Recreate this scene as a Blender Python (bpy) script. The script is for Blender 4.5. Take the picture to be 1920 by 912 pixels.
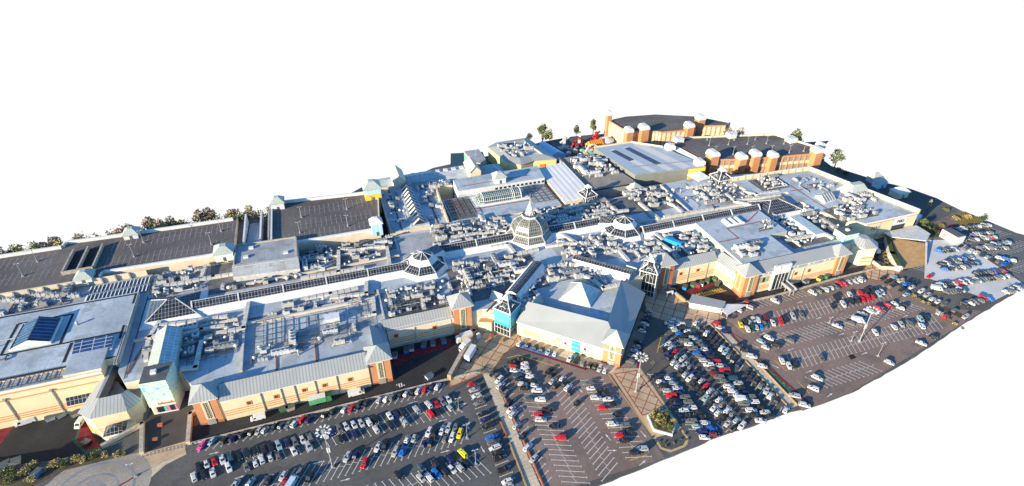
import bpy, math, random
from mathutils import Vector, Matrix
for o in list(bpy.data.objects): bpy.data.objects.remove(o)
S = bpy.context.scene
R = math.radians
# ------------------------------------------------------------------ camera
CAMH, PITCH, YAW, FPX = 165.0, 33.333, 18.6, 1101.0
cd = bpy.data.cameras.new('camera'); cam = bpy.data.objects.new('camera', cd); S.collection.objects.link(cam)
cam.location = (0, 0, CAMH); cam.rotation_euler = (R(90-PITCH), 0, R(-YAW))
cd.sensor_width = 36; cd.lens = 36*FPX/1920; cd.clip_start = 1; cd.clip_end = 3000
S.camera = cam
# ------------------------------------------------------------------ sky, sun, exposure
SUN_EL, SUN_AZ = 15.0, 23.0            # light travels towards +X, 24 degrees to +Y
w = bpy.data.worlds.new('World'); S.world = w; w.use_nodes = True
nt = w.node_tree; nt.nodes.clear()
out = nt.nodes.new('ShaderNodeOutputWorld'); mixs = nt.nodes.new('ShaderNodeMixShader')
b1 = nt.nodes.new('ShaderNodeBackground'); b2 = nt.nodes.new('ShaderNodeBackground')
sky = nt.nodes.new('ShaderNodeTexSky'); sky.sky_type = 'NISHITA'; sky.sun_disc = False
sky.sun_elevation = R(SUN_EL); sky.sun_rotation = R(270-SUN_AZ)
sky.air_density = 1.0; sky.dust_density = 0.6; sky.ozone_density = 1.5
tint = nt.nodes.new('ShaderNodeMix'); tint.data_type = 'RGBA'; tint.blend_type = 'MULTIPLY'; tint.inputs['Factor'].default_value = 1
nt.links.new(sky.outputs[0], tint.inputs['A']); tint.inputs['B'].default_value = (.42, .80, 1.15, 1)
nt.links.new(tint.outputs['Result'], b1.inputs[0]); b1.inputs[1].default_value = 0.115
b2.inputs[0].default_value = (1, 1, 1, 1); b2.inputs[1].default_value = 0.46
tc = nt.nodes.new('ShaderNodeTexCoord'); sx = nt.nodes.new('ShaderNodeSeparateXYZ')
lt = nt.nodes.new('ShaderNodeMath'); lt.operation = 'LESS_THAN'; lt.inputs[1].default_value = 0.0
nt.links.new(tc.outputs['Generated'], sx.inputs[0]); nt.links.new(sx.outputs[2], lt.inputs[0])
nt.links.new(lt.outputs[0], mixs.inputs[0]); nt.links.new(b1.outputs[0], mixs.inputs[1]); nt.links.new(b2.outputs[0], mixs.inputs[2])
nt.links.new(mixs.outputs[0], out.inputs[0])
sd = bpy.data.lights.new('sun', 'SUN'); sun = bpy.data.objects.new('sun', sd); S.collection.objects.link(sun)
sd.energy = 5.0; sd.angle = R(0.5); sd.color = (1.0, 0.81, 0.54)
dv = Vector((math.cos(R(SUN_AZ))*math.cos(R(SUN_EL)), math.sin(R(SUN_AZ))*math.cos(R(SUN_EL)), -math.sin(R(SUN_EL))))
sun.rotation_euler = dv.to_track_quat('-Z', 'Y').to_euler()
S.view_settings.view_transform = 'Standard'; S.view_settings.look = 'None'
S.view_settings.exposure = 1.2; S.view_settings.gamma = 1.0; S.view_settings.use_curve_mapping = False
rng = random.Random(7)

# ------------------------------------------------------------------ helpers
_c, _s = math.cos(R(PITCH)), math.sin(R(PITCH)); _cy, _sy = math.cos(R(YAW)), math.sin(R(YAW))
def G(px, py, z=0.0):
    """survey: where the photo's sight line through (px,py) meets the level z"""
    u = (px-960.0)/FPX; v = -(py-456.0)/FPX
    d = (u, _c+v*_s, -_s+v*_c); t = (z-CAMH)/d[2]
    X, Y = d[0]*t, d[1]*t
    return (X*_cy+Y*_sy, -X*_sy+Y*_cy)
def V3(p, z): return (p[0], p[1], z)

class MB:
    def __init__(s): s.v = []; s.f = []; s.m = []
    def face(s, pts, m=0):
        i = len(s.v); s.v += [tuple(p) for p in pts]; s.f.append(tuple(range(i, i+len(pts)))); s.m.append(m); return s
    def prism(s, poly, z0, z1, m=0, mt=None, bottom=False):
        a = sum(poly[i][0]*poly[(i+1) % len(poly)][1]-poly[(i+1) % len(poly)][0]*poly[i][1] for i in range(len(poly)))
        if a < 0: poly = poly[::-1]
        i = len(s.v); n = len(poly)
        s.v += [(p[0], p[1], z0) for p in poly]+[(p[0], p[1], z1) for p in poly]
        for k in range(n):
            k2 = (k+1) % n; s.f.append((i+k, i+k2, i+n+k2, i+n+k)); s.m.append(m)
        s.f.append(tuple(range(i+n, i+2*n))); s.m.append(m if mt is None else mt)
        if bottom: s.f.append(tuple(range(i+n-1, i-1, -1))); s.m.append(m)
        return s
    def box(s, x0, y0, z0, x1, y1, z1, m=0, mt=None):
        x0, x1 = min(x0, x1), max(x0, x1); y0, y1 = min(y0, y1), max(y0, y1)
        return s.prism([(x0, y0), (x1, y0), (x1, y1), (x0, y1)], z0, z1, m, mt, True)
    def obox(s, cx, cy, a, lx, ly, z0, z1, m=0, mt=None):
        c, sn = math.cos(a), math.sin(a)
        P = [(cx+x*c-y*sn, cy+x*sn+y*c) for x, y in ((-lx/2, -ly/2), (lx/2, -ly/2), (lx/2, ly/2), (-lx/2, ly/2))]
        return s.prism(P, z0, z1, m, mt, True)
    def frustum(s, p0, z0, p1, z1, m=0, mt=None, cap=True):
        """p0 and p1: matching loops (counter-clockwise)"""
        n = len(p0); i = len(s.v)
        s.v += [(p[0], p[1], z0) for p in p0]+[(p[0], p[1], z1) for p in p1]
        for k in range(n):
            k2 = (k+1) % n; s.f.append((i+k, i+k2, i+n+k2, i+n+k)); s.m.append(m)
        if cap: s.f.append(tuple(range(i+n, i+2*n))); s.m.append(m if mt is None else mt)
        return s
    def pyramid(s, poly, z0, apex, m=0):
        n = len(poly)
        for k in range(n): s.face([V3(poly[k], z0), V3(poly[(k+1) % n], z0), apex], m)
        return s
    def bar(s, p, q, w, h, m=0):
        p, q = Vector(p), Vector(q); d = q-p
        if d.length < 1e-4: return s
        d.normalize(); up = Vector((0, 0, 1))
        if abs(d.z) > .95: up = Vector((1, 0, 0))
        a = d.cross(up).normalized()*w/2; b = a.cross(d).normalized()*h/2
        i = len(s.v)
        for e in (p, q):
            for u, v_ in ((-1, -1), (1, -1), (1, 1), (-1, 1)): s.v.append(tuple(e+a*u+b*v_))
        for k in range(4): s.f.append((i+k, i+(k+1) % 4, i+4+(k+1) % 4, i+4+k)); s.m.append(m)
        s.f.append((i+3, i+2, i+1, i)); s.f.append((i+4, i+5, i+6, i+7)); s.m += [m, m]
        return s
    def tube(s, p, q, r0, r1=None, n=8, m=0, cap=True):
        r1 = r0 if r1 is None else r1
        p, q = Vector(p), Vector(q); d = (q-p).normalized()
        up = Vector((0, 0, 1)) if abs(d.z) < .95 else Vector((1, 0, 0))
        a = d.cross(up).normalized(); b = a.cross(d)
        i = len(s.v)
        for e, r in ((p, r0), (q, r1)):
            for k in range(n):
                t = 2*math.pi*k/n; s.v.append(tuple(e+a*math.cos(t)*r+b*math.sin(t)*r))
        for k in range(n): s.f.append((i+k, i+(k+1) % n, i+n+(k+1) % n, i+n+k)); s.m.append(m)
        if cap: s.f.append(tuple(range(i+n-1, i-1, -1))); s.f.append(tuple(range(i+n, i+2*n))); s.m += [m, m]
        return s
    def path(s, pts, w, h, m=0):
        for a, b in zip(pts, pts[1:]): s.bar(a, b, w, h, m)
        return s
    def mesh(s, name, mats, smooth=False):
        me = bpy.data.meshes.new(name); me.from_pydata(s.v, [], s.f)
        for m in (mats if isinstance(mats, (list, tuple)) else [mats]): me.materials.append(m)
        me.polygons.foreach_set('material_index', s.m)
        if smooth: me.polygons.foreach_set('use_smooth', [True]*len(s.f))
        uv = me.uv_layers.new(name='UVMap'); data = [0.0]*(2*len(me.loops)); vs = me.vertices
        for p in me.polygons:
            n = p.normal
            hx, hy = -n.y, n.x; L = math.hypot(hx, hy)
            if L < .02: U = (1, 0, 0); W = (0, 1, 0)
            else:
                U = (hx/L, hy/L, 0)
                W = (n.y*U[2]-n.z*U[1], n.z*U[0]-n.x*U[2], n.x*U[1]-n.y*U[0])
            for li in p.loop_indices:
                co = vs[me.loops[li].vertex_index].co
                data[2*li] = co.x*U[0]+co.y*U[1]; data[2*li+1] = co.x*W[0]+co.y*W[1]+co.z*W[2]
        uv.data.foreach_set('uv', data)
        me.update(); return me
    def build(s, name, mats, parent=None, smooth=False):
        o = bpy.data.objects.new(name, s.mesh(name, mats, smooth)); S.collection.objects.link(o)
        if parent is not None: o.parent = parent
        return o
def tag(o, label=None, cat=None, group=None, kind=None):
    if label: o['label'] = label
    if cat: o['category'] = cat
    if group: o['group'] = group
    if kind: o['kind'] = kind
    return o
def empty(name, loc=(0, 0, 0), label=None, cat=None, group=None, parent=None):
    o = bpy.data.objects.new(name, None); S.collection.objects.link(o); o.location = loc; o.empty_display_size = .5
    if parent is not None: o.parent = parent
    return tag(o, label, cat, group)
ORD = ['first', 'second', 'third', 'fourth', 'fifth', 'sixth', 'seventh', 'eighth', 'ninth', 'tenth', 'eleventh', 'twelfth', 'thirteenth', 'fourteenth',
       'fifteenth', 'sixteenth', 'seventeenth', 'eighteenth', 'nineteenth', 'twentieth'] + ['%dst' % n if n % 10 == 1 else '%dnd' % n if n % 10 == 2 else '%drd' % n if n % 10 == 3 else '%dth' % n for n in range(21, 99)]

# ------------------------------------------------------------------ materials
def mat(name, col, rough=.8, amt=.12, scale=.35, seam=None, spec=.3, metal=0.0, fine=.10, fscale=2.5, bump=0.0, spots=None, wave=None, objcol=False):
    """procedural: base colour, two noises of wear, optional seams (w,h,size,colour,offset) and ribs (spacing,colour)"""
    m = bpy.data.materials.new(name); m.use_nodes = True; t = m.node_tree; N = t.nodes; Lk = t.links
    p = N['Principled BSDF']; p.inputs['Roughness'].default_value = rough; p.inputs['Metallic'].default_value = metal
    p.inputs['Specular IOR Level'].default_value = spec
    co = N.new('ShaderNodeTexCoord'); uv = co.outputs['UV']; ob = co.outputs['Object']
    def mix(fac, a, b, mode='MIX'):
        x = N.new('ShaderNodeMix'); x.data_type = 'RGBA'; x.blend_type = mode; x.clamp_result = False
        for sk, val in ((x.inputs['Factor'], fac), (x.inputs['A'], a), (x.inputs['B'], b)):
            if hasattr(val, 'is_linked') or hasattr(val, 'links'): Lk.new(val, sk)
            else: sk.default_value = val if not isinstance(val, tuple) else (val+(1,))[:4]
        return x.outputs['Result']
    def noise(sc, det=4, v=None):
        n = N.new('ShaderNodeTexNoise'); n.inputs['Scale'].default_value = sc; n.inputs['Detail'].default_value = det
        Lk.new(ob if v is None else v, n.inputs['Vector']); return n.outputs['Fac']
    def ramp(f, a, b):
        r = N.new('ShaderNodeMapRange'); r.inputs[1].default_value = a; r.inputs[2].default_value = b; Lk.new(f, r.inputs[0]); return r.outputs[0]
    if objcol:
        oi = N.new('ShaderNodeObjectInfo'); c = oi.outputs['Color']
    else:
        c = mix(ramp(noise(scale), .3, .7), tuple(x*(1-amt) for x in col), tuple(min(1, x*(1+amt)) for x in col))
    if fine: c = mix(ramp(noise(fscale, 6), .25, .75), mix(fine, c, (0, 0, 0)), c)
    if spots:
        sc, thr, scol, st = spots
        f = N.new('ShaderNodeMath'); f.operation = 'MULTIPLY'; f.inputs[1].default_value = st
        Lk.new(ramp(noise(sc, 6), thr, thr+.08), f.inputs[0]); c = mix(f.outputs[0], c, scol)
    if wave:
        sp, wcol = wave[:2]
        s = N.new('ShaderNodeSeparateXYZ'); Lk.new(uv, s.inputs[0])
        a = N.new('ShaderNodeMath'); a.operation = 'MULTIPLY'; a.inputs[1].default_value = 1/sp; Lk.new(s.outputs[1 if len(wave) > 2 and wave[2] == 'v' else 0], a.inputs[0])
        b = N.new('ShaderNodeMath'); b.operation = 'FRACT'; Lk.new(a.outputs[0], b.inputs[0])
        g = N.new('ShaderNodeMath'); g.operation = 'LESS_THAN'; g.inputs[1].default_value = wave[3] if len(wave) > 3 else .28; Lk.new(b.outputs[0], g.inputs[0])
        c = mix(g.outputs[0], c, wcol)
        if not bump: bump = .0
    if seam:
        bw, bh, ms, scol = seam[:4]; off = seam[4] if len(seam) > 4 else 0.0
        bt = N.new('ShaderNodeTexBrick'); bt.offset = off; Lk.new(uv, bt.inputs['Vector'])
        bt.inputs['Scale'].default_value = 1.0; bt.inputs['Brick Width'].default_value = bw; bt.inputs['Row Height'].default_value = bh
        bt.inputs['Mortar Size'].default_value = ms; bt.inputs['Mortar Smooth'].default_value = .0
        c2 = c
        if len(seam) > 5:
            bt.inputs['Color1'].default_value = (1, 1, 1, 1); bt.inputs['Color2'].default_value = (seam[5],)*3+(1,); bt.inputs['Mortar'].default_value = (1, 1, 1, 1)
            c2 = mix(1.0, c, bt.outputs['Color'], 'MULTIPLY')
        c = mix(bt.outputs['Fac'], c2, scol)
        if rough < .35:
            r = N.new('ShaderNodeMix'); Lk.new(bt.outputs['Fac'], r.inputs[0]); r.inputs[2].default_value = rough; r.inputs[3].default_value = .6; Lk.new(r.outputs[0], p.inputs['Roughness'])
    Lk.new(c, p.inputs['Base Color'])
    if bump:
        bn = N.new('ShaderNodeBump'); bn.inputs['Strength'].default_value = bump; bn.inputs['Distance'].default_value = .3
        Lk.new(noise(fscale*.8, 5), bn.inputs['Height']); Lk.new(bn.outputs[0], p.inputs['Normal'])
    return m
M = {}
M['tarmac'] = mat('dark_tarmac', (.118, .116, .112), .85, .28, .04, fine=.35, fscale=1.1, spots=(.13, .57, (.07, .07, .07), .7))
M['tarmac_brown'] = mat('brown_block_paving', (.25, .182, .155), .85, .22, .035, fine=.3, fscale=1.0, spots=(.11, .56, (.13, .11, .10), .75))
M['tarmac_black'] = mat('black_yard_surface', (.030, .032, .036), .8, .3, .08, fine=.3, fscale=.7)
M['tarmac_pale'] = mat('pale_concrete_surface', (.56, .57, .58), .85, .14, .05, fine=.15, spots=(.07, .58, (.22, .22, .22), .6))
M['deck'] = mat('garage_deck_asphalt', (.135, .124, .122), .85, .25, .05, fine=.3, fscale=.8, spots=(.1, .6, (.085, .075, .07), .5), seam=(7, 14, .10, (.075, .07, .07)))
M['line'] = mat('white_road_paint', (.62, .62, .60), .7, .15, 1.0, fine=.2)
M['yellow_line'] = mat('yellow_road_paint', (.60, .36, .05), .7, .15, 1.0)
M['red_line'] = mat('red_road_paint', (.19, .02, .03), .8, .3, .5, fine=.3)
M['green_surface'] = mat('green_road_paint', (.03, .09, .05), .8, .3, .3)
M['stone'] = mat('tan_stone_paving', (.48, .36, .24), .8, .18, .15, fine=.2, fscale=1.2)
M['stone_pale'] = mat('pale_stone_paving', (.56, .48, .36), .8, .15, .12, fine=.2, fscale=1.0, seam=(2.2, 1.4, .05, (.30, .25, .19), .5))
M['brickline'] = mat('red_brick_paving', (.30, .085, .05), .85, .2, .8)
M['roof'] = mat('pale_roof_membrane', (.46, .535, .60), .65, .18, .05, fine=.28, fscale=1.1, seam=(5, 9, .09, (.30, .34, .38), 0, .9), spots=(.16, .53, (.28, .32, .36), .75))
M['roof_dirty_shade'] = mat('weathered_shaded_roof_membrane', (.36, .39, .42), .75, .2, .12, fine=.3, fscale=1.2, seam=(3, 5, .08, (.25, .26, .28)), spots=(.2, .55, (.22, .22, .22), .7))
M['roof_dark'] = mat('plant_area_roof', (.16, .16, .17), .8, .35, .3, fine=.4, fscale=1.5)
M['roof_tan_arch_shade'] = mat('stained_roof_arch_shade', (.30, .27, .24), .8, .25, .08, fine=.3, spots=(.1, .58, (.16, .14, .13), .7))
M['metal_roof'] = mat('grey_standing_seam_roof', (.33, .35, .36), .45, .08, .15, wave=(1.1, (.22, .235, .245)), fine=.08, spec=.4)
M['metal_roof_smooth'] = mat('grey_metal_roof', (.32, .345, .36), .5, .08, .12, wave=(.8, (.28, .30, .315)), fine=.06, spec=.4)
M['metal_roof_green'] = mat('pale_green_metal_roof', (.40, .445, .42), .5, .1, .3, wave=(1.0, (.32, .37, .35)), fine=.1)
M['white_ribbed'] = mat('white_ribbed_roof', (.60, .62, .64), .5, .06, .2, wave=(3.0, (.42, .46, .52), 'v', .35), fine=.05)
M['cream'] = mat('cream_render', (.65, .56, .38), .8, .07, .15, fine=.1, fscale=.8)
M['cream_pale'] = mat('pale_cream_render', (.64, .56, .44), .8, .1, .2, fine=.15)
M['tan_stripe'] = mat('tan_brick_band', (.56, .25, .11), .85, .12, .5)
M['orange_brick'] = mat('orange_brick', (.52, .24, .115), .85, .10, .3, fine=.15, seam=(1.2, .6, .04, (.50, .24, .12), .5))
M['red_brick'] = mat('red_brick', (.40, .14, .075), .85, .15, .3, fine=.2)
M['white'] = mat('white_painted_metal', (.66, .68, .69), .55, .08, .4, fine=.2, fscale=1.2)
M['white_dirty'] = mat('weathered_white_cladding', (.54, .56, .575), .7, .15, .5, fine=.3, fscale=2)
M['grey'] = mat('galvanised_grey', (.36, .37, .38), .5, .15, .5, fine=.25, metal=.2)
M['grey_dark'] = mat('dark_grey_metal', (.10, .105, .11), .6, .2, .5, fine=.2)
M['black'] = mat('black_gutter', (.018, .018, .02), .7, .2, .5)
M['duct'] = mat('cream_duct_cladding', (.57, .565, .53), .65, .12, .4, fine=.25, fscale=1.5, seam=(2.4, 30, .06, (.40, .37, .32)))
M['glazing'] = mat('dark_glazing_white_bars', (.030, .036, .050), .12, .5, .6, seam=(1.25, 1.75, .04, (.38, .39, .41), 0.0, .5), spec=.6, fine=0)
M['glazing_dome'] = mat('dome_glazing', (.11, .11, .098), .25, .3, .5, seam=(1.0, 1.5, .055, (.38, .38, .36), 0.0, .6), spec=.6, fine=0)
M['glazing_barrel'] = mat('barrel_glazing', (.05, .085, .09), .12, .4, .7, seam=(1.1, 1.7, .08, (.58, .62, .60), 0.0, .5), spec=.6, fine=0)
M['glazing_blue'] = mat('blue_skylight_glazing', (.03, .07, .19), .15, .4, .4, seam=(30, 1.7, .10, (.42, .48, .56), 0.0, .6), spec=.6, fine=0)
M['glazing_pale'] = mat('pale_blue_glazing', (.33, .44, .48), .2, .15, .5, seam=(1.6, 2.2, .08, (.60, .66, .68), 0.0, .85), spec=.5, fine=0)
M['glass'] = mat('dark_window_glass', (.022, .026, .03), .1, .3, .5, spec=.6, fine=0)
M['grille'] = mat('window_grille', (.03, .032, .035), .4, .2, .5, seam=(.62, .75, .07, (.52, .46, .34)), fine=0)
M['leafy'] = mat('green_blue_printed_cladding', (.46, .66, .56), .6, .05, .3, spots=(.9, .56, (.10, .34, .60), .85), fine=.05)
M['cyan'] = mat('cyan_banner', (.09, .40, .54), .6, .22, .35, spots=(.35, .60, (.35, .66, .72), .7), fine=.05)
M['solar'] = mat('solar_panel', (.02, .022, .05), .2, .2, .5, seam=(1.0, 1.6, .05, (.16, .17, .22)), spec=.6, fine=0)
M['hall_blue'] = mat('blue_grey_sheet_roof', (.36, .42, .49), .5, .06, .1, wave=(.9, (.33, .39, .46)), fine=.05)
M['hall_pale'] = mat('pale_sheet_roof', (.58, .56, .53), .55, .06, .1, wave=(.9, (.54, .52, .49)), fine=.05)
M['hall_wall'] = mat('olive_grey_wall', (.20, .21, .19), .7, .1, .2)
M['yellow'] = mat('yellow_cladding', (.72, .50, .10), .7, .06, .3)
M['teal'] = mat('teal_painted_wall', (.12, .42, .32), .7, .1, .3)
M['tent_blue'] = mat('blue_tent_canvas', (.38, .60, .82), .6, .06, .3, wave=(2.0, (.44, .64, .84)))
M['water'] = mat('lake_water', (.030, .058, .056), .25, .1, .05, spec=.3, fine=0)
M['paint'] = mat('car_paint', (.5, .5, .5), .28, 0, objcol=True, spec=.5, fine=.0)
M['carglass'] = mat('car_glass', (.02, .026, .032), .08, .2, 1.0, spec=.7, fine=0)
M['tyre'] = mat('tyre_rubber', (.018, .018, .02), .8, .1, 2)
M['rim'] = mat('alloy_rim', (.38, .38, .40), .35, .1, 2, metal=.5)
M['headlight'] = mat('headlight_lens', (.60, .62, .64), .15, .05, 3)
M['taillight'] = mat('tail_light_lens', (.35, .015, .015), .25, .05, 3)
M['blue'] = mat('bright_blue_paint', (.02, .22, .62), .5, .1, .5)
M['green'] = mat('green_paint', (.04, .22, .07), .6, .15, .5)
M['red'] = mat('red_paint', (.50, .025, .03), .55, .1, .5)
M['orange'] = mat('orange_paint', (.70, .20, .03), .6, .1, .5)
M['leaf_green'] = mat('green_foliage', (.15, .18, .06), .8, .45, .7, fine=.4, fscale=1.6)
M['leaf_dark'] = mat('dark_green_foliage', (.06, .09, .035), .8, .4, .7, fine=.4, fscale=1.6)
M['leaf_autumn'] = mat('autumn_foliage', (.40, .33, .13), .8, .4, .5, fine=.2, fscale=1.6)
M['leaf_brown'] = mat('bare_brown_twigs', (.36, .29, .22), .85, .35, .5, fine=.2, fscale=1.6)
M['bark'] = mat('bark', (.09, .065, .045), .9, .3, 2)
M['earth'] = mat('brown_earth', (.10, .085, .055), .9, .35, .12, fine=.4, fscale=.8)
M['grass'] = mat('rough_grass', (.075, .085, .03), .9, .4, .15, fine=.4, fscale=1.0)
M['slate'] = mat('grey_slate_bed', (.10, .105, .11), .8, .3, 1.0, fine=.5, fscale=2.5)
M['rubble'] = mat('pale_wall_coping', (.48, .44, .38), .85, .25, 1.2, fine=.5, fscale=2.0)
M['brick_tan'] = mat('golden_brick', (.48, .31, .15), .85, .15, .4, seam=(.9, .55, .07, (.30, .19, .10), .5, .75))
M['poster_food'] = mat('poster_print', (.70, .68, .60), .5, .1, .4, spots=(.7, .52, (.25, .40, .05), .9), fine=0)
M['poster_face'] = mat('pale_poster_print', (.74, .70, .66), .5, .12, .3, spots=(.6, .58, (.25, .20, .17), .8), fine=0)
M['canvas_orange'] = mat('striped_canvas', (.72, .42, .04), .7, .08, .5, wave=(1.6, (.55, .08, .02), 'u', .45))

# ================================================================== THE GROUND
def outline(pts, step=3.0, amp=.22):
    r = random.Random(3); o = []
    for a, b in zip(pts, pts[1:]):
        A, B = G(*a), G(*b); n = max(1, int(math.hypot(A[0]-B[0], A[1]-B[1])/step))
        for k in range(n):
            t = k/n; o.append((A[0]+(B[0]-A[0])*t+(r.uniform(-amp, amp) if k else 0), A[1]+(B[1]-A[1])*t+(r.uniform(-amp, amp) if k else 0)))
    return o
EDGE = [(-260, 1010), (700, 1080), (1010, 990), (1112, 914), (1180, 888), (1245, 861), (1322, 830), (1352, 812), (1400, 803), (1444, 786), (1482, 772), (1520, 764),
        (1560, 750), (1610, 730), (1680, 690), (1745, 650), (1800, 612), (1862, 574), (1925, 536), (2030, 480), (2020, 462), (1925, 442), (1885, 432), (1850, 418), (1800, 394), (1757, 372),
        (1740, 366), (1700, 352), (1640, 338), (1600, 326), (1560, 318)]
gp = outline(EDGE)
far = [G(1530, 290), (330, 290), (300, 296), (262, 310), (224, 342), (200, 347), (184, 352), (164, 354), (140, 352), (110, 344), (60, 336), (20, 312), (-20, 306), (-165, 306)]
notch = [(-170, 306), (-170, 188.4), (-86.2, 188.4), (-84, 182), (-79, 176), (-78.5, 169.6), (-86, 164.4), (-91, 162.6), (-103, 163), (-118.8, 165.5), (-170, 172), (-175, 160)]
mb = MB(); mb.prism(gp+far+notch, -.5, 0, 0); mb.build('ground', M['tarmac'])['kind'] = 'structure'
def halfplane(poly, a, b):
    """keep what lies left of the line a->b"""
    o = []; f = lambda p: (b[0]-a[0])*(p[1]-a[1])-(b[1]-a[1])*(p[0]-a[0])
    for p, q in zip(poly, poly[1:]+poly[:1]):
        fp, fq = f(p), f(q)
        if fp >= 0: o.append(p)
        if (fp >= 0) != (fq >= 0): t = fp/(fp-fq); o.append((p[0]+(q[0]-p[0])*t, p[1]+(q[1]-p[1])*t))
    return o
def sheet(name, poly, lvl, m, kind='structure', z0=0):
    if z0 == 0:
        poly = halfplane(list(poly), G(1610, 727), G(1925, 533)); poly = halfplane(poly, G(1925, 445), G(1757, 375))
        if not poly: return None
    o = MB().face([V3(p, z0+.006*lvl) for p in poly]).build(name, m); o['kind'] = kind; return o
def sheet_px(name, px, lvl, m): return sheet(name, [G(*p) for p in px], lvl, m)
mb = MB(); mb.prism([G(845, 288), G(905, 285), (93, 316), (70, 316), (70, 330)], -.3, .02); mb.prism([(-28, 304), (25, 304), (22, 330), (8, 319), (-8, 309)], -.3, .02)
mb.build('lake_water', M['water'])['kind'] = 'structure'
YD = -4.5                              # the left service yard lies lower
# car park surfaces
sheet('middle_car_park', [(45, 100), (86.5, 100), (86.5, 139), (91, 141.5), (84, 147), (70, 158), (62, 153), (47, 147), (45.2, 144)], 1, M['tarmac_brown'])
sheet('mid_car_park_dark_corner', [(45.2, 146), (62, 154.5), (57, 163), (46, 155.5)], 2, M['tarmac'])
big = [(147, 98), (247, 98), (238.5, 158), (215, 159.3), (158, 159.3), (150, 155)]
def clip_to_edge(poly):
    return poly
sheet('right_car_park', [G(1505, 771), G(1612, 729), G(1690, 682), G(1800, 611), G(1842, 583), (238, 130), (236.5, 158.5), (215, 160.2), (158, 158.2), (149, 157), (147.2, 150)], 1, M['tarmac_brown'])
sheet('middle_right_car_park', [G(1322, 829), G(1400, 802), G(1480, 771), (143, 150), (140, 156), (132, 153), (122, 150), (105, 146), (99, 139)], 1, mat('grey_brown_tarmac', (.105, .096, .092), .85, .25, .05, fine=.3, fscale=.8))
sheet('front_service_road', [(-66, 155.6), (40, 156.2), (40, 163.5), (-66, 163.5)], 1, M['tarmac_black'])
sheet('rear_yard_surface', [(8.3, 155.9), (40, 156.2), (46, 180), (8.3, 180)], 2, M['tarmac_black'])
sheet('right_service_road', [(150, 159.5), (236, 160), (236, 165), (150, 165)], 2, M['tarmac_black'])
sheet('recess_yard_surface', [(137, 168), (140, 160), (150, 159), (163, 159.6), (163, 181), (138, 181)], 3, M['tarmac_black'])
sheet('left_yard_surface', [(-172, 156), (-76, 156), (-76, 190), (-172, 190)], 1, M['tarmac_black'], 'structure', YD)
sheet('bridge_surface', [(-74.5, 155.5), (-61.5, 156), (-62, 181.6), (-77, 181.6), (-77.6, 170)], 2, mat('brown_bridge_surface', (.075, .068, .066), .85, .25, .1, fine=.3))
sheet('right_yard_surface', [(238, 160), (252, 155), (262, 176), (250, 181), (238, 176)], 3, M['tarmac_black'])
sheet('pale_car_park', [G(1733, 522), G(1860, 566), G(1925, 534), (293, 128), (299, 167), (279, 174), G(1736, 466)], 1, M['tarmac_pale'])
sheet('far_right_car_park', [(299.5, 168), (294.5, 130), (340, 130), (345, 170), (310, 186)], 1, mat('mid_grey_tarmac', (.12, .122, .126), .85, .2, .06, fine=.2))
sheet('access_road', [(238, 156), (246, 152), (256, 146), (268, 124), (262, 117), (250, 127), (239, 145)], 2, M['tarmac'])
sheet('ramp_road_right', [(290, 186), (330, 196), (300, 262), (278, 250)], 1, M['tarmac'])
# pavements and plazas
PL1 = [G(*p) for p in ((842, 727), (848, 690), (873, 640), (895, 605), (918, 590), (960, 600), (978, 640), (945, 664), (921, 697), (905, 701))]
sheet('plaza_paving', PL1, 4, M['stone'])
PL2 = [G(*p) for p in ((1213, 590), (1207, 560), (1220, 525), (1243, 538), (1262, 552), (1295, 570), (1330, 580), (1362, 596), (1300, 624))]
sheet('entrance_plaza_paving', PL2, 4, M['stone'])
sheet('walkway_paving', [(40.4, 155.4), (43.9, 154.9), (44.2, 100.5), (40.4, 100.5)], 4, M['stone_pale'])
sheet('right_walkway_paving', [(137.6, 156.2), (141.6, 157), (143.4, 150), (143.4, 104), (139.8, 104), (139.6, 150)], 4.6, M['stone_pale'])
ISL = [(86.9, 140.5), (92, 141), (99, 138.5), (98.4, 104), (95.5, 101.6), (89.5, 101.2), (87, 103.5)]
sheet('island_paving', ISL, 4, M['stone'])
sheet('shopfront_pavement', [(59.5, 168), (62, 171), (91, 142), (87, 139.5), (64, 162.5)], 5, M['stone_pale'])
sheet('corner_pavement', [(92, 141.5), (99, 138.5), (104, 147), (117, 164), (116, 169), (113, 166)], 5, mat('dim_stone_paving', (.24, .20, .17), .8, .2, .2, fine=.2))
sheet('slate_bed', [(88, 108), (97.5, 108), (97.6, 104.3), (95, 102.4), (90, 102), (87.8, 104)], 6, M['slate'])
sheet('lower_left_paving', [G(*p) for p in ((60, 925), (100, 902), (200, 868), (262, 852), (345, 836), (350, 852), (310, 872), (250, 925))], 3, M['stone_pale'])
sheet('bridge_head_paving', [G(*p) for p in ((262, 852), (312, 838), (350, 827), (346, 852), (285, 874), (240, 866))], 4, M['stone'])
sheet('crossing_plaza', [G(*p) for p in ((1620, 505), (1630, 490), (1650, 490), (1690, 508), (1682, 520), (1650, 527), (1625, 522))], 5, M['stone'])
CC = G(172, 928); WST = mat('worn_stone_paving', (.34, .31, .27), .85, .2, .12, fine=.3, fscale=1.2, seam=(1.8, 1.2, .05, (.22, .20, .18), .5)); BLU = mat('blue_grey_paving', (.20, .22, .25), .8, .2, .3)
for k, (r_, m_) in enumerate(((16.5, WST), (12.2, BLU), (11.4, WST), (7.6, BLU), (7.0, WST), (4.2, BLU))):
    sheet('circular_paving', [(CC[0]+r_*math.cos(R(a)), CC[1]+r_*math.sin(R(a))) for a in range(0, 360, 10) if CC[1]+r_*math.sin(R(a)) < 158.5], 5.4+k*.6, m_)
sheet('hedge_ground', [G(*p) for p in ((-60, 905), (-5, 884), (100, 871), (180, 856), (235, 856), (130, 880), (60, 912), (-60, 945))], 3, M['earth'])
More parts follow.
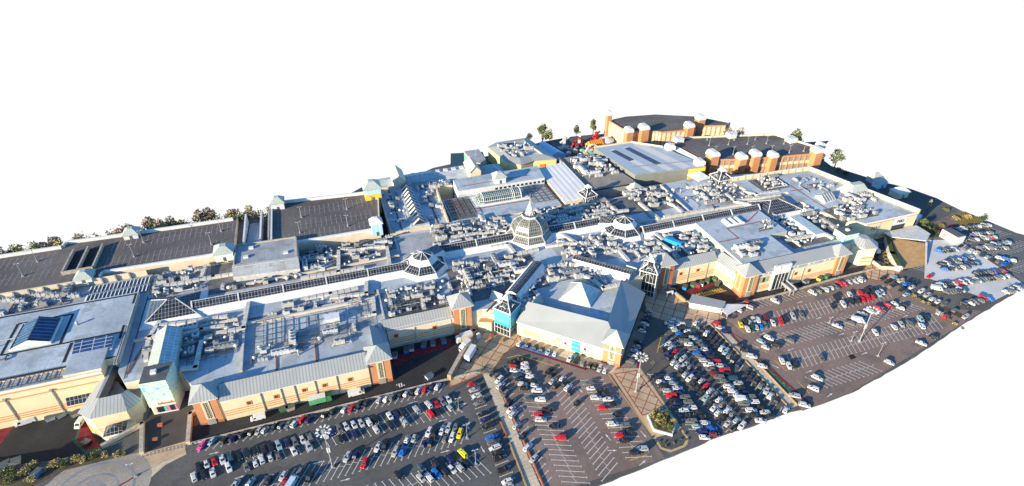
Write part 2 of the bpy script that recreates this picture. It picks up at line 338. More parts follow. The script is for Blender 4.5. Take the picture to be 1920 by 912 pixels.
# red lines in the plaza paving
def clipline(poly, a, b):
    """pieces of the segment a-b inside poly"""
    ts = [0, 1]; d = (b[0]-a[0], b[1]-a[1])
    for p, q in zip(poly, poly[1:]+poly[:1]):
        e = (q[0]-p[0], q[1]-p[1]); den = d[0]*e[1]-d[1]*e[0]
        if abs(den) < 1e-9: continue
        t = ((p[0]-a[0])*e[1]-(p[1]-a[1])*e[0])/den; u = ((p[0]-a[0])*d[1]-(p[1]-a[1])*d[0])/den
        if 0 <= t <= 1 and 0 <= u <= 1: ts.append(t)
    ts.sort(); o = []
    for t0, t1 in zip(ts, ts[1:]):
        x, y = a[0]+d[0]*(t0+t1)/2, a[1]+d[1]*(t0+t1)/2; c = False
        for p, q in zip(poly, poly[1:]+poly[:1]):
            if (p[1] > y) != (q[1] > y) and x < (q[0]-p[0])*(y-p[1])/(q[1]-p[1])+p[0]: c = not c
        if c and t1-t0 > 1e-6: o.append(((a[0]+d[0]*t0, a[1]+d[1]*t0), (a[0]+d[0]*t1, a[1]+d[1]*t1)))
    return o
def stripe(mb, a, b, wd, z, m=0):
    dx, dy = b[0]-a[0], b[1]-a[1]; L = math.hypot(dx, dy)
    if L < .05: return
    nx, ny = -dy/L*wd/2, dx/L*wd/2
    mb.face([(a[0]-nx, a[1]-ny, z), (b[0]-nx, b[1]-ny, z), (b[0]+nx, b[1]+ny, z), (a[0]+nx, a[1]+ny, z)], m)
def lattice(name, poly, ang, sp1, sp2, wd, z, border=True, ang2=None):
    mb = MB(); cx = sum(p[0] for p in poly)/len(poly); cy = sum(p[1] for p in poly)/len(poly)
    for an, sp, zz in ((ang, sp1, z), (ang2 if ang2 is not None else ang+90, sp2, z+.003)):
        c, s = math.cos(R(an)), math.sin(R(an))
        for k in range(-14, 15):
            ox, oy = cx-s*sp*k, cy+c*sp*k
            for a, b in clipline(poly, (ox-c*80, oy-s*80), (ox+c*80, oy+s*80)): stripe(mb, a, b, wd, zz)
    if border:
        for a, b in zip(poly, poly[1:]+poly[:1]): stripe(mb, a, b, wd*1.2, z+.006)
    mb.build(name, M['brickline'])['kind'] = 'structure'
lattice('plaza_brick_bands', PL1, 47, 4.6, 4.6, .38, .030)
lattice('entrance_plaza_brick_bands', PL2, 47, 4.6, 4.6, .38, .030)
lattice('island_brick_bands', [(88.2, 139), (97, 138), (97.6, 118), (88.4, 118)], 45, 3.6, 3.6, .35, .030)
lattice('crossing_brick_bands', [G(*p) for p in ((1620, 505), (1630, 490), (1650, 490), (1690, 508), (1682, 520), (1650, 527), (1625, 522))], 40, 3.2, 3.2, .4, .040)
# ---- bay lines: (x0, x1, y centre, spacing, angle of each half, half length, single?)
pl = MB()
EDGE_A, EDGE_B, EDGE_C, EDGE_D = G(1610, 725), G(1925, 531), G(1925, 447), G(1757, 377)
side = lambda p, a, b: (b[0]-a[0])*(p[1]-a[1])-(b[1]-a[1])*(p[0]-a[0])
def bays(x0, x1, yc, sp, a, hl, cross=True, vertical=False, z=.034):
    c, s = math.cos(R(a)), math.sin(R(a)); n = int(abs(x1-x0)/sp+.5)
    for k in range(n+1):
        t = x0+(x1-x0)*k/n; cx, cy = (yc, t) if vertical else (t, yc)
        if z < 1 and any(side(p_, EDGE_A, EDGE_B) < 0 or side(p_, EDGE_C, EDGE_D) < 0 for p_ in ((cx-c*hl, cy-s*hl), (cx+c*hl, cy+s*hl))): continue
        stripe(pl, (cx-c*hl, cy-s*hl), (cx+c*hl, cy+s*hl), .22, z)
        if cross and k < n:
            t2 = x0+(x1-x0)*(k+1)/n; c2, s2 = (yc, t2) if vertical else (t2, yc)
            stripe(pl, (cx+c*.4, cy+s*.4), (c2-c*.4, c2*0+s2-s*.4), .14, z+.003)
        for e in (-1, 1): stripe(pl, (cx+e*c*hl-s*.4, cy+e*s*hl+c*.4), (cx+e*c*hl+s*.4, cy+e*s*hl-c*.4), .16, z+.003)
bays(-57.5, 24, 153.0, 2.3, 50, 2.2, False)
bays(-44, 27, 143.6, 2.3, -72, 4.2)
bays(-40, 27, 130.6, 2.2, 57, 4.6)
bays(-40, 29, 116.8, 2.3, -66, 4.4)
bays(104, 151, 35.3, 2.2, 6, 2.2, False, True)
bays(101, 150, 55.2, 2.15, -22, 4.4, True, True)
bays(101, 138, 67.0, 2.15, 30, 4.4, True, True)
bays(103, 139, 78.6, 2.15, -15, 4.3, True, True)
bays(104, 149, 46.6, 2.6, 30, 2.2, False, True)
bays(106, 133, 104.6, 2.15, -20, 4.3, True, True)
bays(104, 148, 115.8, 2.15, 22, 4.2, True, True)
bays(104, 155, 126.8, 2.15, -22, 4.2, True, True)
bays(104, 153, 135.6, 2.4, 30, 2.2, False, True)
bays(159, 193, 156.2, 2.18, -67, 2.0, False)
bays(155, 229, 145.6, 2.18, -112, 4.4)
bays(158, 232, 134.2, 2.18, -60, 4.0)
bays(156, 232, 122.8, 2.18, -112, 4.4)
bays(158, 212, 111.0, 2.18, -60, 4.0)
bays(258, 290, 152, 2.3, -60, 4.2); bays(256, 285, 138, 2.3, -60, 4.2)
bays(300, 328, 166, 2.3, -60, 4.0); bays(299, 330, 153, 2.3, -60, 4.0); bays(298, 330, 140, 2.3, -60, 4.0)
pl.build('parking_bay_lines', M['line'])['kind'] = 'structure'
def arrow(x, y, a, z=.036, L=3.2):
    c, s = math.cos(R(a)), math.sin(R(a)); T = lambda u, v: (x+u*c-v*s, y+u*s+v*c, z)
    ar.face([T(-L/2, -.13), (T(L*.1, -.13)), T(L*.1, .13), T(-L/2, .13)]); ar.face([T(L*.1, -.42), T(L/2, 0), T(L*.1, .42)])
ar = MB()
for px, py, a in ((402, 850, 0), (450, 895, 0), (595, 868, 180), (775, 755, 0), (830, 789, 180), (835, 847, 0), (648, 900, 0), (868, 758, 0), (877, 800, -80), (890, 848, 95), (905, 843, -80),
                  (947, 692, -75), (980, 765, -75), (1026, 731, 100), (1088, 732, -75), (1140, 820, 100), (1160, 745, -80), (1207, 815, -80), (1148, 845, -20), (1205, 868, 20),
                  (1305, 590, 190), (1272, 641, -80), (1295, 662, -60), (1219, 705, -75), (1350, 735, -80), (1362, 686, 110), (1350, 800, -75), (1417, 650, -60), (1458, 783, -60), (1455, 688, -60),
                  (1430, 626, 5), (1482, 656, 185), (1578, 627, 5), (1620, 601, 185), (1500, 567, 5), (1517, 697, 5), (1621, 663, 5), (1535, 597, 5), (1698, 593, 5), (1740, 627, 185), (1556, 741, 15)):
    X, Y = G(px, py); arrow(X, Y, a)
ar.build('lane_arrows', M['line'])['kind'] = 'structure'
yl = MB()
for P in (((848, 690), (905, 701)), ((905, 701), (921, 697), (945, 660)), ((950, 672), (972, 666), (1050, 690)), ((1140, 702), (1240, 841), (1262, 845), (1290, 832)), ((1375, 606), (1396, 625)),
          ((1414, 641), (1438, 662)), ((1452, 676), (1475, 696)), ((1494, 714), (1518, 738)), ((1232, 662), (1240, 630), (1250, 627)), ((1180, 864), (1214, 853)), ((850, 741), (858, 770))):
    q = [G(*p) for p in P]
    for a, b in zip(q, q[1:]): stripe(yl, a, b, .3, .040)
yl.build('yellow_kerb_lines', M['yellow_line'])['kind'] = 'structure'
rl = MB()
for P, wd in ((((968, 651), (1098, 693), (1102, 684)), .9), (((1368, 622), (1410, 668)), .7), (((1423, 672), (1518, 757)), .9), (((1368, 622), (1400, 640)), .4), (((1205, 640), (1195, 690)), .9), (((223, 912), (250, 896)), .6)):
    q = [G(*p) for p in P]
    for a, b in zip(q, q[1:]): stripe(rl, a, b, wd, .044)
rl.build('red_lane_stripes', M['red_line'])['kind'] = 'structure'
def patch(name, px, lvl, m, z0=0): return sheet(name, [G(*p, z0) for p in px], lvl, m, 'structure', z0)
sheet('green_bays', [(143.9, 106.5), (147.5, 106.5), (147.5, 128), (143.9, 128)], 5, mat('green_bay_paint', (.06, .12, .085), .8, .4, .9, fine=.4, spots=(.8, .6, (.25, .28, .25), .6)))
sheet('red_lined_bays', [(143.9, 132), (147.5, 132), (147.5, 150), (143.9, 150)], 5, M['tarmac_brown'])
patch('red_bay_surface', ((143, 826), (152, 800), (168, 790), (170, 812), (190, 840), (160, 848)), 5, M['red_line'], YD)
patch('green_yard_border', ((138, 830), (147, 803), (152, 802), (144, 826), (160, 846), (182, 838), (206, 848), (202, 852), (160, 852)), 6, M['green_surface'], YD)
patch('red_corner_surface', ((-10, 805), (26, 800), (2, 832), (-10, 836)), 4, M['red_line'], YD)
patch('red_yard_surface', ((735, 672), (765, 660), (845, 636), (846, 650), (770, 672), (742, 690)), 5, M['red_line'])
patch('red_recess_surface', ((1280, 549), (1330, 528), (1345, 532), (1296, 553)), 5, M['red_line'])
patch('disabled_bay_surface', ((975, 640), (1045, 664), (1040, 672), (968, 650)), 7, mat('blue_bay_paint', (.08, .20, .45), .8, .4, 1.0))
patch('yellow_hatched_surface', ((1298, 553), (1350, 540), (1363, 546), (1308, 560)), 5, mat('yellow_hatching', (.09, .07, .045), .8, .2, .3, seam=(1.4, 1.4, .22, (.50, .33, .05))))
patch('yellow_box_junction', ((1652, 470), (1690, 460), (1700, 492), (1662, 505)), 6, mat('yellow_box_hatching', (.03, .03, .03), .8, .2, .3, seam=(2.4, 2.4, .2, (.42, .29, .06))))
patch('play_grass_patch', ((1050, 288), (1075, 283), (1080, 290), (1055, 296)), 3, M['grass'])
patch('railway_land', ((1750, 418), (1800, 394), (1845, 415), (1790, 432), (1765, 435)), 4, mat('pinkish_gravel', (.20, .15, .135), .9, .25, .3, fine=.4))
patch('verge', ((1738, 415), (1752, 420), (1790, 432), (1800, 442), (1750, 445), (1720, 430)), 5, M['grass'])
patch('ochre_verge', ((1790, 402), (1812, 396), (1850, 412), (1800, 425)), 6, mat('dry_grass', (.24, .17, .05), .9, .4, .4, fine=.4))
patch('red_coach_bay', ((1743, 430), (1790, 420), (1797, 425), (1750, 436)), 7, M['red_line'])
patch('planted_strip', ((1704, 551), (1716, 553), (1818, 594), (1812, 602)), 4, M['earth'])
patch('drain_cover', ((1590, 668), (1599, 664), (1606, 671), (1596, 675)), 6, M['black'])
patch('zebra_crossing', ((742, 722), (752, 718), (760, 723), (750, 727)), 6, mat('zebra_paint', (.05, .05, .055), .8, .1, .5, wave=(.9, (.6, .6, .58), 'u', .5)))

# ================================================================== BUILDINGS
def loop8(cx, cy, r, n=8, rot=22.5):
    return [(cx+r*math.cos(R(rot+360/n*k)), cy+r*math.sin(R(rot+360/n*k))) for k in range(n)]
def sq(cx, cy, s, a=0, s2=None):
    s2 = s2 or s; c, sn = math.cos(R(a)), math.sin(R(a))
    return [(cx+x*c-y*sn, cy+x*sn+y*c) for x, y in ((-s/2, -s2/2), (s/2, -s2/2), (s/2, s2/2), (-s/2, s2/2))]
class Wall:
    """a facade line A->B; outward is to the right of it"""
    def __init__(s, A, B):
        s.A = A; s.L = math.hypot(B[0]-A[0], B[1]-A[1]); s.d = ((B[0]-A[0])/s.L, (B[1]-A[1])/s.L); s.n = (s.d[1], -s.d[0])
    def P(s, u, n): return (s.A[0]+s.d[0]*u+s.n[0]*n, s.A[1]+s.d[1]*u+s.n[1]*n)
    def box(s, mb, u0, u1, n0, n1, z0, z1, m=0, mt=None):
        mb.prism([s.P(u0, n1), s.P(u1, n1), s.P(u1, n0), s.P(u0, n0)], z0, z1, m, mt, True)
def facade(parent, A, B, z1, wins=(), pipes=(), wm='cream', bands=(2.2, 3.2, 4.2), wz=6.0, thick=.5, z0=0, ends=True):
    W = Wall(A, B); mb = MB()
    W.box(mb, 0, W.L, -thick, 0, z0, z1, 0)
    for z in bands: W.box(mb, .02, W.L-.02, -.1, .06, z, z+.42, 1)
    W.box(mb, 0, W.L, -thick-.1, .18, z1, z1+.35, 2)
    for u in pipes:
        W.box(mb, u-.13, u+.13, 0, .28, .3, z1, 3)
    mb.build('facade_wall', [M[wm], M['tan_stripe'], M['white'], M['grey']], parent)
    for u in wins:
        fb = MB(); W.box(fb, u-.95, u+.95, -.05, .12, wz-.95, wz+.95, 0)
        f = fb.build('window', [M['tan_stripe']], parent)
        pb = MB()
        for du in (-.33, .33):
            for dz in (-.33, .33): W.box(pb, u+du-.27, u+du+.27, 0, .16, wz+dz-.27, wz+dz+.27, 0)
        pb.build('pane', [M['glass']], f)
    return W
def lean_roof(parent, A, B, ze, zr, depth, over=.6, back=10.0, m='metal_roof', u0=0, u1=0, name='metal_roof'):
    W = Wall(A, B); mb = MB(); L = W.L
    e0, e1 = W.P(u0, over), W.P(L-u1, over); r0, r1 = W.P(0, -depth), W.P(L, -depth); b0, b1 = W.P(0, -depth-.3), W.P(L, -depth-.3)
    mb.face([V3(e0, ze), V3(e1, ze), V3(r1, zr), V3(r0, zr)], 0)
    mb.face([V3(e0, ze-.3), V3(e1, ze-.3), V3(e1, ze), V3(e0, ze)], 1)
    mb.face([V3(e1, ze-.3), V3(e0, ze-.3), V3(r0, ze-.3), V3(r1, ze-.3)], 1)
    mb.face([V3(r0, zr), V3(r1, zr), V3(b1, zr), V3(b0, zr)], 2); mb.face([V3(b0, zr), V3(b1, zr), V3(b1, back), V3(b0, back)], 0)
    mb.face([V3(e0, ze), V3(r0, zr), V3(b0, zr), V3(b0, back), V3(e0, back)], 0); mb.face([V3(e1, ze), V3(e1, back), V3(b1, back), V3(b1, zr), V3(r1, zr)], 0)
    return mb.build(name, [M[m], M['white'], M['grey_dark']], parent)
def tower(parent, cx, cy, s, ze, za, a=0, wins=(0,), m='orange_brick', rm='metal_roof', over=.9, s2=None, panel=()):
    """stair tower: wall > roof, window"""
    s2 = s2 or s; base = sq(cx, cy, s, a, s2)
    mb = MB(); mb.prism(base, 0, ze, 0)
    big = sq(cx, cy, s+.16, a, s2+.16)
    mb.prism(big, 0.01, 1.1, 1); mb.prism(sq(cx, cy, s+.3, a, s2+.3), ze-.5, ze-.02, 2)
    t = mb.build('stair_tower', [M[m], M['red_brick'], M['cream']], parent)
    rb = MB(); ev = sq(cx, cy, s+2*over, a, s2+2*over)
    rb.prism(ev, ze-.01, ze+.25, 1, 1, True); rb.pyramid(ev, ze+.26, (cx, cy, za), 0)
    rb.build('tower_roof', [M[rm], M['white']], t)
    for k in wins:
        A, B = base[k], base[(k+1) % 4]; W = Wall(A, B); u = W.L/2; wb = MB()
        W.box(wb, u-1.25, u+1.25, -.05, .14, 2.6, ze-.9, 1); W.box(wb, u-.75, u+.75, 0, .2, 3.0, ze-1.3, 0)
        W.box(wb, u-1.3, u+1.3, -.05, .3, .02, 2.1, 2)
        wb.build('tower_window', [M['grille'], M['cream'], M['grey']], t)
    for k in panel:
        A, B = base[k], base[(k+1) % 4]; W = Wall(A, B); pb = MB(); u = W.L/2
        for a0, a1, z0, z1 in ((u-1.5, u-1.2, 2.5, ze-1.2), (u+1.2, u+1.5, 2.5, ze-1.2), (u-1.2, u+1.2, 2.5, 2.8), (u-1.2, u+1.2, ze-1.5, ze-1.2)): W.box(pb, a0, a1, -.05, .12, z0, z1, 0)
        pb.build('blind_window_surround', [M['cream']], t)
    return t
def rooflines(mb, segs, z, wd, m=0):
    mb.todo = getattr(mb, 'todo', [])
    for i, (a, b) in enumerate(segs): mb.todo.append((a, b, wd, z+.004*i))
    def build(name, mats, parent=None, smooth=False):
        for a, b, w_, zz in mb.todo:
            q_ = MB(); stripe(q_, a, b, w_, zz); q_.build(name, mats, parent)
    mb.build = build

# ---------------------------------------------------------------- the mall itself
mall = empty('shopping_mall', (85, 200, 0), 'long pale roofed shopping mall with glazed spine and central glass dome', 'shopping mall')
mall.location = (0, 0, 0)
ZR = 10.0
plan = [(-86.3, 188.6), (-83, 181.8), (-65, 181.8), (-61, 174), (-58.5, 170), (-58.5, 163), (1, 163), (1, 170), (7.5, 170), (7.5, 180.5), (48, 180.5), (64, 176), (91.5, 154), (112, 178), (134, 181.5), (161, 181.5), (165, 170), (165, 164.4), (220, 164.4), (220, 171),
        (233.5, 171), (233.5, 248), (207, 254), (150, 254), (150, 248), (-22, 248), (-22, 249.6), (-84, 249.6), (-84, 236), (-86.3, 236)]
mb = MB(); mb.prism(plan, 0, ZR, 0, 1); mb.build('flat_roof', [M['cream_pale'], M['roof']], mall)
def roofsheet(name, x0, y0, x1, y1, m, z=ZR, lv=1, parent=mall):
    return MB().face([(x0, y0, z+.015*lv), (x1, y0, z+.015*lv), (x1, y1, z+.015*lv), (x0, y1, z+.015*lv)]).build(name, M[m], parent)
wlv = 0
for a in ((-20, 226, 22, 247, 'roof_dirty_shade'), (-60, 226, -22, 249, 'roof_dark'), (-22, 236, 22, 248, 'roof_dark'), (-8, 228.5, 7, 238, 'roof_dark'), (-83, 230, -60, 249, 'roof_dirty_shade'), (23, 228, 78, 246, 'roof_dirty_shade'), (95, 229, 150, 247, 'roof_dark'),
          (40, 186, 80, 212, 'roof_dark'), (92, 196, 126, 216, 'roof_dirty_shade'), (-80, 186, -46, 206, 'roof_dirty_shade'), (-30, 180, 6, 190, 'roof_dirty_shade'), (141, 184, 163, 206, 'roof_dark'), (150, 228, 172, 252, 'roof_dark'),
          (190, 222, 232, 246, 'roof_dirty_shade'), (200, 176, 232, 200, 'roof_dark'), (205, 200, 233, 208, 'roof_dirty_shade'), (11, 183, 34, 196, 'roof_dark')):
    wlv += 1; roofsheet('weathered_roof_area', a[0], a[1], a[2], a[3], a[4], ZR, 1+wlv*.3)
bl = MB()
rooflines(bl, [((-44, 204), (8, 204.5)), ((8, 204.5), (8, 207)), ((-32, 170.2), (-32, 178)), ((-18, 170.2), (-18, 181)), ((38, 205), (41, 198)), ((41, 198), (36, 190)), ((168, 188), (188, 188)), ((188, 188), (188, 199)), ((188, 199), (200, 200)),
               ((-83, 186), (-80, 200)), ((232, 222), (260, 222)), ((49, 178), (66, 194))], ZR+.16, .8)
bl.build('walkway_marking', mat('red_brown_walkway', (.16, .075, .06), .85, .2, .5), mall)
gl = MB()
rooflines(gl, [((-44, 180), (-44, 212)), ((8.5, 172), (8.5, 206)), ((-83.4, 184), (-83.4, 246)), ((46, 186), (46, 214)), ((-46, 228), (22, 228.5)), ((150, 182), (150, 248)), ((188, 218), (188, 250))], ZR+.18, .5)
gl.build('roof_gutter', M['grey_dark'], mall)
# facades
facade(mall, (-50.6, 162.3), (-.6, 162.3), 9.6, (8.5, 17.5, 27, 34, 43), (12.8, 19.5, 24, 31, 38.5))
lean_roof(mall, (-50.6, 162.3), (-.6, 162.3), 10.0, 13.2, 4.8)
tower(mall, -55.2, 166.2, 7.4, 11.8, 15.8, 0, (0,)); tower(mall, 3.6, 166.4, 7.6, 11.8, 15.8, 0, (0,))
facade(mall, (7.6, 180.3), (34.6, 180.3), 8.8, (4.5, 20), (12,), 'cream_pale')
lean_roof(mall, (7.3, 180.3), (35.5, 180.3), 9.2, 12.2, 3.6)
W_ = MB(); W_.face([(8.2, 170.3, 9.2), (8.2, 180, 9.2), (2.6, 183.6, 12.2), (2.6, 170.3, 12.2)]); W_.face([(8.2, 170.3, 9.2), (2.6, 170.3, 12.2), (2.6, 170.3, 9.2)]); W_.face([(2.6, 170.3, 12.2), (2.6, 183.6, 12.2), (2.6, 183.6, 10), (2.6, 170.3, 10)])
W_.build('metal_roof', [M['metal_roof_smooth']], mall)
MB().box(2, 170.2, 0, 7.7, 184, 9.1).build('facade_wall', M['cream_pale'], mall)
tower(mall, 39.4, 183.2, 7.4, 14.2, 18.6, 0, (0,), 'orange_brick')
# low link walls either side of the entrance pavilions
for A, B in (((43.2, 181.8), (47.6, 181.8)), ((47.6, 181.8), (52.6, 177.6)), ((59.5, 179.5), (64.5, 174.5))):
    facade(mall, A, B, 7.4, (), (), 'cream', (2.4, 4.6))
lean_roof(mall, (42.8, 182.4), (48.4, 182.2), 7.8, 9.6, 3.2); lean_roof(mall, (48, 182.4), (54, 177.4), 7.8, 9.6, 3.0)
MB().prism([(45.5, 178.8), (50.5, 176.6), (52.6, 178.2), (48, 182)], 0, 5.2, 0, 1).build('ticket_bay', [M['cream'], M['orange_brick']], mall)
def roof_vane(cx, cy, a, s=5.2, z=9.6, h=4.6):
    """small folded metal roof beside an entrance"""
    b = sq(cx, cy, s, a); mb = MB(); mb.prism(b, ZR-.5, z, 0)
    m0 = ((b[0][0]+b[1][0])/2, (b[0][1]+b[1][1])/2, z+h*.75); m1 = ((b[2][0]+b[3][0])/2, (b[2][1]+b[3][1])/2, z+h*.75)
    mb.face([V3(b[1], z), V3(b[2], z), m1, m0], 0); mb.face([V3(b[3], z), V3(b[0], z), m0, m1], 0); mb.face([V3(b[0], z), V3(b[1], z), m0], 1); mb.face([V3(b[2], z), V3(b[3], z), m1], 1)
    return mb.build('gable_roof', [M['metal_roof_green'], M['metal_roof']], mall)
roof_vane(56, 185.5, 40); roof_vane(70, 177, 130, 5.5); roof_vane(118, 184, 40, 5)
# right wing
tower(mall, 133.4, 182.6, 7.2, 13.6, 18.2, 0, (0, 1), 'red_brick')
facade(mall, (137, 180.4), (160.5, 180.4), 9.0, (5, 14), (9, 19)); lean_roof(mall, (136.5, 180.4), (161, 180.4), 9.4, 12.4, 3.4)
facade(mall, (160.3, 180.4), (162.6, 168.8), 9.0, (), (5,)); lean_roof(mall, (160.3, 181.4), (162.6, 168.8), 9.4, 12.4, 3.6)
tower(mall, 166.2, 166.4, 7.2, 11.8, 16, 0, (0,), panel=(3,))
facade(mall, (169.8, 163.8), (214, 163.8), 8.4, (15.5, 22, 29.5), (13.5, 20, 26), bands=(1.6, 2.4, 3.2))
gb = MB(); Wm = Wall((169.8, 164.2), (214, 164.2)); Wm.box(gb, 0, 44.2, -.5, 0, 8.75, 11.0, 0)
for u in (5, 21, 30, 39): Wm.box(gb, u-1.8, u+1.8, -.1, .1, 9.0, 10.8, 1); Wm.box(gb, u-.8, u+.8, -.1, .16, 9.3, 10.5, 0)
gb.build('clerestory_band', [M['grey'], M['cream']], mall)
lean_roof(mall, (169.5, 163.8), (214.3, 163.8), 11.2, 13.6, 5.0)
tower(mall, 216.6, 166.2, 6.6, 11.6, 15.6, 0, (0,))
eb = MB(); Wm = Wall((169.8, 163.8), (214, 163.8)); Wm.box(eb, 8.6, 17.4, -.3, .8, 0, 13.2, 0); Wm.box(eb, 9.4, 16.6, 0, .9, .3, 8.6, 1)
for u in (11.2, 13, 14.8): Wm.box(eb, u-.1, u+.1, .5, 1.0, .3, 8.6, 0)
en = eb.build('glass_entrance_bay', [M['white'], M['glass']], mall)
pb = MB(); Wm.box(pb, 9.6, 11.6, .5, .95, 8.8, 12.6, 0); Wm.box(pb, 14.4, 16.4, .5, .95, 8.8, 12.6, 0); pb.build('poster', [M['poster_face']], en)
pb = MB(); Wm.box(pb, 1.6, 7.0, -.1, .12, 5.2, 8.2, 0); Wm.box(pb, 2.1, 3.3, 0, .2, 5.5, 7.9, 1); Wm.box(pb, 3.7, 4.9, 0, .2, 5.5, 7.9, 2); Wm.box(pb, 5.3, 6.5, 0, .2, 5.5, 7.9, 1)
pb.build('coloured_window', [M['orange'], M['teal'], M['glass']], mall)
br = MB(); br.box(184.0, 156.6, 2.6, 187.0, 163.0, 2.9, 0)
for x in (184.0, 186.85): br.box(x, 156.6, 2.9, x+.15, 163.0, 4.0, 0)
for y in (157, 160, 162.5): br.box(184.3, y, 0, 184.6, y+.3, 2.6, 0); br.box(186.4, y, 0, 186.7, y+.3, 2.6, 0)
tag(br.build('footbridge', [M['grey']]), 'grey railed footbridge leading to the tall glass entrance bay', 'footbridge')
# ---- glazed spine
def spine(x0, x1, yc, hw=2.5, ze=12.0, zr=14.3, skirt=5.4, seg=18.5):
    mb = MB(); mb.frustum([(x0, yc-skirt), (x1, yc-skirt), (x1, yc+skirt), (x0, yc+skirt)], ZR, [(x0, yc-hw-.4), (x1, yc-hw-.4), (x1, yc+hw+.4), (x0, yc+hw+.4)], ze)
    g = mb.build('spine_curb', [M['white']], mall)
    q = MB(); q.face([(x0, yc-hw, ze+.02), (x1, yc-hw, ze+.02), (x1, yc, zr), (x0, yc, zr)]); q.face([(x1, yc+hw, ze+.02), (x0, yc+hw, ze+.02), (x0, yc, zr), (x1, yc, zr)])
    q.face([(x0, yc+hw, ze+.02), (x0, yc-hw, ze+.02), (x0, yc, zr)]); q.face([(x1, yc-hw, ze+.02), (x1, yc+hw, ze+.02), (x1, yc, zr)])
    q.build('glazing', [M['glazing']], g)
    f = MB(); n = max(1, int((x1-x0)/seg+.5))
    for k in range(n+1):
        x = x0+(x1-x0)*k/n
        f.bar((x, yc-hw-.2, ze), (x, yc, zr+.12), .55, .35); f.bar((x, yc+hw+.2, ze), (x, yc, zr+.12), .55, .35)
    f.bar((x0, yc, zr+.05), (x1, yc, zr+.05), .25, .2)
    f.build('glazing_frame', [M['white_dirty']], g)
spine(-64, 24, 217.8); spine(39, 76.5, 225.6); spine(94, 122, 225.2); spine(138, 206, 211.0)
def hip(x0, x1, y0, y1, apex0, apex1, ze=11.5, sk=2.4):
    b0 = [(x0-sk, y0-sk), (x1+sk, y0-sk), (x1+sk, y1+sk), (x0-sk, y1+sk)]; b1 = [(x0, y0), (x1, y0), (x1, y1), (x0, y1)]
    g = MB().frustum(b0, ZR, b1, ze).build('spine_curb', [M['white']], mall)
    A, B = apex0, apex1; z = ze+.02; q = MB()
    q.face([V3(b1[0], z), V3(b1[1], z), B, A]); q.face([V3(b1[1], z), V3(b1[2], z), B]); q.face([V3(b1[2], z), V3(b1[3], z), A, B]); q.face([V3(b1[3], z), V3(b1[0], z), A])
    q.build('glazing', [M['glazing']], g)
    f = MB()
    for p, a in ((b1[0], A), (b1[1], B), (b1[2], B), (b1[3], A)): f.bar(V3(p, z), a, .4, .3)
    f.build('glazing_frame', [M['white_dirty']], g)
hip(-81, -62, 213, 228, (-73, 221, 15.2), (-70, 221, 15.2)); hip(206, 228, 203, 219, (214, 211.5, 15), (219, 211.5, 15))
def lantern(cx, cy, dx):
    L = lambda r: loop8(cx, cy, r)
    g = MB().frustum(L(11.4), ZR, L(10.2), 12.0).build('lantern_curb', [M['white']], mall)
    MB().frustum(L(10.1), 12.02, L(6.6), 14.2).build('lower_glazing', [M['glazing']], g)
    MB().frustum(L(6.7), 14.2, L(4.6), 16.4).build('lantern_drum', [M['white']], g)
    q = MB(); q.pyramid(L(4.5), 16.4, (cx, cy, 18.2)); q.build('upper_glazing', [M['glazing']], g)
    e = MB(); ex, ey = cx+dx*8.5, cy+8.2
    d = Vector((ex-cx, ey-cy, 0)).normalized(); n = Vector((-d.y, d.x, 0))*3.4
    a0 = Vector((cx, cy, 0)); b0 = Vector((ex, ey, 0)); Z = lambda v, z: (v.x, v.y, z)
    e.face([Z(a0-n, 16.0), Z(b0-n, 13.2), Z(b0, 15.4), Z(a0, 18.1)], 0); e.face([Z(a0+n, 16.0), Z(a0, 18.1), Z(b0, 15.4), Z(b0+n, 13.2)], 0)
    e.face([Z(b0-n, 13.2), Z(b0+n, 13.2), Z(b0, 15.4)], 0); e.face([Z(a0-n, 15.98), Z(b0-n, 13.18), Z(b0-n*1.5, 10.5), Z(a0-n*1.5, 13)], 1); e.face([Z(a0+n, 15.98), Z(a0+n*1.5, 13), Z(b0+n*1.5, 10.5), Z(b0+n, 13.18)], 1)
    e.build('link_glazing', [M['glazing'], M['white']], g)
    f = MB()
    for p, q2 in zip(L(10.15), L(6.65)): f.bar(V3(p, 12), V3(q2, 14.2), .35, .3)
    for p in L(4.55): f.bar(V3(p, 16.4), (cx, cy, 18.3), .28, .25)
    f.build('glazing_frame', [M['white_dirty']], g)
lantern(31, 217.6, 1); lantern(131, 216.4, -1)
# ---- central dome
dc = (85.2, 226.6); L = lambda r: loop8(dc[0], dc[1], r)
dome = MB().frustum(L(12.6), ZR, L(11.2), 11.6).build('dome', [M['white']], mall)
MB().frustum(L(11.1), 11.62, L(8.6), 14.3).build('dome_skirt_glazing', [M['glazing_dome']], dome)
q = MB(); q.frustum(L(9.2), 14.3, L(9.2), 14.9, 0)
prof = [(8.9, 14.9), (8.75, 16.8), (7.9, 18.8), (6.2, 20.4), (3.8, 21.5)]
for (r0, z0), (r1, z1) in zip(prof, prof[1:]): q.frustum(L(r0), z0, L(r1), z1, 1, cap=False)
q.build('dome_glazing', [M['white'], M['glazing_dome']], dome)
f = MB()
for k in range(8):
    for (r0, z0), (r1, z1) in zip(prof, prof[1:]): f.bar(V3(L(r0)[k], z0), V3(L(r1)[k], z1), .26, .25)
    f.bar(V3(L(11.1)[k], 11.6), V3(L(8.6)[k], 14.3), .4, .35)
f.build('dome_ribs', [M['white_dirty']], dome)
MB().frustum(L(4.0), 21.3, L(3.9), 22.5, 0, 1).build('dome_ring', [M['white'], M['grey_dark']], dome)
f = MB()
for k in range(8):
    f.bar(V3(L(2.3)[k], 22.6), V3(L(1.0)[k], 26.5), .22, .22); f.bar(V3(L(1.0)[k], 26.5), (dc[0], dc[1], 29.5), .18, .18)
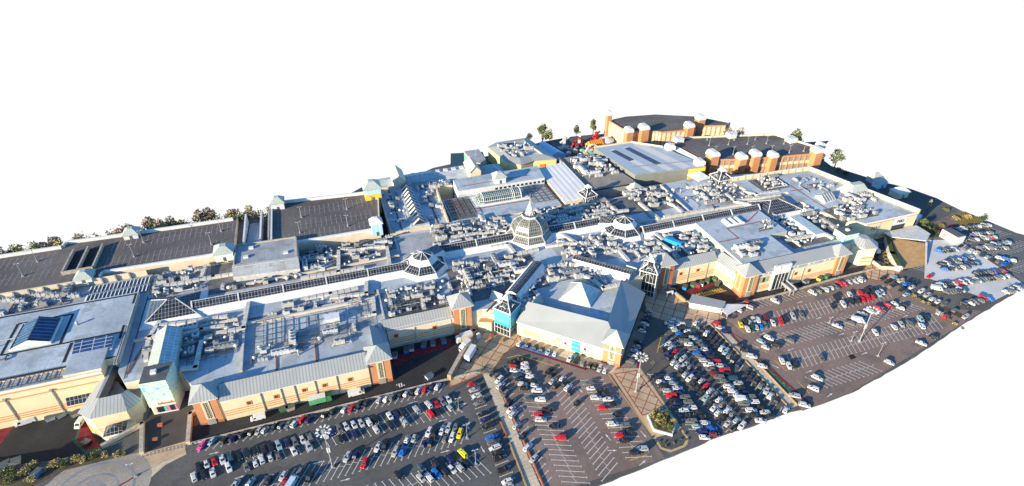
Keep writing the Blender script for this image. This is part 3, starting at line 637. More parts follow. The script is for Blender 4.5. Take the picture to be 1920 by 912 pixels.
for r, z in ((2.2, 23.0), (1.75, 24.3), (1.3, 25.6), (1.0, 26.5)):
    for k in range(8): f.bar(V3(L(r)[k], z), V3(L(r)[(k+1) % 8], z), .2, .2)
f.frustum(L(1.15), 22.6, L(.2), 28.6, 0)
f.tube((dc[0], dc[1], 28.5), (dc[0], dc[1], 33.5), .12, .05, 6)
f.build('dome_spire', [M['white']], dome)
# ---- glazed arms towards the entrances
def arm(a, b, hw, z0, ze, zr, name='glazed_arm', gm='glazing', round_end=True):
    A, B = Vector((a[0], a[1], 0)), Vector((b[0], b[1], 0)); d = (B-A).normalized(); n = Vector((-d.y, d.x, 0)); P = lambda v, k, z: ((v+n*k).x, (v+n*k).y, z)
    mb = MB()
    for s_ in (1, -1):
        mb.face([P(A, s_*(hw+1.0), z0), P(B, s_*(hw+1.0), z0), P(B, s_*hw, ze), P(A, s_*hw, ze)])
        mb.face([P(A, s_*hw, ze), P(B, s_*hw, ze), P(B, s_*hw*.62, zr-.7), P(A, s_*hw*.62, zr-.7)])
    for E_ in (A, B): mb.face([P(E_, -(hw+1), z0), P(E_, hw+1, z0), P(E_, hw, ze), P(E_, hw*.62, zr-.7), P(E_, 0, zr), P(E_, -hw*.62, zr-.7), P(E_, -hw, ze)])
    g = mb.build(name, [M['white']], mall)
    q = MB(); q.face([P(A, hw*.62, zr-.68), P(B, hw*.62, zr-.68), P(B, 0, zr), P(A, 0, zr)]); q.face([P(A, -hw*.62, zr-.68), P(A, 0, zr), P(B, 0, zr), P(B, -hw*.62, zr-.68)])
    q.build('glazing', [M[gm]], g)
    e = d*-.06; wq = MB(); pts = [P(A+e, hw*.75*math.cos(R(t)), ze-1.6+hw*.75*math.sin(R(t))) for t in range(0, 181, 20)]
    wq.face(pts); wq.build('end_window', [M['glass']], g)
    wf = MB()
    for t in range(0, 181, 45): wf.bar(P(A+e*1.6, 0, ze-1.6), P(A+e*1.6, hw*.75*math.cos(R(t)), ze-1.6+hw*.75*math.sin(R(t))), .14, .1)
    for rr in (.4, .75):
        for t in range(0, 180, 20): wf.bar(P(A+e*1.6, hw*rr*math.cos(R(t)), ze-1.6+hw*rr*math.sin(R(t))), P(A+e*1.6, hw*rr*math.cos(R(t+20)), ze-1.6+hw*rr*math.sin(R(t+20))), .16, .1)
    wf.build('end_window_frame', [M['white']], g)
arm((61.5, 182.5), (79.5, 200), 3.4, ZR, 12.4, 14.2); arm((116, 180.5), (97, 199.5), 3.0, ZR, 12.0, 13.6)
# ---- entrance pavilions
def pavilion(name, label, cx, cy, s, a, z0, ze, glazed=True, banner=None, parent=None, drum=None):
    t = empty(name, (0, 0, 0), label, 'entrance pavilion', 'entrance pavilions') if parent is None else parent
    b = sq(cx, cy, s, a); mb = MB(); mb.prism(sq(cx, cy, s-.3, a), z0, ze, 0)
    body = mb.build('pavilion_walls', [M['glass'] if glazed else M['white']], t)
    f = MB()
    for k in range(4):
        W = Wall(b[k], b[(k+1) % 4]); n = 5
        for j in range(n+1): W.box(f, W.L*j/n-.07, W.L*j/n+.07, -.3, .02, z0, ze, 0)
        for z in (z0+.02, z0+2.9, (z0+ze)/2+1, ze-.35): W.box(f, 0, W.L, -.28, .04, z, z+.2, 0)
        if glazed:
            for t0 in range(0, 180, 30):
                rr = W.L*.26; u0, zz0 = W.L/2+rr*math.cos(R(t0)), ze-2.9+rr*math.sin(R(t0)); u1, zz1 = W.L/2+rr*math.cos(R(t0+30)), ze-2.9+rr*math.sin(R(t0+30))
                f.bar(V3(W.P(u0, .1), zz0), V3(W.P(u1, .1), zz1), .16, .16)
    f.build('pavilion_frame', [M['white_dirty']], t)
    r = MB(); ev = sq(cx, cy, s+1.0, a); top = sq(cx, cy, s*.36, a); zt = ze+2.7
    r.frustum(ev, ze, sq(cx, cy, s+.8, a), ze+.3, 1); r.frustum(sq(cx, cy, s+.5, a), ze+.3, top, zt, 0, 1)
    rf = r.build('pavilion_roof', [M['glazing'] if True else 0, M['white']], t)
    q = MB()
    for p, p2 in zip(sq(cx, cy, s+.5, a), top): q.bar(V3(p, ze+.35), V3(p2, zt+.05), .4, .35)
    q.prism(sq(cx, cy, s*.36, a), zt, zt+1.5, 1); q.prism(sq(cx, cy, s*.44, a), zt+1.5, zt+1.75, 0)
    q.pyramid(sq(cx, cy, s*.44, a), zt+1.76, (cx, cy, zt+3.3), 0)
    for p in sq(cx, cy, s*.36, a): q.bar(V3(p, zt), V3(p, zt+1.5), .25, .25)
    q.build('roof_lantern', [M['white'], M['glass']], t)
    for k in range(4):      # round-headed dormer in each roof slope
        W = Wall(ev[k], ev[(k+1) % 4]); g = MB(); pts = [V3(W.P(W.L/2+1.5*math.cos(R(x)), -1.2), ze+.4+1.5*math.sin(R(x))) for x in range(0, 181, 30)]
        g.face(pts, 1)
        for p, p2 in zip(pts, pts[1:]): g.bar(p, p2, .22, .2); g.bar(p, (p[0]*.62+cx*.38, p[1]*.62+cy*.38, p[2]+.2), .12, .12)
        g.build('dormer', [M['white'], M['glass']], t)
    if banner:
        for k in banner:
            W = Wall(b[k], b[(k+1) % 4]); g = MB(); W.box(g, .1, W.L-.1, .02, .3, 5.2, ze-.1, 0); W.box(g, .1, W.L-.1, .3, .34, 5.2, 6.4, 1)
            g.build('banner', [M['cyan'], mat('deep_cyan_print', (.03, .34, .52), .6, .3, .4)], t)
    return t
pavilion('entrance_pavilion', 'entrance pavilion wrapped in a turquoise banner on the left plaza', 57.2, 176.4, 7.6, 40, 0, 12.4, True, (0, 3))
pavilion('entrance_pavilion', 'white framed glass entrance pavilion on the right plaza', 125.6, 180.4, 7.6, 45, 0, 13.0)
pavilion('entrance_pavilion', 'white glass pavilion at the near end of the ribbed white roof', 127.2, 250.6, 7.2, 10, 0, 13.6)
pavilion('entrance_pavilion', 'white glass pavilion in front of the dark green trees by the garage', 208.5, 246.5, 8.6, 0, 0, 12.6)
# ---- right raised roof block (pale sheet roof over the shops)
rb = empty('raised_roof_block', (0, 0, 0), 'large raised pale roof block behind the right facade, skylight humps on top', 'roof block')
MB().prism([(165.5, 169.5), (193, 169.5), (193, 186), (203.5, 186), (203.5, 207), (165.5, 207)], 10.03, 13.4, 1, 0).build('roof_deck', [M['roof'], M['metal_roof_green']], rb)
g = MB(); rooflines(g, [((166, 188), (177, 188)), ((177, 188), (177, 197)), ((177, 197), (202, 197.5)), ((190, 199), (202, 206))], 13.45, .6); g.build('walkway_marking', M['brickline'], rb)
for k in range(3):
    g = MB(); x = 180+k*3.4
    prev = None
    for t in range(0, 181, 20):
        p = (x+1.6*math.cos(R(180-t)), 13.42+1.3*math.sin(R(t)))
        if prev: g.face([(prev[0], 198.5, prev[1]), (p[0], 198.5, p[1]), (p[0], 204, p[1]), (prev[0], 204, prev[1])])
        prev = p
    for y in (198.5, 204): g.face([(x+1.6*math.cos(R(t)), y, 13.42+1.3*math.sin(R(t))) for t in range(0, 181, 20)])
    g.build('rooflight_hump', [M['white']], rb)
# glass gallery roof on the right, leading to the green box
g = MB(); g.frustum([(215, 180), (223, 180), (223, 199), (215, 199)], ZR, [(216, 180.5), (222, 180.5), (222, 198.5), (216, 198.5)], 12)
gg = g.build('glass_gallery', [M['white']], mall); q = MB(); q.face([(216, 180.5, 12.02), (222, 180.5, 12.02), (222, 198.5, 12.02), (216, 198.5, 12.02)]); q.build('glazing', [M['glazing_pale']], gg)
def text(body, loc, size, rot, m, parent, name='lettering', depth=.06):
    c = bpy.data.curves.new(name, 'FONT'); c.body = body; c.size = size; c.extrude = depth; c.align_x = 'CENTER'; c.materials.append(m)
    o = bpy.data.objects.new(name, c); S.collection.objects.link(o); o.location = loc; o.rotation_euler = rot
    dg_ = bpy.context.evaluated_depsgraph_get(); me = bpy.data.meshes.new_from_object(o.evaluated_get(dg_)); me.name = name
    mo = bpy.data.objects.new(name, me); S.collection.objects.link(mo); mo.location = loc; mo.rotation_euler = rot; bpy.data.objects.remove(o)
    if not me.materials: me.materials.append(m)
    if parent: mo.parent = parent
    return mo
# green printed boxes over the two side entrances
gx = empty('entrance_box', (0, 0, 0), 'tall pale green entrance box with blue leaf print and orange lettering, left end', 'entrance box')
q = MB(); q.prism([(-75.4, 173.0), (-67.0, 172.4), (-65.8, 181.4), (-75.0, 181.6)], 4.2, 15.6, 0, 1)
q.prism([(-75.2, 173.3), (-67.2, 172.8), (-66.1, 181.2), (-74.8, 181.4)], 0, 4.3, 2)
q.build('box_cladding', [M['leafy'], M['grey_dark'], M['white']], gx)
q = MB(); Wg = Wall((-75.4, 173.0), (-67.0, 172.4)); Wg.box(q, 0, Wg.L, .02, .12, 4.2, 6.6, 0); q.build('sign_board', [mat('pale_green_board', (.60, .74, .62), .6, .05, .3)], gx)
text('lakeside', V3(Wg.P(5.6, .22), 4.8), 1.7, (R(90), 0, math.atan2(Wg.d[1], Wg.d[0])), M['orange'], gx)
q = MB()
for u0, u1, m in ((.8, 1.9, 1), (2.1, 4.0, 0), (4.2, 5.1, 2), (5.2, 6.0, 3), (6.2, 7.6, 0), (7.7, 8.3, 3)): Wg.box(q, u0, u1, -.4, .05, 1.0, 3.4, m)
q.build('shop_window', [M['glass'], M['stone_pale'], M['teal'], mat('pink_poster', (.60, .16, .40), .6)], gx)
for A, B in (((-75.4, 173.0), (-67, 172.4)), ((-67, 172.4), (-65.8, 181.4)), ((-65.8, 181.4), (-75, 181.6)), ((-75, 181.6), (-75.4, 173))):
    pass
q = MB(); q.box(-72.2, 176.4, 15.62, -70.4, 178.0, 16.7); q.build('roof_vent', [M['white']], gx)
q = MB(); q.face([(-75, 181.7, 13.4), (-70.5, 181.6, 15.8), (-70.5, 203, 15.8), (-75, 203, 13.4)], 1); q.face([(-70.5, 181.6, 15.8), (-66, 181.5, 13.4), (-66, 203, 13.4), (-70.5, 203, 15.8)], 0)
q.face([(-66, 181.5, 13.4), (-66, 181.5, 10.01), (-66, 203, 10.01), (-66, 203, 13.4)], 1); q.face([(-75, 203, 10.01), (-66, 203, 10.01), (-66, 203, 13.4), (-70.5, 203, 15.8), (-75, 203, 13.4)], 1); q.face([(-75, 181.7, 13.4), (-75, 203, 13.4), (-75, 203, 10.01), (-75, 181.7, 10.01)], 1)
q.build('gabled_glass_roof', [M['glazing_pale'], M['metal_roof_green']], gx)
gx2 = empty('entrance_box', (0, 0, 0), 'pale green entrance box with blue leaf print between right tower and octagonal corner shop', 'entrance box')
MB().prism([(226, 172.6), (234.2, 172.4), (234.6, 180), (225.8, 179.4)], 0, 14.2, 0, 1).build('box_cladding', [M['leafy'], M['grey_dark']], gx2)
MB().box(229.5, 175.4, 14.22, 231, 176.8, 15.1).build('roof_vent', [M['white']], gx2)
# ---- octagonal corner shop, right
oc = empty('corner_shop', (0, 0, 0), 'cream octagonal corner shop with grey metal roof at the right plaza', 'corner shop')
P8 = [(232, 165.6), (238, 164.2), (241.6, 168), (241.6, 174), (237, 178), (231, 176), (229.6, 170)]
MB().prism(P8, 0, 10, 0).build('shop_walls', [M['cream']], oc)
q = MB(); cxy = (236, 171); q.frustum([(cxy[0]+(x-cxy[0])*1.1, cxy[1]+(y-cxy[1])*1.1) for x, y in P8], 10.02, [(cxy[0]+(x-cxy[0])*.35, cxy[1]+(y-cxy[1])*.35) for x, y in P8], 12.6)
q.build('shop_roof', [M['metal_roof']], oc)
q = MB()
for A, B in zip(P8[:3], P8[1:4]):
    W = Wall(A, B); W.box(q, .6, W.L-.6, 0, .15, 5.6, 8.2, 0); W.box(q, 0, W.L, 0, .3, 4.2, 4.7, 1); W.box(q, 0, W.L, 0, .1, 2, 2.4, 1)
q.build('shop_window', [M['poster_face'], M['tan_stripe']], oc)
# ---------------------------------------------------------------- diamond-plan corner building
cb = empty('corner_building', (0, 0, 0), 'diamond plan corner store with broad grey metal roofs and glass pyramid', 'store building')
A0, A1, A2 = (60.6, 171.4), (91.4, 142.2), (117.4, 171.6)
cbw = MB(); cbw.prism([A0, A1, A2, (110, 180), (91.5, 158), (66, 182), (60, 174)], 0, 7.2, 0, 1)
cbw.build('store_walls', [M['cream'], M['roof']], cb)
MB().prism([(66.5, 175.5), (91.6, 155), (110.5, 178.5), (92, 197.5), (80, 195)], 7.2, 9.4, 0, 1).build('inner_roof', [M['grey'], M['roof_dirty_shade']], cb)  # darker membrane puts the shade round the pyramid into the roof colour
def slope(e0, e1, r1, r0, ze, zr, m, drop):
    q = MB(); q.face([V3(e0, ze), V3(e1, ze), V3(r1, zr), V3(r0, zr)]); q.face([V3(e0, ze-.35), V3(e1, ze-.35), V3(e1, ze), V3(e0, ze)], 1)
    q.face([V3(r0, zr), V3(r1, zr), V3(r1, drop), V3(r0, drop)], 2); q.face([V3(e0, ze), V3(r0, zr), V3(r0, ze-.3)], 0); q.face([V3(e1, ze), V3(r1, ze-.3), V3(r1, zr)], 0)
    q.build('metal_roof', [M[m], M['white'], M['grey_dark']], cb)
slope((59.4, 171.2), (91.2, 140.9), (91.7, 154.4), (66.2, 176.2), 7.5, 12.6, 'metal_roof_smooth', 9.3)
slope((91.6, 140.9), (118.6, 171.4), (109.6, 177.6), (91.7, 154.4), 7.5, 12.6, 'metal_roof_smooth', 9.3)
W = Wall(A0, A1); q = MB()
for z in (1.6, 2.5, 3.4): W.box(q, 2, 9, 0, .08, z, z+.4, 0)
for z in (1.2,): W.box(q, 9, W.L-8, 0, .1, z, z+.35, 0)
for k in range(26): W.box(q, 7+k*1.05, 7.5+k*1.05, 0, .15, 6.1, 6.6, 1)
q.build('brick_trim', [M['tan_stripe'], M['grille']], cb)
for u0, u1, m in ((14.4, 18.2, 'poster_food'), (19.2, 22.4, 'poster_face'), (27.0, 30.2, 'poster_face'), (30.8, 34, 'poster_face')):
    q = MB(); W.box(q, u0-.15, u1+.15, 0, .12, 1.6, 5.4, 1); W.box(q, u0, u1, 0, .18, 1.75, 5.25, 0); q.build('shop_poster', [M[m], M['white']], cb)
q = MB(); W.box(q, 19.9, 21, .1, .24, 2.8, 4.2, 0); W.box(q, 28.0, 29.2, .1, .24, 2.8, 4.2, 0); q.build('poster_logo', [M['red']], cb)
q = MB(); W.box(q, 23.0, 26.4, 0, .4, 1.0, 4.9, 0); W.box(q, 23.0, 26.4, 0, .3, 5.3, 7.0, 0); q.build('shop_sign', [mat('cyan_sign_board', (.04, .52, .66), .5, .04, .3)], cb)
q = MB(); W.box(q, 23.4, 26.0, .4, .46, 2.9, 3.2, 0); q.build('sign_lettering_band', [M['white']], cb)
tower(cb, 91.3, 146.6, 7.0, 10.6, 15.0, 47-90, (0,), 'orange_brick', 'metal_roof_smooth', .8)
pts = [(79.7, 175.6), (90.3, 167.3), (99.2, 176.3), (89.6, 185.4)]; q = MB()
q.prism(pts, 9.4, 10.2, 1); ap = (89.6, 176.2, 16.6)
q.face([V3(pts[0], 10.21), V3(pts[1], 10.21), ap], 0); q.face([V3(pts[1], 10.21), V3(pts[2], 10.21), ap], 2); q.face([V3(pts[2], 10.21), V3(pts[3], 10.21), ap], 2); q.face([V3(pts[3], 10.21), V3(pts[0], 10.21), ap], 0)
q.build('glass_pyramid', [M['metal_roof_green'], M['white'], M['glazing_pale']], cb)
q = MB()
for p in pts: q.bar(V3(p, 10.2), ap, .35, .3)
q.build('pyramid_ribs', [M['white']], cb)
# ---------------------------------------------------------------- left department store
ls = empty('department_store', (0, 0, 0), 'big flat roofed department store at the left with blue gabled skylight', 'department store')
ST = 12.4
MB().prism([(-160, 194), (-86.4, 194), (-86.4, 234.6), (-160, 234.6)], 0, ST, 0, 1).build('store_body', [M['cream_pale'], M['roof']], ls)
MB().prism([(-160, 188.3), (-90.8, 188.3), (-90.8, 193.9), (-160, 193.9)], YD, ST-.9, 0, 1).build('front_range', [M['cream'], M['roof_dirty_shade']], ls)
W = Wall((-160, 188.25), (-90.8, 188.25)); q = MB()
for z, h in ((10.4, .5), (7.6, .45), (.4, .4), (-.6, .4), (-1.6, .4)): W.box(q, 0, W.L, 0, .08, z, z+h, 0)
W.box(q, 0, W.L, -.3, .2, ST-.9, ST-.2, 1); q.build('wall_bands', [M['tan_stripe'], M['white']], ls)
for u in (38.5, 52.4):
    q = MB(); W.box(q, u-.12, u+.12, .05, .3, YD, 8.6, 0); W.box(q, u-.5, u+.5, .05, .5, 8.4, 8.9, 0); q.build('downpipe', [M['grey']], ls)
q = MB(); W.box(q, 55, 68.6, 0, 1.4, .6, .9, 0); q.face([V3(W.P(55, .1), 3.4), V3(W.P(55, 1.8), 1.0), V3(W.P(68.6, 1.8), 1.0), V3(W.P(68.6, .1), 3.4)], 1); q.build('canopy', [M['grey'], M['glazing']], ls)
q = MB(); W.box(q, 61, 68, 0, .12, -3.6, -.4, 0); q.build('loading_door', [M['white_dirty']], ls)
MB().prism([(-102.6, 188.8), (-90.7, 188.8), (-90.7, 201.8), (-102.6, 201.8)], ST-1, ST+.7, 0, 1).build('corner_block', [M['cream_pale'], M['roof']], ls)
g = MB(); rooflines(g, [((-160, 233.4), (-86.8, 233.4)), ((-87.2, 233), (-87.2, 226.5)), ((-88, 213), (-88, 205)), ((-127.4, 208.6), (-105.4, 208.6)), ((-108.6, 208.6), (-108.6, 226.8)), ((-108.6, 226.8), (-127.4, 226.8)), ((-127.4, 226.8), (-127.4, 208.6)), ((-104.6, 208), (-104.6, 197)), ((-105.4, 208.8), (-88, 208.8)), ((-160, 194.4), (-87, 194.4))], ST+.05, .9)
g.build('gutter', [M['black']], ls)
q = MB(); q.tube((-86.2, 190, ST+.2), (-86.2, 234, ST+.2), .35, .35, 8); q.tube((-87.0, 190, ST+.1), (-87.0, 212, ST+.1), .25, .25, 8); q.build('rainwater_pipe', [M['grey']], ls)
def blue_gable(x0, x1, y0, y1, z, zr, parent):
    xm = (x0+x1)/2; q = MB(); q.prism([(x0-.6, y0-.6), (x1+.6, y0-.6), (x1+.6, y1+.6), (x0-.6, y1+.6)], ST, z, 0); s_ = q.build('skylight', [M['white']], parent)
    q = MB(); q.face([(x0, y0, z), (xm, y0, zr), (xm, y1, zr), (x0, y1, z)]); q.face([(xm, y0, zr), (x1, y0, z), (x1, y1, z), (xm, y1, zr)]); q.face([(x0, y0, z), (x1, y0, z), (xm, y0, zr)], 1); q.face([(x1, y1, z), (x0, y1, z), (xm, y1, zr)], 1)
    q.build('blue_glazing', [mat('blue_pane_glazing', (.025, .06, .16), .15, .4, .4, seam=(2.0, 30, .10, (.25, .29, .35), 0.0, .6), spec=.6, fine=0), M['white']], s_)
    q = MB(); q.bar((xm, y0-.2, zr+.05), (xm, y1+.2, zr+.05), .3, .2)
    for x in (x0, x1): q.bar((x, y0, z+.1), (x, y1, z+.1), .3, .25)
    q.build('skylight_frame', [M['grey_dark']], s_)
blue_gable(-124.6, -112.2, 210.4, 224.8, ST+.8, ST+3.2, ls)
q = MB(); q.prism([(-102.8, 198.8), (-89.4, 198.8), (-89.4, 206.4), (-102.8, 206.4)], ST+.01, ST+.5, 1); q.face([(-102.4, 199.2, ST+.52), (-89.8, 199.2, ST+.52), (-89.8, 206, ST+1.8), (-102.4, 206, ST+1.8)], 0); q.face([(-102.4, 206, ST+.5), (-102.4, 206, ST+1.8), (-89.8, 206, ST+1.8), (-89.8, 206, ST+.5)], 1)
q.build('skylight', [mat('blue_lean_to_glazing', (.03, .07, .19), .15, .4, .4, seam=(4.0, 1.7, .14, (.30, .36, .45), 0.0, .6), spec=.6, fine=0), M['white']], ls)
MB().prism([(-160, 234.7), (-84.1, 234.7), (-84.1, 250), (-160, 250)], 0, 10.2, 0, 1).build('rear_low_roof', [M['cream_pale'], M['roof_dirty_shade']], ls)
# left entrance wing with a faceted metal roof
lw = empty('entrance_wing', (0, 0, 0), 'low cream wing with faceted grey metal roof between yard and green box', 'entrance wing')
ev = [(-97.4, 176), (-93, 171.6), (-81.6, 171.6), (-77.4, 175.6)]; inn = [(-91.4, 178.2), (-90.4, 177.6), (-83.4, 177.6), (-82.0, 179)]; EV, RG = 6.2, 9.2
MB().prism([(-96.8, 176.4), (-92.6, 172.2), (-82.0, 172.2), (-78.2, 176), (-78.6, 181.6), (-84, 182), (-87.6, 188.2), (-91, 188.2)], YD, EV-.1, 0, 1).build('wing_walls', [M['cream'], M['roof_dark']], lw)
q = MB()
for k in range(3): q.face([V3(ev[k], EV), V3(ev[k+1], EV), V3(inn[k+1], RG), V3(inn[k], RG)], 0)
q.face([V3(ev[0], EV), V3(inn[0], RG), (-89.8, 196, RG), (-92.6, 196, EV)], 0); q.face([V3(inn[0], RG), V3(inn[1], RG), (-88.6, 196, RG), (-89.8, 196, RG)], 0)
q.face([V3(inn[1], RG), V3(inn[2], RG), (-83.6, 179.6, 7.2), (-89.0, 179.6, 7.2)], 1); q.face([V3(inn[1], RG), (-89.0, 179.6, 7.2), (-87.4, 196, 7.2), (-88.6, 196, RG)], 1); q.build('faceted_roof', [M['metal_roof'], M['grey_dark']], lw)
W = Wall((-92.6, 172.2), (-82, 172.2)); W2 = Wall((-96.8, 176.4), (-92.6, 172.2)); q = MB()
for z in (-3.4, -2.4, -1.4, -.4): W.box(q, 0, W.L, 0, .1, z, z+.45, 0); W2.box(q, 0, W2.L, 0, .1, z, z+.45, 0)
q.build('wall_bands', [M['tan_stripe']], lw)
q = MB(); pg = sq(-86.4, 169.6, 7, 0, 5); q.prism(pg, .4, 1.0, 1); q.pyramid(sq(-86.4, 169.6, 6.8, 0, 4.8), 1.01, (-86.4, 170.2, 3.2), 0); q.build('glass_porch', [M['glazing'], M['white']], lw)
MB().prism([(-92.6, 172.1), (-88, 166.2), (-83, 168), (-81, 172.1)], YD, .4, 0).build('porch_base', [M['cream']], lw)
# garden and bridge walls in front
def lowwall(name, label, pts, h, th=.7, m='cream', top='rubble', cat='wall', bands=(), grp=None, z0=0):
    t = MB()
    for a, b in zip(pts, pts[1:]):
        W = Wall(a, b); W.box(t, -th/2, W.L+th/2-.02, -th/2, th/2, z0, h, 0, 1)
        for z in bands: W.box(t, 0, W.L, -th/2-.05, th/2+.05, z, z+.3, 2)
    o = t.build(name, [M[m], M[top], M['tan_stripe']]); return tag(o, label, cat, grp)
lowwall('parapet_wall', 'striped cream parapet wall left of the bridge with pale coping', [(-89, 163.6), (-78.2, 169.4), (-76.4, 156.8)], 1.4, 1.2, bands=(-2.6, -1.6, -.6), z0=YD)
lowwall('parapet_wall', 'striped cream parapet wall right of the bridge beside the orange tower', [(-59.6, 170), (-62.8, 168.6), (-62.2, 156.0)], 1.6, 1.3, bands=(.3, .9))
lowwall('ramp_wall', 'tan ramp wall beside the white lorry trailer between yard and plaza', [(41.4, 182), (43.2, 177.4), (28.0, 156.6)], 2.6, 1.5, 'brick_tan')
lowwall('boundary_wall', 'rough pale boundary wall between left car park and service road', [(-61, 155.4), (40, 156.4)], .9, .5, 'rubble')
lowwall('boundary_wall', 'pale boundary wall along the right service road up to the footbridge', [(150.5, 159.2), (178, 158.8), (214, 160.4), (236, 160.6)], .9, .5, 'rubble')
lowwall('boundary_wall', 'curved tan wall round the sunken recess yard beside the right pavilion', [(135.4, 178.5), (137.4, 167.4), (143, 161.6), (150, 158.9)], 1.6, .8, 'brick_tan')
lowwall('yard_wall', 'pale wall round the yellow hatched yard on the right', [(240.6, 168), (240.2, 160.2), (249, 156.4)], 1.6, .7, 'cream')
lowwall('yard_wall', 'white yard wall with planted top beside the golden brick ramp', [(247, 157), (252.5, 166), (262, 177.4)], 3.0, 2.2, 'white_dirty', 'grass')
q = MB(); q.face([(249.2, 156.4, .02), (263.0, 155.6, .02), (275.6, 167.2, 2.6), (264.2, 177.6, 2.6)], 0); q.face([(263.0, 155.6, .02), (263.0, 155.6, 0), (275.6, 167.2, 0), (275.6, 167.2, 2.6)], 0)
q.face([(263.3, 155.2, 0), (276.2, 167.0, 0), (276.2, 167.0, 3.4), (263.3, 155.2, .9)], 1); q.face([(263.3, 155.2, .9), (276.2, 167, 3.4), (275.5, 167.6, 3.4), (262.8, 155.7, .9)], 1)
tag(q.build('brick_ramp', [M['brick_tan'], M['white_dirty']]), 'golden brick triangular ramp beside the pale car park', 'ramp')
lowwall('planter_kerb', 'low brick edging on the car park side of the walkway', [(44.5, 155), (44.7, 126)], .5, .5, 'red_brick', 'red_brick'); lowwall('planter_kerb', 'low brick edging along the nearer half of the walkway', [(44.8, 121), (45.1, 100)], .5, .5, 'red_brick', 'red_brick')
lowwall('planter_kerb', 'brick edging between walkway and the row with the bright blue car', [(40.1, 121.5), (40.0, 100)], .35, .5, 'brick_tan', 'brick_tan'); lowwall('planter_kerb', 'short brick edging behind three dark cars by the walkway', [(38.4, 131.4), (40, 131.2), (40.1, 124.6), (39, 124.4)], .4, .4, 'red_brick', 'red_brick')
for i, (y0, y1, x) in enumerate(((152, 132.6, 139.6), (128.8, 104.5, 139.8))):
    lowwall('planter_kerb', ['brick edging along the upper part of the right walkway', 'brick edging along the lower part of the right walkway'][i], [(x, y0), (x+.1, y1)], .35, .4, 'brick_tan', 'brick_tan')
lowwall('planter_kerb', 'brick edging between the right walkway and the green painted bays', [(143.6, 127.6), (143.6, 104.5)], .35, .4, 'brick_tan', 'brick_tan')
# hexagonal planter
hx = [(89.9, 116.6), (93.2, 117.6), (97.0, 115.4), (96.6, 110.4), (93.4, 107.2), (88.9, 110.8)]
pt = empty('hexagonal_planter', (0, 0, 0), 'six sided raised planter with white rim at the end of the paved island', 'planter')
q = MB(); c0 = (93, 112.8); q.prism([(c0[0]+(x-c0[0])*1.1, c0[1]+(y-c0[1])*1.1) for x, y in hx], .04, 1.0, 0, 0); q.build('planter_wall', [M['white']], pt)
q = MB(); q.prism(hx, 1.0, 1.06, 0); q.build('soil', [M['earth']], pt)

# ---------------------------------------------------------------- left garage, roof level parking
DK = 12.6
g1 = empty('parking_garage', (0, 0, 0), 'long low multi storey garage with dark rooftop parking at the left', 'parking garage')
front1 = [(-170, 250.2), (-104, 250.2), (-103.9, 254), (-57.2, 252.6), (-50.5, 252.4)]
back1 = [(-50.5, 288.5), (-52, 283.5), (-107, 284.6), (-125.2, 285.6), (-125.7, 282.6), (-170, 282.6)]
MB().prism(front1+back1, 0, DK, 0, 1).build('garage_deck', [M['cream_pale'], M['deck']], g1)
g2 = empty('parking_garage', (0, 0, 0), 'square dark rooftop car park with white parapet behind the mall, left of centre', 'parking garage')
MB().prism([(-34, 250.8), (16.5, 250.6), (21, 289.4), (-28, 294), (-34, 288)], 0, DK+.4, 0, 1).build('garage_deck', [M['cream_pale'], M['deck']], g2)
def parapet(parent, pts, z, h=1.1, th=.7, m='white', name='parapet'):
    q = MB()
    for a, b in zip(pts, pts[1:]): W = Wall(a, b); W.box(q, 0, W.L, -th/2, th/2, z, z+h, 0)
    return q.build(name, [M[m]], parent)
parapet(g1, [(-170, 250.6), (-104.2, 250.6)], DK, .5, .5, 'cream'); parapet(g1, [(-103, 254), (-57.2, 252.9)], DK, 1.2, 1.0); parapet(g1, [(-104.2, 251), (-103.4, 253.8)], DK, 1.2, .6)
parapet(g1, [(-52, 283.9), (-107, 285), (-124.8, 285.9)], DK, 1.5, 1.0); parapet(g1, [(-125.5, 285), (-125.8, 282.8)], DK, 1.5, 1.0); parapet(g1, [(-126.2, 282.2), (-170, 282.2)], DK, 1.5, 1.0)
parapet(g2, [(-33.5, 251.2), (16, 251)], DK+.4, 1.2, 1.0); parapet(g2, [(20.6, 289), (-28, 293.4)], DK+.4, 1.5, 1.0); parapet(g2, [(-33.6, 252), (-33.6, 287), (-28.4, 293)], DK+.4, 1.2, .8); parapet(g2, [(16.3, 252), (20.6, 288)], DK+.4, 1.0, .7, 'cream')
q = MB(); q.prism([(-50.4, 252.4), (-34.1, 252.4), (-34.1, 288.4), (-50.4, 288.4)], 0, 9.0, 0, 1); q.build('ramp_void', [M['cream_pale'], M['deck']], g1)
q = MB(); q.face([(-45, 256, 12.9), (-39, 256, 12.9), (-39, 284, 9.05), (-45, 284, 9.05)], 0)
q.build('ramp', [mat('blue_grey_ramp', (.30, .34, .40), .8, .1, .2)], g1)
for x, m in ((-46, 'white'), (-38.6, 'white'), (-34.9, 'rubble')): parapet(g1, [(x, 254), (x, 286)], 9, 5.0, .8, m, 'ramp_wall')
# the open ramp in the left deck
q = MB()
for x0, y0, x1, y1 in ((-119.4, 258.6, -114.6, 277), (-113.6, 259, -108.5, 277.6)):
    q.box(x0, y0, DK+.02, x1, y1, DK+.05, 0)
q.build('ramp_well', [M['black'], M['black']], g1)
for a, b in (((-119.8, 258), (-119.8, 277)), ((-114.1, 259), (-114.1, 277.5)), ((-108.2, 259), (-108.2, 278)), ((-119.8, 258), (-108.2, 258.6))): parapet(g1, [a, b], DK, 1.6, .7, 'rubble', 'ramp_wall')
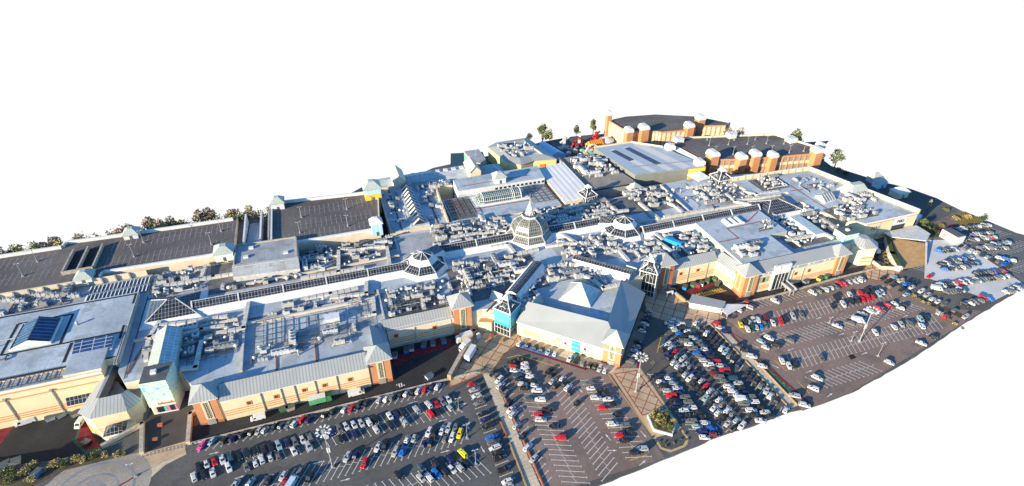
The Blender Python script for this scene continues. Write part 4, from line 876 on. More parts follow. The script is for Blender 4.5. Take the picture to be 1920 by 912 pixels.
# cream pier wall between deck and low roof
q = MB(); W = Wall((-170, 250.15), (-86, 250.15)); W.box(q, 0, W.L, 0, .4, 12.3, 13.1, 0)
W.box(q, 0, W.L, 0, .25, 8, 12.3, 1)
for k in range(15): W.box(q, 5.4*k+1.6, 5.4*k+2.2, 0, 1.0, 10.2, 13.2, 2)
q.build('pier_wall', [M['cream_pale'], M['cream_pale'], M['grey']], g1)
# deck bay lines
WORN = mat('worn_white_paint', (.30, .29, .285), .8, .2, .8)
def decklines(parent, rows, z):
    global pl
    keep = pl
    for x0, x1, y in rows:
        pl = MB(); bays(x0, x1, y, 2.4, 90, 4.2, True, False, z); pl.build('bay_lines', WORN, parent)
    pl = keep
decklines(g1, [(-104, -56, 262), (-104, -52, 277), (-160, -124, 262), (-160, -128, 275)], DK+.03)
decklines(g2, [(-28, 12, 257), (-20, 14, 268), (-20, 16, 281)], DK+.43)
# stair huts on the decks
def hut(parent, x, y, s, z, h, a=0, m='white', rm='metal_roof_green', rise=2.6):
    b = MB().prism(sq(x, y, s, a), z, z+h, 0).build('stair_hut', [M[m]], parent)
    r = MB(); ev = sq(x, y, s+1.2, a); r.prism(ev, z+h, z+h+.3, 0, 0, True); r.frustum(ev, z+h+.31, sq(x, y, s*.35, a), z+h+rise, 0); r.build('hut_roof', [M[rm]], b)
    q = MB(); W = Wall(*sq(x, y, s, a)[:2]); W.box(q, W.L/2-.6, W.L/2+.6, 0, .08, z, z+2.1, 0); q.build('hut_door', [M['grey_dark']], b)
    return b
hut(g1, -109.8, 252.2, 6.2, DK-.4, 1.8); hut(g1, -97.0, 283.6, 6, DK, 2.2); hut(g1, -53.4, 250.6, 7.6, DK, 3.8, 0, 'white'); hut(g2, -30.4, 290, 6.2, DK, 4.0)
hut(g2, 15.0, 250.4, 5, DK-1, 6.4, 0, 'tent_blue', 'white'); h2 = hut(g2, 17.6, 286, 8.4, DK, 6.6, 0, 'yellow', 'metal_roof_green', 3.4)
W = Wall((13.4, 281.7), (21.8, 281.7)); q = MB(); W.box(q, 0, W.L, -.05, .1, DK+4, DK+6.4, 0); q.build('hut_band', [M['tent_blue']], h2)
def lamp_post(x, y, z, h, label, heads=6, r=.16, cat='lamp post', grp=None, big=False):
    t = empty('lamp_post', (x, y, z), label, cat, grp)
    MB().tube((0, 0, 0), (0, 0, h), r, r*.6, 8).build('mast', [M['grey']], t)
    q = MB(); q.tube((0, 0, 0), (0, 0, 1.0), r*2.4, r*2.2, 8); q.box(-.5, -.5, 0, .5, .5, .3); q.build('mast_base', [M['grey']], t)
    if big:
        q = MB()
        for k in range(heads):
            a = 2*math.pi*k/heads; q.tube((0, 0, h-.3), (math.cos(a)*1.7, math.sin(a)*1.7, h), .06, .06, 5)
        n = 14; q.tube((0, 0, h-.6), (0, 0, h+.2), .35, .3, 8); q.build('lamp_ring', [M['grey']], t)
        for k in range(heads):
            a = 2*math.pi*k/heads; b = MB(); b.obox(math.cos(a)*1.95, math.sin(a)*1.95, a, .9, .55, h-.12, h+.18, 0); b.build('lamp_head', [M['white']], t)
        q = MB(); q.box(-.5, -.12, h*.42, .5, .12, h*.42+2.2, 0); q.build('banner_sign', [M['white']], t)
    else:
        for s_ in (-1, 1):
            b = MB(); b.bar((0, 0, h-.1), (s_*.7, 0, h+.05), .07, .07); b.obox(s_*.8, 0, 0, .5, .22, h, h+.14, 0); b.build('lamp_head', [M['white']], t)
    return t
for i, (x, y) in enumerate(((-136, 262.6), (-133.6, 273.4), (-93, 263.7), (-90.9, 275.4), (-60.4, 263.4), (-57, 274.6))):
    lamp_post(x, y, DK, 6.6, '%s lamp post on the left garage deck, %s' % (['thin white', 'thin white'][i % 2], ['front row, leftmost', 'back row, leftmost', 'front row, second from the left', 'back row, second from the left', 'front row, rightmost', 'back row, rightmost'][i]), grp='lamp posts on the left garage deck')
for i, (x, y) in enumerate(((-20.6, 260), (-19.4, 275), (1.9, 259), (3, 276))):
    lamp_post(x, y, DK+.4, 6.2, 'thin lamp post on the square garage deck, %s' % ['near left', 'far left', 'near right', 'far right'][i], grp='lamp posts on the square garage deck')
# ---------------------------------------------------------------- rear hall behind the spine (sloped front)
rh = empty('cinema_block', (0, 0, 0), 'tall weathered pale block with sloping front roof standing behind the spine', 'roof block')
q = MB(); q.prism([(-49.3, 237), (-22, 235.2), (-22, 253.4), (-49, 254.6)], 9.9, 15.0, 0, 1); q.build('block_walls', [M['white_dirty'], M['roof_dirty_shade']], rh)
q = MB(); q.face([(-49.5, 232.6, 12.6), (-21.8, 230.2, 12.6), (-21.8, 236, 15.2), (-49.5, 238, 15.2)], 0); q.face([(-49.5, 232.6, 9.9), (-21.8, 230.2, 9.9), (-21.8, 230.2, 12.6), (-49.5, 232.6, 12.6)], 1)
q.face([(-21.8, 230.2, 9.9), (-21.8, 236, 9.9), (-21.8, 236, 15.2), (-21.8, 230.2, 12.6)], 1); q.face([(-49.5, 238, 9.9), (-49.5, 232.6, 9.9), (-49.5, 232.6, 12.6), (-49.5, 238, 15.2)], 1); q.build('sloping_roof', [M['roof_dirty_shade'], M['white_dirty']], rh)
parapet(rh, [(-22.3, 235.8), (-22.3, 253), (-48.6, 254.2), (-48.8, 238.6)], 15, .7, .5, 'rubble')
for x, y in ((-42, 250), (-27, 241), (-44, 243)): MB().box(x-1, y-.8, 15, x+1, y+.8, 15.8).build('roof_cowl', [M['white']], rh)
# ---------------------------------------------------------------- arcade with zig-zag skylight (behind, centre left)
ar_ = empty('arcade_building', (0, 0, 0), 'pale arcade block with zigzag glass ridge behind the lantern', 'mall wing')
MB().prism([(21.2, 250.5), (50, 250.5), (52.5, 297), (21.2, 297)], 0, 10.4, 0, 1).build('block_body', [M['cream_pale'], M['roof']], ar_)
parapet(ar_, [(50.3, 250.8), (52.3, 289)], 10.4, 1.5, .9, 'cream'); parapet(ar_, [(22, 296.4), (40, 296.4)], 10.4, 1.4, .8, 'cream_pale'); parapet(ar_, [(21.6, 251), (21.6, 296)], 10.4, 1.2, .6, 'cream_pale')
q = MB(); q.prism([(31.6, 251), (41, 251), (39.6, 294), (33, 294)], 10.4, 11.4, 0); q.build('skylight_curb', [M['white_dirty']], ar_)
for k in range(11):
    y0 = 252.5+k*3.75; y1 = y0+3.6; hw = 3.1-.04*k; x = 36.3; zr = 14.2
    q = MB(); q.face([(x-hw, y0, 11.4), (x, y0, zr), (x, y0+1.6, zr), (x-hw, y0+1.6, 11.4)], 0); q.face([(x-hw, y0+1.6, 11.4), (x, y0+1.6, zr), (x, y1, zr), (x-hw, y1, 11.4)], 1)
    q.face([(x, y0, zr), (x+hw, y0, 11.4), (x+hw, y0+1.6, 11.4), (x, y0+1.6, zr)], 0); q.face([(x, y0+1.6, zr), (x+hw, y0+1.6, 11.4), (x+hw, y1, 11.4), (x, y1, zr)], 1)
    if k in (0, 10): q.face([(x-hw, y0 if k == 0 else y1, 11.4), (x+hw, y0 if k == 0 else y1, 11.4), (x, y0 if k == 0 else y1, zr)], 1)
    q.build('ridge_skylight', [M['white'], M['glass']], ar_)
q = MB(); rooflines(q, [((27, 251), (27, 296)), ((45.5, 251), (46.5, 290))], 10.45, .9); q.build('roof_gutter', [M['grey_dark']], ar_)
# ---------------------------------------------------------------- barrel vault hall and long white range
bh = empty('barrel_hall', (0, 0, 0), 'low pale roof with a glazed barrel vault ringed by red walkway', 'mall wing')
MB().prism([(52.6, 249), (112, 249), (112, 275), (52.6, 275)], 0, 10.2, 0, 1).build('hall_body', [M['cream_pale'], M['roof']], bh)
roofsheet('dark_plant_area', 53.5, 252, 66, 274, 'roof_dark', 10.2, 1, bh); roofsheet('dark_plant_area', 99, 256, 111.5, 274, 'roof_dirty_shade', 10.2, 1, bh)  # darker roofing sheets under the plant
bx0, bx1, by, br_ = 69.5, 97.0, 267.0, 4.6
q = MB(); q.box(bx0-1, by-br_-.8, 10.2, bx1+1, by+br_+.8, 11.0); cu = q.build('vault_curb', [M['white']], bh)
q = MB(); N_ = 10
def arcp(x, r, zs=1.0): return [(x, by+r*math.cos(math.pi*(1-k/N_)), 11.0+r*.86*math.sin(math.pi*k/N_)*zs) for k in range(N_+1)]
st = [(bx0-.2, br_*.55, .3), (bx0+1.2, br_*.86, .78), (bx0+3.2, br_, 1), (bx1-3.2, br_, 1), (bx1-1.2, br_*.86, .78), (bx1+.2, br_*.55, .3)]
for (x0, r0, s0), (x1, r1, s1) in zip(st, st[1:]):
    A_, B_ = arcp(x0, r0, s0), arcp(x1, r1, s1)
    for k in range(N_): q.face([A_[k], B_[k], B_[k+1], A_[k+1]])
q.face(arcp(*st[0])); q.face(arcp(*st[-1])); q.build('vault_glazing', [M['glazing_barrel']], cu)
q = MB()
for x in (bx0+3.2, bx1-8, bx1-7, bx1-3.2):
    p = arcp(x, br_+.06); q.path(p, .35, .25)
q.build('vault_ribs', [M['white']], cu)
q = MB(); rooflines(q, [((66.6, 260), (97.5, 260)), ((66.6, 260), (66.6, 272)), ((58, 272), (61, 260))], 10.26, .8); q.build('walkway_marking', M['brickline'], bh)
lw2 = empty('white_range', (0, 0, 0), 'long white flat roofed range behind the glazed barrel vault', 'mall wing')
MB().prism([(61.8, 275.1), (112, 275.1), (113.6, 291), (62.5, 289)], 0, 14.0, 0, 1).build('range_body', [M['white'], M['roof']], lw2)
q = MB(); W = Wall((61.8, 275.05), (112, 275.05))
for k in range(12): W.box(q, 21+k*2.5, 22.3+k*2.5, 0, .1, 11.4, 12.6)
q.build('window_row', [M['glass']], lw2)
q = MB(); rooflines(q, [((66, 280), (105, 281)), ((86, 276.5), (86, 280))], 14.06, .6); q.build('walkway_marking', M['brickline'], lw2)
hut(lw2, 86.4, 279.2, 6, 14, 3.6, 0, 'white', 'metal_roof_green', 2.4)
q = MB(); q.prism([(40, 292), (62, 289.5), (62, 297), (40, 300)], 0, 10.6, 0, 1); q.build('link_block', [M['cream'], M['roof_dirty_shade']], lw2)
# ---------------------------------------------------------------- ribbed white hall
wh = empty('ribbed_hall', (0, 0, 0), 'white corrugated monopitch hall roof behind the dome', 'mall wing')
MB().prism([(114.2, 250), (129.8, 250), (129.8, 291), (114.2, 291)], 0, 11.4, 0, 1).build('hall_walls', [M['cream_pale'], M['roof']], wh)
q = MB(); q.face([(113.6, 249.4, 11.8), (130.4, 249.4, 13.4), (130.4, 291.6, 13.4), (113.6, 291.6, 11.8)], 0); q.face([(113.6, 249.4, 11.45), (130.4, 249.4, 11.45), (130.4, 249.4, 13.4), (113.6, 249.4, 11.8)], 1); q.face([(130.4, 249.4, 11.4), (130.4, 291.6, 11.4), (130.4, 291.6, 13.4), (130.4, 249.4, 13.4)], 1); q.face([(113.6, 291.6, 11.4), (113.6, 249.4, 11.4), (113.6, 249.4, 11.8), (113.6, 291.6, 11.8)], 1)
q.build('ribbed_roof', [M['white_ribbed'], M['white']], wh)
# ---------------------------------------------------------------- brown roof and solar hall
sh_ = empty('solar_hall', (0, 0, 0), 'large striped blue grey hall roof carrying dark solar panel strips', 'hall')
MB().prism([(131.5, 255.5), (160, 255.5), (160, 262), (153, 300), (131.5, 300)], 0, 12.0, 0, 1).build('low_brown_roof', [M['grey'], M['roof_tan_arch_shade']], sh_)
MB().prism([(162, 262), (205, 257.5), (205.5, 266), (197, 291), (182, 304), (156, 304)], 0, 13.9, 0, 1).build('hall_body', [M['hall_wall'], M['hall_blue']], sh_)
q = MB(); W = Wall((195, 258.5), (205.2, 257.4)); W.box(q, 0, W.L, 0, .5, 7, 14.3, 0); W = Wall((205.2, 257.4), (205.8, 264)); W.box(q, 0, W.L, 0, .4, 7, 14.3, 0); q.build('yellow_corner', [M['yellow']], sh_)
def strip_on(x0, y0, x1, y1, wd, m, nm, lv): 
    q = MB(); stripe(q, (x0, y0), (x1, y1), wd, 13.9+.02*lv); q.build(nm, [M[m]], sh_)
for a in ((165, 298, 174.4, 261.6, 4.0, 'hall_pale', 'pale_roof_strip', 1), (175, 298, 184.6, 261.0, 4.6, 'hall_pale', 'pale_roof_strip', 1), (184, 301, 195, 260.6, 6.2, 'hall_pale', 'pale_roof_strip', 1), (165.4, 296, 169.6, 279.8, 3.8, 'solar', 'solar_strip', 2), (175.2, 297, 182.2, 270, 4.2, 'solar', 'solar_strip', 2)): strip_on(*a)
q = MB(); stripe(q, (165, 272), (204, 268), 1.0, 13.97); q.build('roof_gutter', [M['grey']], sh_)
parapet(sh_, [(162, 262.2), (204.6, 257.8)], 13.9, .4, .5, 'grey'); parapet(sh_, [(156.2, 303.6), (182, 303.6), (197, 290.6)], 13.9, .8, .7, 'cream')
for x, y in ((204.5, 262.5), (199.6, 287)): 
    q = MB(); q.box(x-2.6, y-2.4, 13.9, x+2.6, y+2.4, 16.0); q.frustum([(x-2.6, y-2.4), (x+2.6, y-2.4), (x+2.6, y+2.4), (x-2.6, y+2.4)], 16.01, [(x-1.4, y-2.3), (x+1.4, y-2.3), (x+1.4, y+2.3), (x-1.4, y+2.3)], 17.2); q.build('rooftop_plant_box', [M['white']], sh_)
q = MB(); q.face([(206.5, 264, 13.2), (210, 264, 14.2), (205, 292, 14.2), (201, 291, 13.2)]); q.build('white_canopy', [M['white_ribbed']], sh_)
for i, (x, y, s) in enumerate(((157.6, 254.0, 9), (199.6, 254.2, 9.5))):
    t = empty('canopy_kiosk', (0, 0, 0), ['small pyramid roofed kiosk below the dark hall wall', 'small pyramid roofed kiosk below the yellow hall corner'][i], 'kiosk', 'pyramid kiosks by the hall')
    MB().prism(sq(x, y, s*.55, 0), 0, 10.6, 0).build('kiosk_walls', [M['orange_brick']], t); q = MB(); q.prism(sq(x, y, s, 10), 10.6, 10.8, 0, 0, True); q.pyramid(sq(x, y, s, 10), 10.81, (x, y, 14), 0); q.build('kiosk_roof', [M['white'] if i else M['metal_roof_green']], t)
parapet(sh_, [(131.6, 255.4), (160, 255.4)], 12, .5, .6, 'black'); parapet(sh_, [(131.2, 300), (131.2, 256)], 12, .8, .8, 'grey_dark')
# rear parapet wall with piers along the mall's back
# ---------------------------------------------------------------- right department store
rs = empty('department_store', (0, 0, 0), 'cream department store at the right with black lettering and roof plant', 'department store')
RP = [(234, 208), (249, 181.4), (282.2, 181.2), (281, 200), (264.5, 239.6), (213, 242.2), (228, 208)]
RP = [(234.2, 200), (248.6, 181.2), (282.4, 181.2), (264.6, 239.6), (212, 242.2), (216, 222), (233.6, 222)]
MB().prism(RP, 0, 11.2, 0, 1).build('store_body', [M['cream'], M['roof']], rs)
def piers(parent, a, b, z, h, sp=4.4):
    q = MB(); W = Wall(a, b); W.box(q, 0, W.L, -.5, 0, z, z+h, 0); W.box(q, 0, W.L, -.7, .15, z+h, z+h+.25, 1); n = int(W.L/sp)
    for k in range(n+1): W.box(q, W.L*k/n-.3, W.L*k/n+.3, -.95, .1, z, z+h+.1, 2)
    q.build('parapet', [M['cream'], M['white'], M['tan_stripe']], parent)
piers(rs, (212, 242.2), (264.6, 239.6), 11.2, 2.2); piers(rs, (264.6, 239.6), (282.4, 181.2), 11.2, 2.0)
W = Wall((248.6, 181.2), (282.4, 181.2)); q = MB(); W.box(q, 0, W.L, -.1, .15, 11.2, 11.9, 1)
for z in (10.4, 3.4, 2.6, 1.8): W.box(q, 0, W.L, -.1, .08, z, z+.35, 0)
for u in (9.4, 18): W.box(q, u-.15, u+.15, 0, .2, 0, 10.4, 2)
q.build('wall_bands', [M['tan_stripe'], M['white'], M['grey']], rs)
q = MB(); W.box(q, 18.6, 27, 0, .25, 6.8, 10.6, 0); W.box(q, 18.6, 27, 0, .15, 0, 6.7, 1); q.build('shop_entrance', [M['white'], M['glass']], rs)
text('M&S', V3(W.P(22.8, .32), 8.0), 2.6, (R(90), 0, 0), M['black'], rs); text('M&S', V3(W.P(7.0, .12), 6.6), 2.8, (R(90), 0, 0), M['grey_dark'], rs)
q = MB(); q.frustum([(262, 205), (276, 205), (276, 216), (262, 216)], 11.2, [(265.4, 209), (272.6, 209), (272.6, 212), (265.4, 212)], 16.4); q.build('hipped_roof', [M['metal_roof_green']], rs)
q = MB(); q.prism([(243.6, 204.4), (252.6, 206), (254, 213.4), (244.4, 212.4)], 11.2, 11.9, 1); q.face([(243.6, 204.4, 11.92), (252.6, 206, 11.92), (252.8, 209.6, 14.4), (244.2, 208.4, 14.4)], 0); q.face([(244.2, 208.4, 14.4), (252.8, 209.6, 14.4), (254, 213.4, 11.92), (244.4, 212.4, 11.92)], 0)
q.face([(243.6, 204.4, 11.92), (244.2, 208.4, 14.4), (244.4, 212.4, 11.92)], 1); q.face([(252.6, 206, 11.92), (254, 213.4, 11.92), (252.8, 209.6, 14.4)], 1)
q.build('skylight', [mat('white_framed_glazing', (.22, .24, .24), .2, .3, .4, seam=(1.9, 30, .28, (.66, .66, .64), 0.0, .7), spec=.6, fine=0), M['white']], rs)
q = MB(); q.face([(284.4, 181.8, 6.4), (297, 188, 3.4), (292, 219, 3.4), (276.4, 219, 6.4)], 0); q.face([(284.4, 181.8, 0), (297, 188, 0), (297, 188, 3.4), (284.4, 181.8, 6.4)], 1); q.face([(297, 188, 0), (292, 219, 0), (292, 219, 3.4), (297, 188, 3.4)], 1); q.build('lean_to_roof', [M['tent_blue'], M['cream']], rs)
for a in ((222, 226, 240, 240, 'roof_dark'), (238, 186, 262, 200, 'roof_dark'), (258, 200, 270, 210, 'roof_dirty_shade'), (224, 210, 236, 220, 'roof_dirty_shade')): roofsheet('weathered_roof_area', a[0], a[1], a[2], a[3], a[4], 11.2, 1, rs)
q = MB(); rooflines(q, [((236, 222), (262, 221)), ((241, 200), (241, 240)), ((256, 203), (254, 222))], 11.26, .6); q.build('walkway_marking', M['brickline'], rs)
# covered link from the store to the car park
q = MB(); q.box(262, 176.2, 3.6, 284, 180.6, 4.0, 0); q.prism([(262, 176.2), (276, 167.6), (283.6, 172), (284, 176.2)], 3.6, 4.0, 0, 0, True)
for x in (263, 268, 273, 279, 283): q.box(x, 176.3, 0, x+.4, 176.7, 3.6, 0)
tag(q.build('entrance_canopy', [M['white_dirty']]), 'grey flat entrance canopy under the black lettering of the right store', 'canopy')
t = empty('ticket_building', (0, 0, 0), 'white low building with two grilled openings on the pale car park', 'building'); MB().box(292.8, 164.2, 0, 298.4, 173, 4.2).build('building_walls', [M['white'], ], t)
MB().box(293.2, 164.6, 4.21, 298, 172.6, 4.5).build('building_roof', [M['grey_dark']], t)
for y in (166.2, 169.6): MB().box(292.6, y, .6, 292.85, y+2.0, 3.2).build('grille', [M['grey']], t)
# ---------------------------------------------------------------- brick garages at the back right
def arches(parent, A, B, z0, z1, levels, m='orange_brick', bay=3.6, zt=None):
    W = Wall(A, B); n = max(2, int(W.L/bay)); q = MB(); h = (z1-z0)/levels
    W.box(q, 0, W.L, -.5, -.25, z0, z1, 1)  # back panel: shaded garage interior painted as a flat brown tone
    for k in range(n+1): W.box(q, max(0, W.L*k/n-.35), min(W.L, W.L*k/n+.35), -.5, .12, z0, z1+.3, 0)
    for l in range(levels):
        W.box(q, 0, W.L, -.5, .04, z0+l*h, z0+l*h+h*.34, 2)
    W.box(q, 0, W.L, -.5, .06, z1-.25, z1+.7, 0)
    q.build('arcade_wall', [M[m], M['roof_tan_arch_shade'], M['cream']], parent)
def cap_tower(parent, x, y, s, z, a=0, s2=None):
    t = MB().prism(sq(x, y, s, a, s2), 0, z, 0).build('stair_tower', [M['orange_brick']], parent)
    q = MB(); b0 = sq(x, y, s+.5, a, (s2 or s)+.5); b1 = sq(x, y, s*.55, a, (s2 or s)+.4)
    q.prism(b0, z, z+1.2, 0, 0, True); q.frustum(b0, z+1.2, sq(x, y, s*.86, a, (s2 or s)+.5), z+2.2, 0); q.frustum(sq(x, y, s*.86, a, (s2 or s)+.5), z+2.2, b1, z+2.9, 0); q.build('tower_cap', [M['white']], t)
    return t
g3 = empty('brick_garage', (0, 0, 0), 'wide brick garage with white capped stair towers and dark parking deck, back right', 'parking garage')
GD = 13.6
G3 = [(212, 266), (240, 258.6), (285, 252), (289, 256), (276, 285), (264, 288), (212, 300), (207, 296)]
MB().prism(G3, 0, GD, 0, 1).build('garage_deck', [M['red_brick'], M['deck']], g3)
arches(g3, (211.6, 265.7), (240, 258.2), 3, GD, 2); arches(g3, (240, 258.2), (285.2, 251.6), 3, GD, 2); arches(g3, (285.2, 251.6), (289.4, 256), 3, GD, 2)
parapet(g3, [(289, 256.4), (276.4, 284.6), (264, 288), (212, 300)], GD, 1.1, .7, 'cream_pale')
for x, y, z, s in ((215.2, 265.4, 17, 5.6), (231.4, 259.6, 15.2, 5), (240, 258.4, 16.4, 5), (251, 256, 15.0, 4.6), (279.6, 251.6, 16, 5.4), (287.4, 257.4, 15.4, 4)): cap_tower(g3, x, y, s, z)
for x, y, s in ((211, 295.6, 5), (247, 291, 5), (279, 273, 5.4)): 
    q = MB(); q.box(x-s/2, y-s/2, GD, x+s/2, y+s/2, GD+3.0); q.build('deck_hut', [M['white']], g3)
decklines(g3, [(214, 268, 279), (222, 276, 266), (228, 282, 272)], GD+.03)
k = 0
for x, y in ((222, 272), (232, 268), (243, 265), (255, 262), (266, 259), (276, 258), (226, 284), (238, 281), (250, 278), (262, 275), (272, 271), (230, 292), (246, 286), (259, 282)):
    k += 1; lamp_post(x, y, GD, 5.2, 'thin lamp post on the brick garage deck, %s counting from the near left corner' % ORD[k-1], r=.13, grp='lamp posts on the brick garage deck')
g4 = empty('brick_garage', (0, 0, 0), 'farthest brick and cream garage with dark deck and three white capped towers', 'parking garage')
G4 = [(185, 343), (188, 320), (206, 315), (209, 312.5), (229, 310), (234, 315), (256, 309), (262, 312), (248, 330), (222, 343), (200, 346)]
MB().prism(G4, 0, 13.2, 0, 1).build('garage_deck', [M['cream_pale'], M['deck']], g4)
for A, B in (((185, 343), (188, 320)), ((188, 320), (206, 315)), ((206, 315), (209, 312.4)), ((209, 312.4), (229, 309.8)), ((234, 314.8), (256, 308.8)), ((256, 308.8), (262, 312))): arches(g4, A, B, 3.5, 13.2, 3, 'orange_brick', 3.0)
for x, y, z, s in ((185.4, 342.8, 17.4, 3.4), (187.4, 317.6, 15, 4.6), (197.8, 316.6, 16, 5.4), (228.6, 311, 15.6, 5), (239.6, 315.4, 18, 5)): cap_tower(g4, x, y, s, z)
decklines(g4, [(196, 236, 332), (200, 244, 322)], 13.24)
# ---------------------------------------------------------------- leisure building, tent, funfair, waterfront
cn = empty('leisure_building', (0, 0, 0), 'yellow walled leisure building with pale roof plant near the lake', 'building')
CN = [(96.6, 335), (101, 309.6), (108, 303.8), (117, 306.6), (131.4, 304.6), (125, 341), (104, 340)]
MB().prism(CN, 0, 9.6, 0, 1).build('building_walls', [M['yellow'] if False else mat('pale_yellow_render', (.68, .56, .27), .8, .08, .2), M['roof']], cn)
cxy = (112, 322); q = MB(); inn2 = [(cxy[0]+(x-cxy[0])*.66, cxy[1]+(y-cxy[1])*.66) for x, y in CN]; outn = [(cxy[0]+(x-cxy[0])*1.03, cxy[1]+(y-cxy[1])*1.03) for x, y in CN]
for k in range(len(CN)):
    k2 = (k+1) % len(CN); q.face([V3(outn[k], 9.5), V3(outn[k2], 9.5), V3(inn2[k2], 11.2), V3(inn2[k], 11.2)]); q.face([V3(inn2[k2], 11.2), V3(inn2[k2], 9.7), V3(inn2[k], 9.7), V3(inn2[k], 11.2)])
q.build('mansard_roof', [M['metal_roof']], cn)
W = Wall((117, 306.55), (131.4, 304.55)); q = MB(); W.box(q, 4, 7.4, 0, .3, 5, 6.8, 0); q.build('red_sign', [M['orange']], cn); q = MB(); W.box(q, -3.5, 1, 0, .4, .5, 5, 0); q.build('dark_entrance', [M['glass']], cn)
tt = empty('marquee', (0, 0, 0), 'pale blue gabled marquee between leisure building and funfair', 'tent'); TQ = [(131.4, 338), (133.4, 319.8), (145, 321), (139.6, 342)]
MB().prism(TQ, 0, 3.6, 0).build('tent_walls', [M['tent_blue']], tt); q = MB(); r0, r1 = (139.2, 320.4, 6.6), (135.5, 340, 6.6); q.face([V3(TQ[0], 3.6), V3(TQ[1], 3.6), r0, r1]); q.face([V3(TQ[2], 3.6), V3(TQ[3], 3.6), r1, r0]); q.face([V3(TQ[1], 3.6), V3(TQ[2], 3.6), r0]); q.face([V3(TQ[3], 3.6), V3(TQ[0], 3.6), r1]); q.build('tent_roof', [M['tent_blue']], tt)
gn = empty('quay_pub', (0, 0, 0), 'small green walled boat shaped building at the lake edge', 'building'); GQ = [(81, 337), (81.6, 320), (86, 316.4), (91, 321), (91, 337)]
MB().prism(GQ, 0, 6.4, 0, 1).build('building_walls', [M['teal'], M['roof_dirty_shade']], gn); MB().prism([(x*.98+1.7, y*.98+6.5) for x, y in GQ], 6.4, 8.2, 0, 1).build('upper_deck', [M['rubble'], M['roof_dirty_shade']], gn)
q = MB(); q.tube((86, 326, 8.2), (86, 326, 13), .2, .1); q.build('mast', [M['grey']], gn)
wf_ = empty('waterfront_range', (0, 0, 0), 'pale pitched waterfront range with skylights behind the dark yard', 'building')
MB().prism([(22, 300.5), (80, 299), (80, 316), (22, 314.5)], 0, 8.6, 0, 1).build('range_walls', [M['cream_pale'], M['roof']], wf_)
q = MB(); q.face([(38, 298.6, 8.7), (80, 297.4, 8.7), (80, 305.5, 11.6), (38, 306, 11.6)], 0); q.face([(38, 306, 11.6), (80, 305.5, 11.6), (80, 317, 8.4), (38, 315.4, 8.4)], 0); q.face([(38, 298.6, 8.7), (38, 306, 11.6), (38, 315.4, 8.4)], 0)
q.face([(22, 301, 8.6), (33, 301, 8.6), (33, 308, 10.6), (22, 308, 10.6)], 0); q.build('pitched_roof', [M['roof']], wf_)
for k in range(8):
    x = 42+k*4.8; q = MB(); q.box(x, 306, 11.2, x+2.2, 308.4, 12.2); q.build('dormer_rooflight', [M['white']], wf_)
for i, (x, y, hgt) in enumerate(((33.6, 302, 15.2), (77.0, 301.4, 14.4))):
    q = MB(); q.box(x-3.2, y-7, 0, x+3.2, y+7, hgt, 0); tw = q.build('gable_tower', [M['cream_pale']], wf_)
    q = MB(); q.face([(x-3.7, y-7.6, hgt-.4), (x, y-7.6, hgt+3.4), (x, y+7.4, hgt+3.4), (x-3.7, y+7.4, hgt-.4)], 0); q.face([(x, y-7.6, hgt+3.4), (x+3.7, y-7.6, hgt-.4), (x+3.7, y+7.4, hgt-.4), (x, y+7.4, hgt+3.4)], 0)
    for yy in (y-7.05, y+7.05): q.face([(x-3.2, yy, hgt), (x+3.2, yy, hgt), (x, yy, hgt+3.2)], 1)
    q.build('gable_roof', [M['metal_roof_green'], M['cream_pale']], tw)
q = MB(); q.prism([(82.6, 298), (96, 298), (96, 312), (82.6, 312)], 0, 8, 0, 1); q.frustum([(82, 297.5), (96.4, 297.5), (96.4, 312.4), (82, 312.4)], 8.0, [(87, 303), (91, 303), (91, 307), (87, 307)], 11.2, 1); q.build('end_pavilion', [M['cream_pale'], M['roof']], wf_)
q = MB(); q.prism([(97, 297), (112, 297), (112, 302), (97, 304)], 0, 7.4, 0, 1); q.build('low_annexe', [M['cream_pale'], M['roof']], wf_)
q = MB(); q.prism([(42, 298.4), (60, 297.8), (60, 292), (53, 290), (42, 292)], 0, 9.8, 0, 1); q.build('flat_annexe', [M['cream_pale'], M['roof']], wf_)
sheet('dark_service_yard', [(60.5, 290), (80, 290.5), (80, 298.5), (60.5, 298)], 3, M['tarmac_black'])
# funfair
def ride(name, label, x, y, a, parts):
    t = empty(name, (x, y, 0), label, 'funfair ride', 'funfair rides'); t.rotation_euler = (0, 0, R(a))
    for nm, mbx, ms in parts: mbx.build(nm, ms, t)
q = MB(); q.frustum(sq(0, 0, 11, 0, 8), 3.2, sq(0, 0, 11, 0, .5), 6.4); p_ = MB()
for sx_ in (-5, 5):
    for sy_ in (-3.6, 3.6): p_.tube((sx_, sy_, 0), (sx_, sy_, 3.3), .15)
r_ = MB(); r_.box(-4.5, -3, 0, 4.5, 3, 1.0)
ride('dodgem_tent', 'orange and yellow striped canvas roof of a funfair ride', 170, 330, 12, (('canvas_roof', q, [M['canvas_orange']]), ('post', p_, [M['white']]), ('platform', r_, [M['red']])))
q = MB()
for t0 in range(0, 180, 15): q.bar((4.6*math.cos(R(t0)), 0, 6.0*math.sin(R(t0))), (4.6*math.cos(R(t0+15)), 0, 6.0*math.sin(R(t0+15))), .8, .8)
ride('arch_gate', 'white arched gateway standing before the striped funfair tent', 165.4, 324.5, 0, (('arch', q, [M['white']]), ))
q = MB(); q.prism(loop8(0, 0, 5, 12, 0), 0, .8, 0); c_ = MB(); c_.prism(loop8(0, 0, 5.2, 12, 0), 3.4, 4.0, 0); c_.pyramid(loop8(0, 0, 5.2, 12, 0), 4.0, (0, 0, 6.5), 1); b_ = MB(); b_.tube((0, 0, .8), (0, 0, 3.5), 1.2, 1.2, 10)
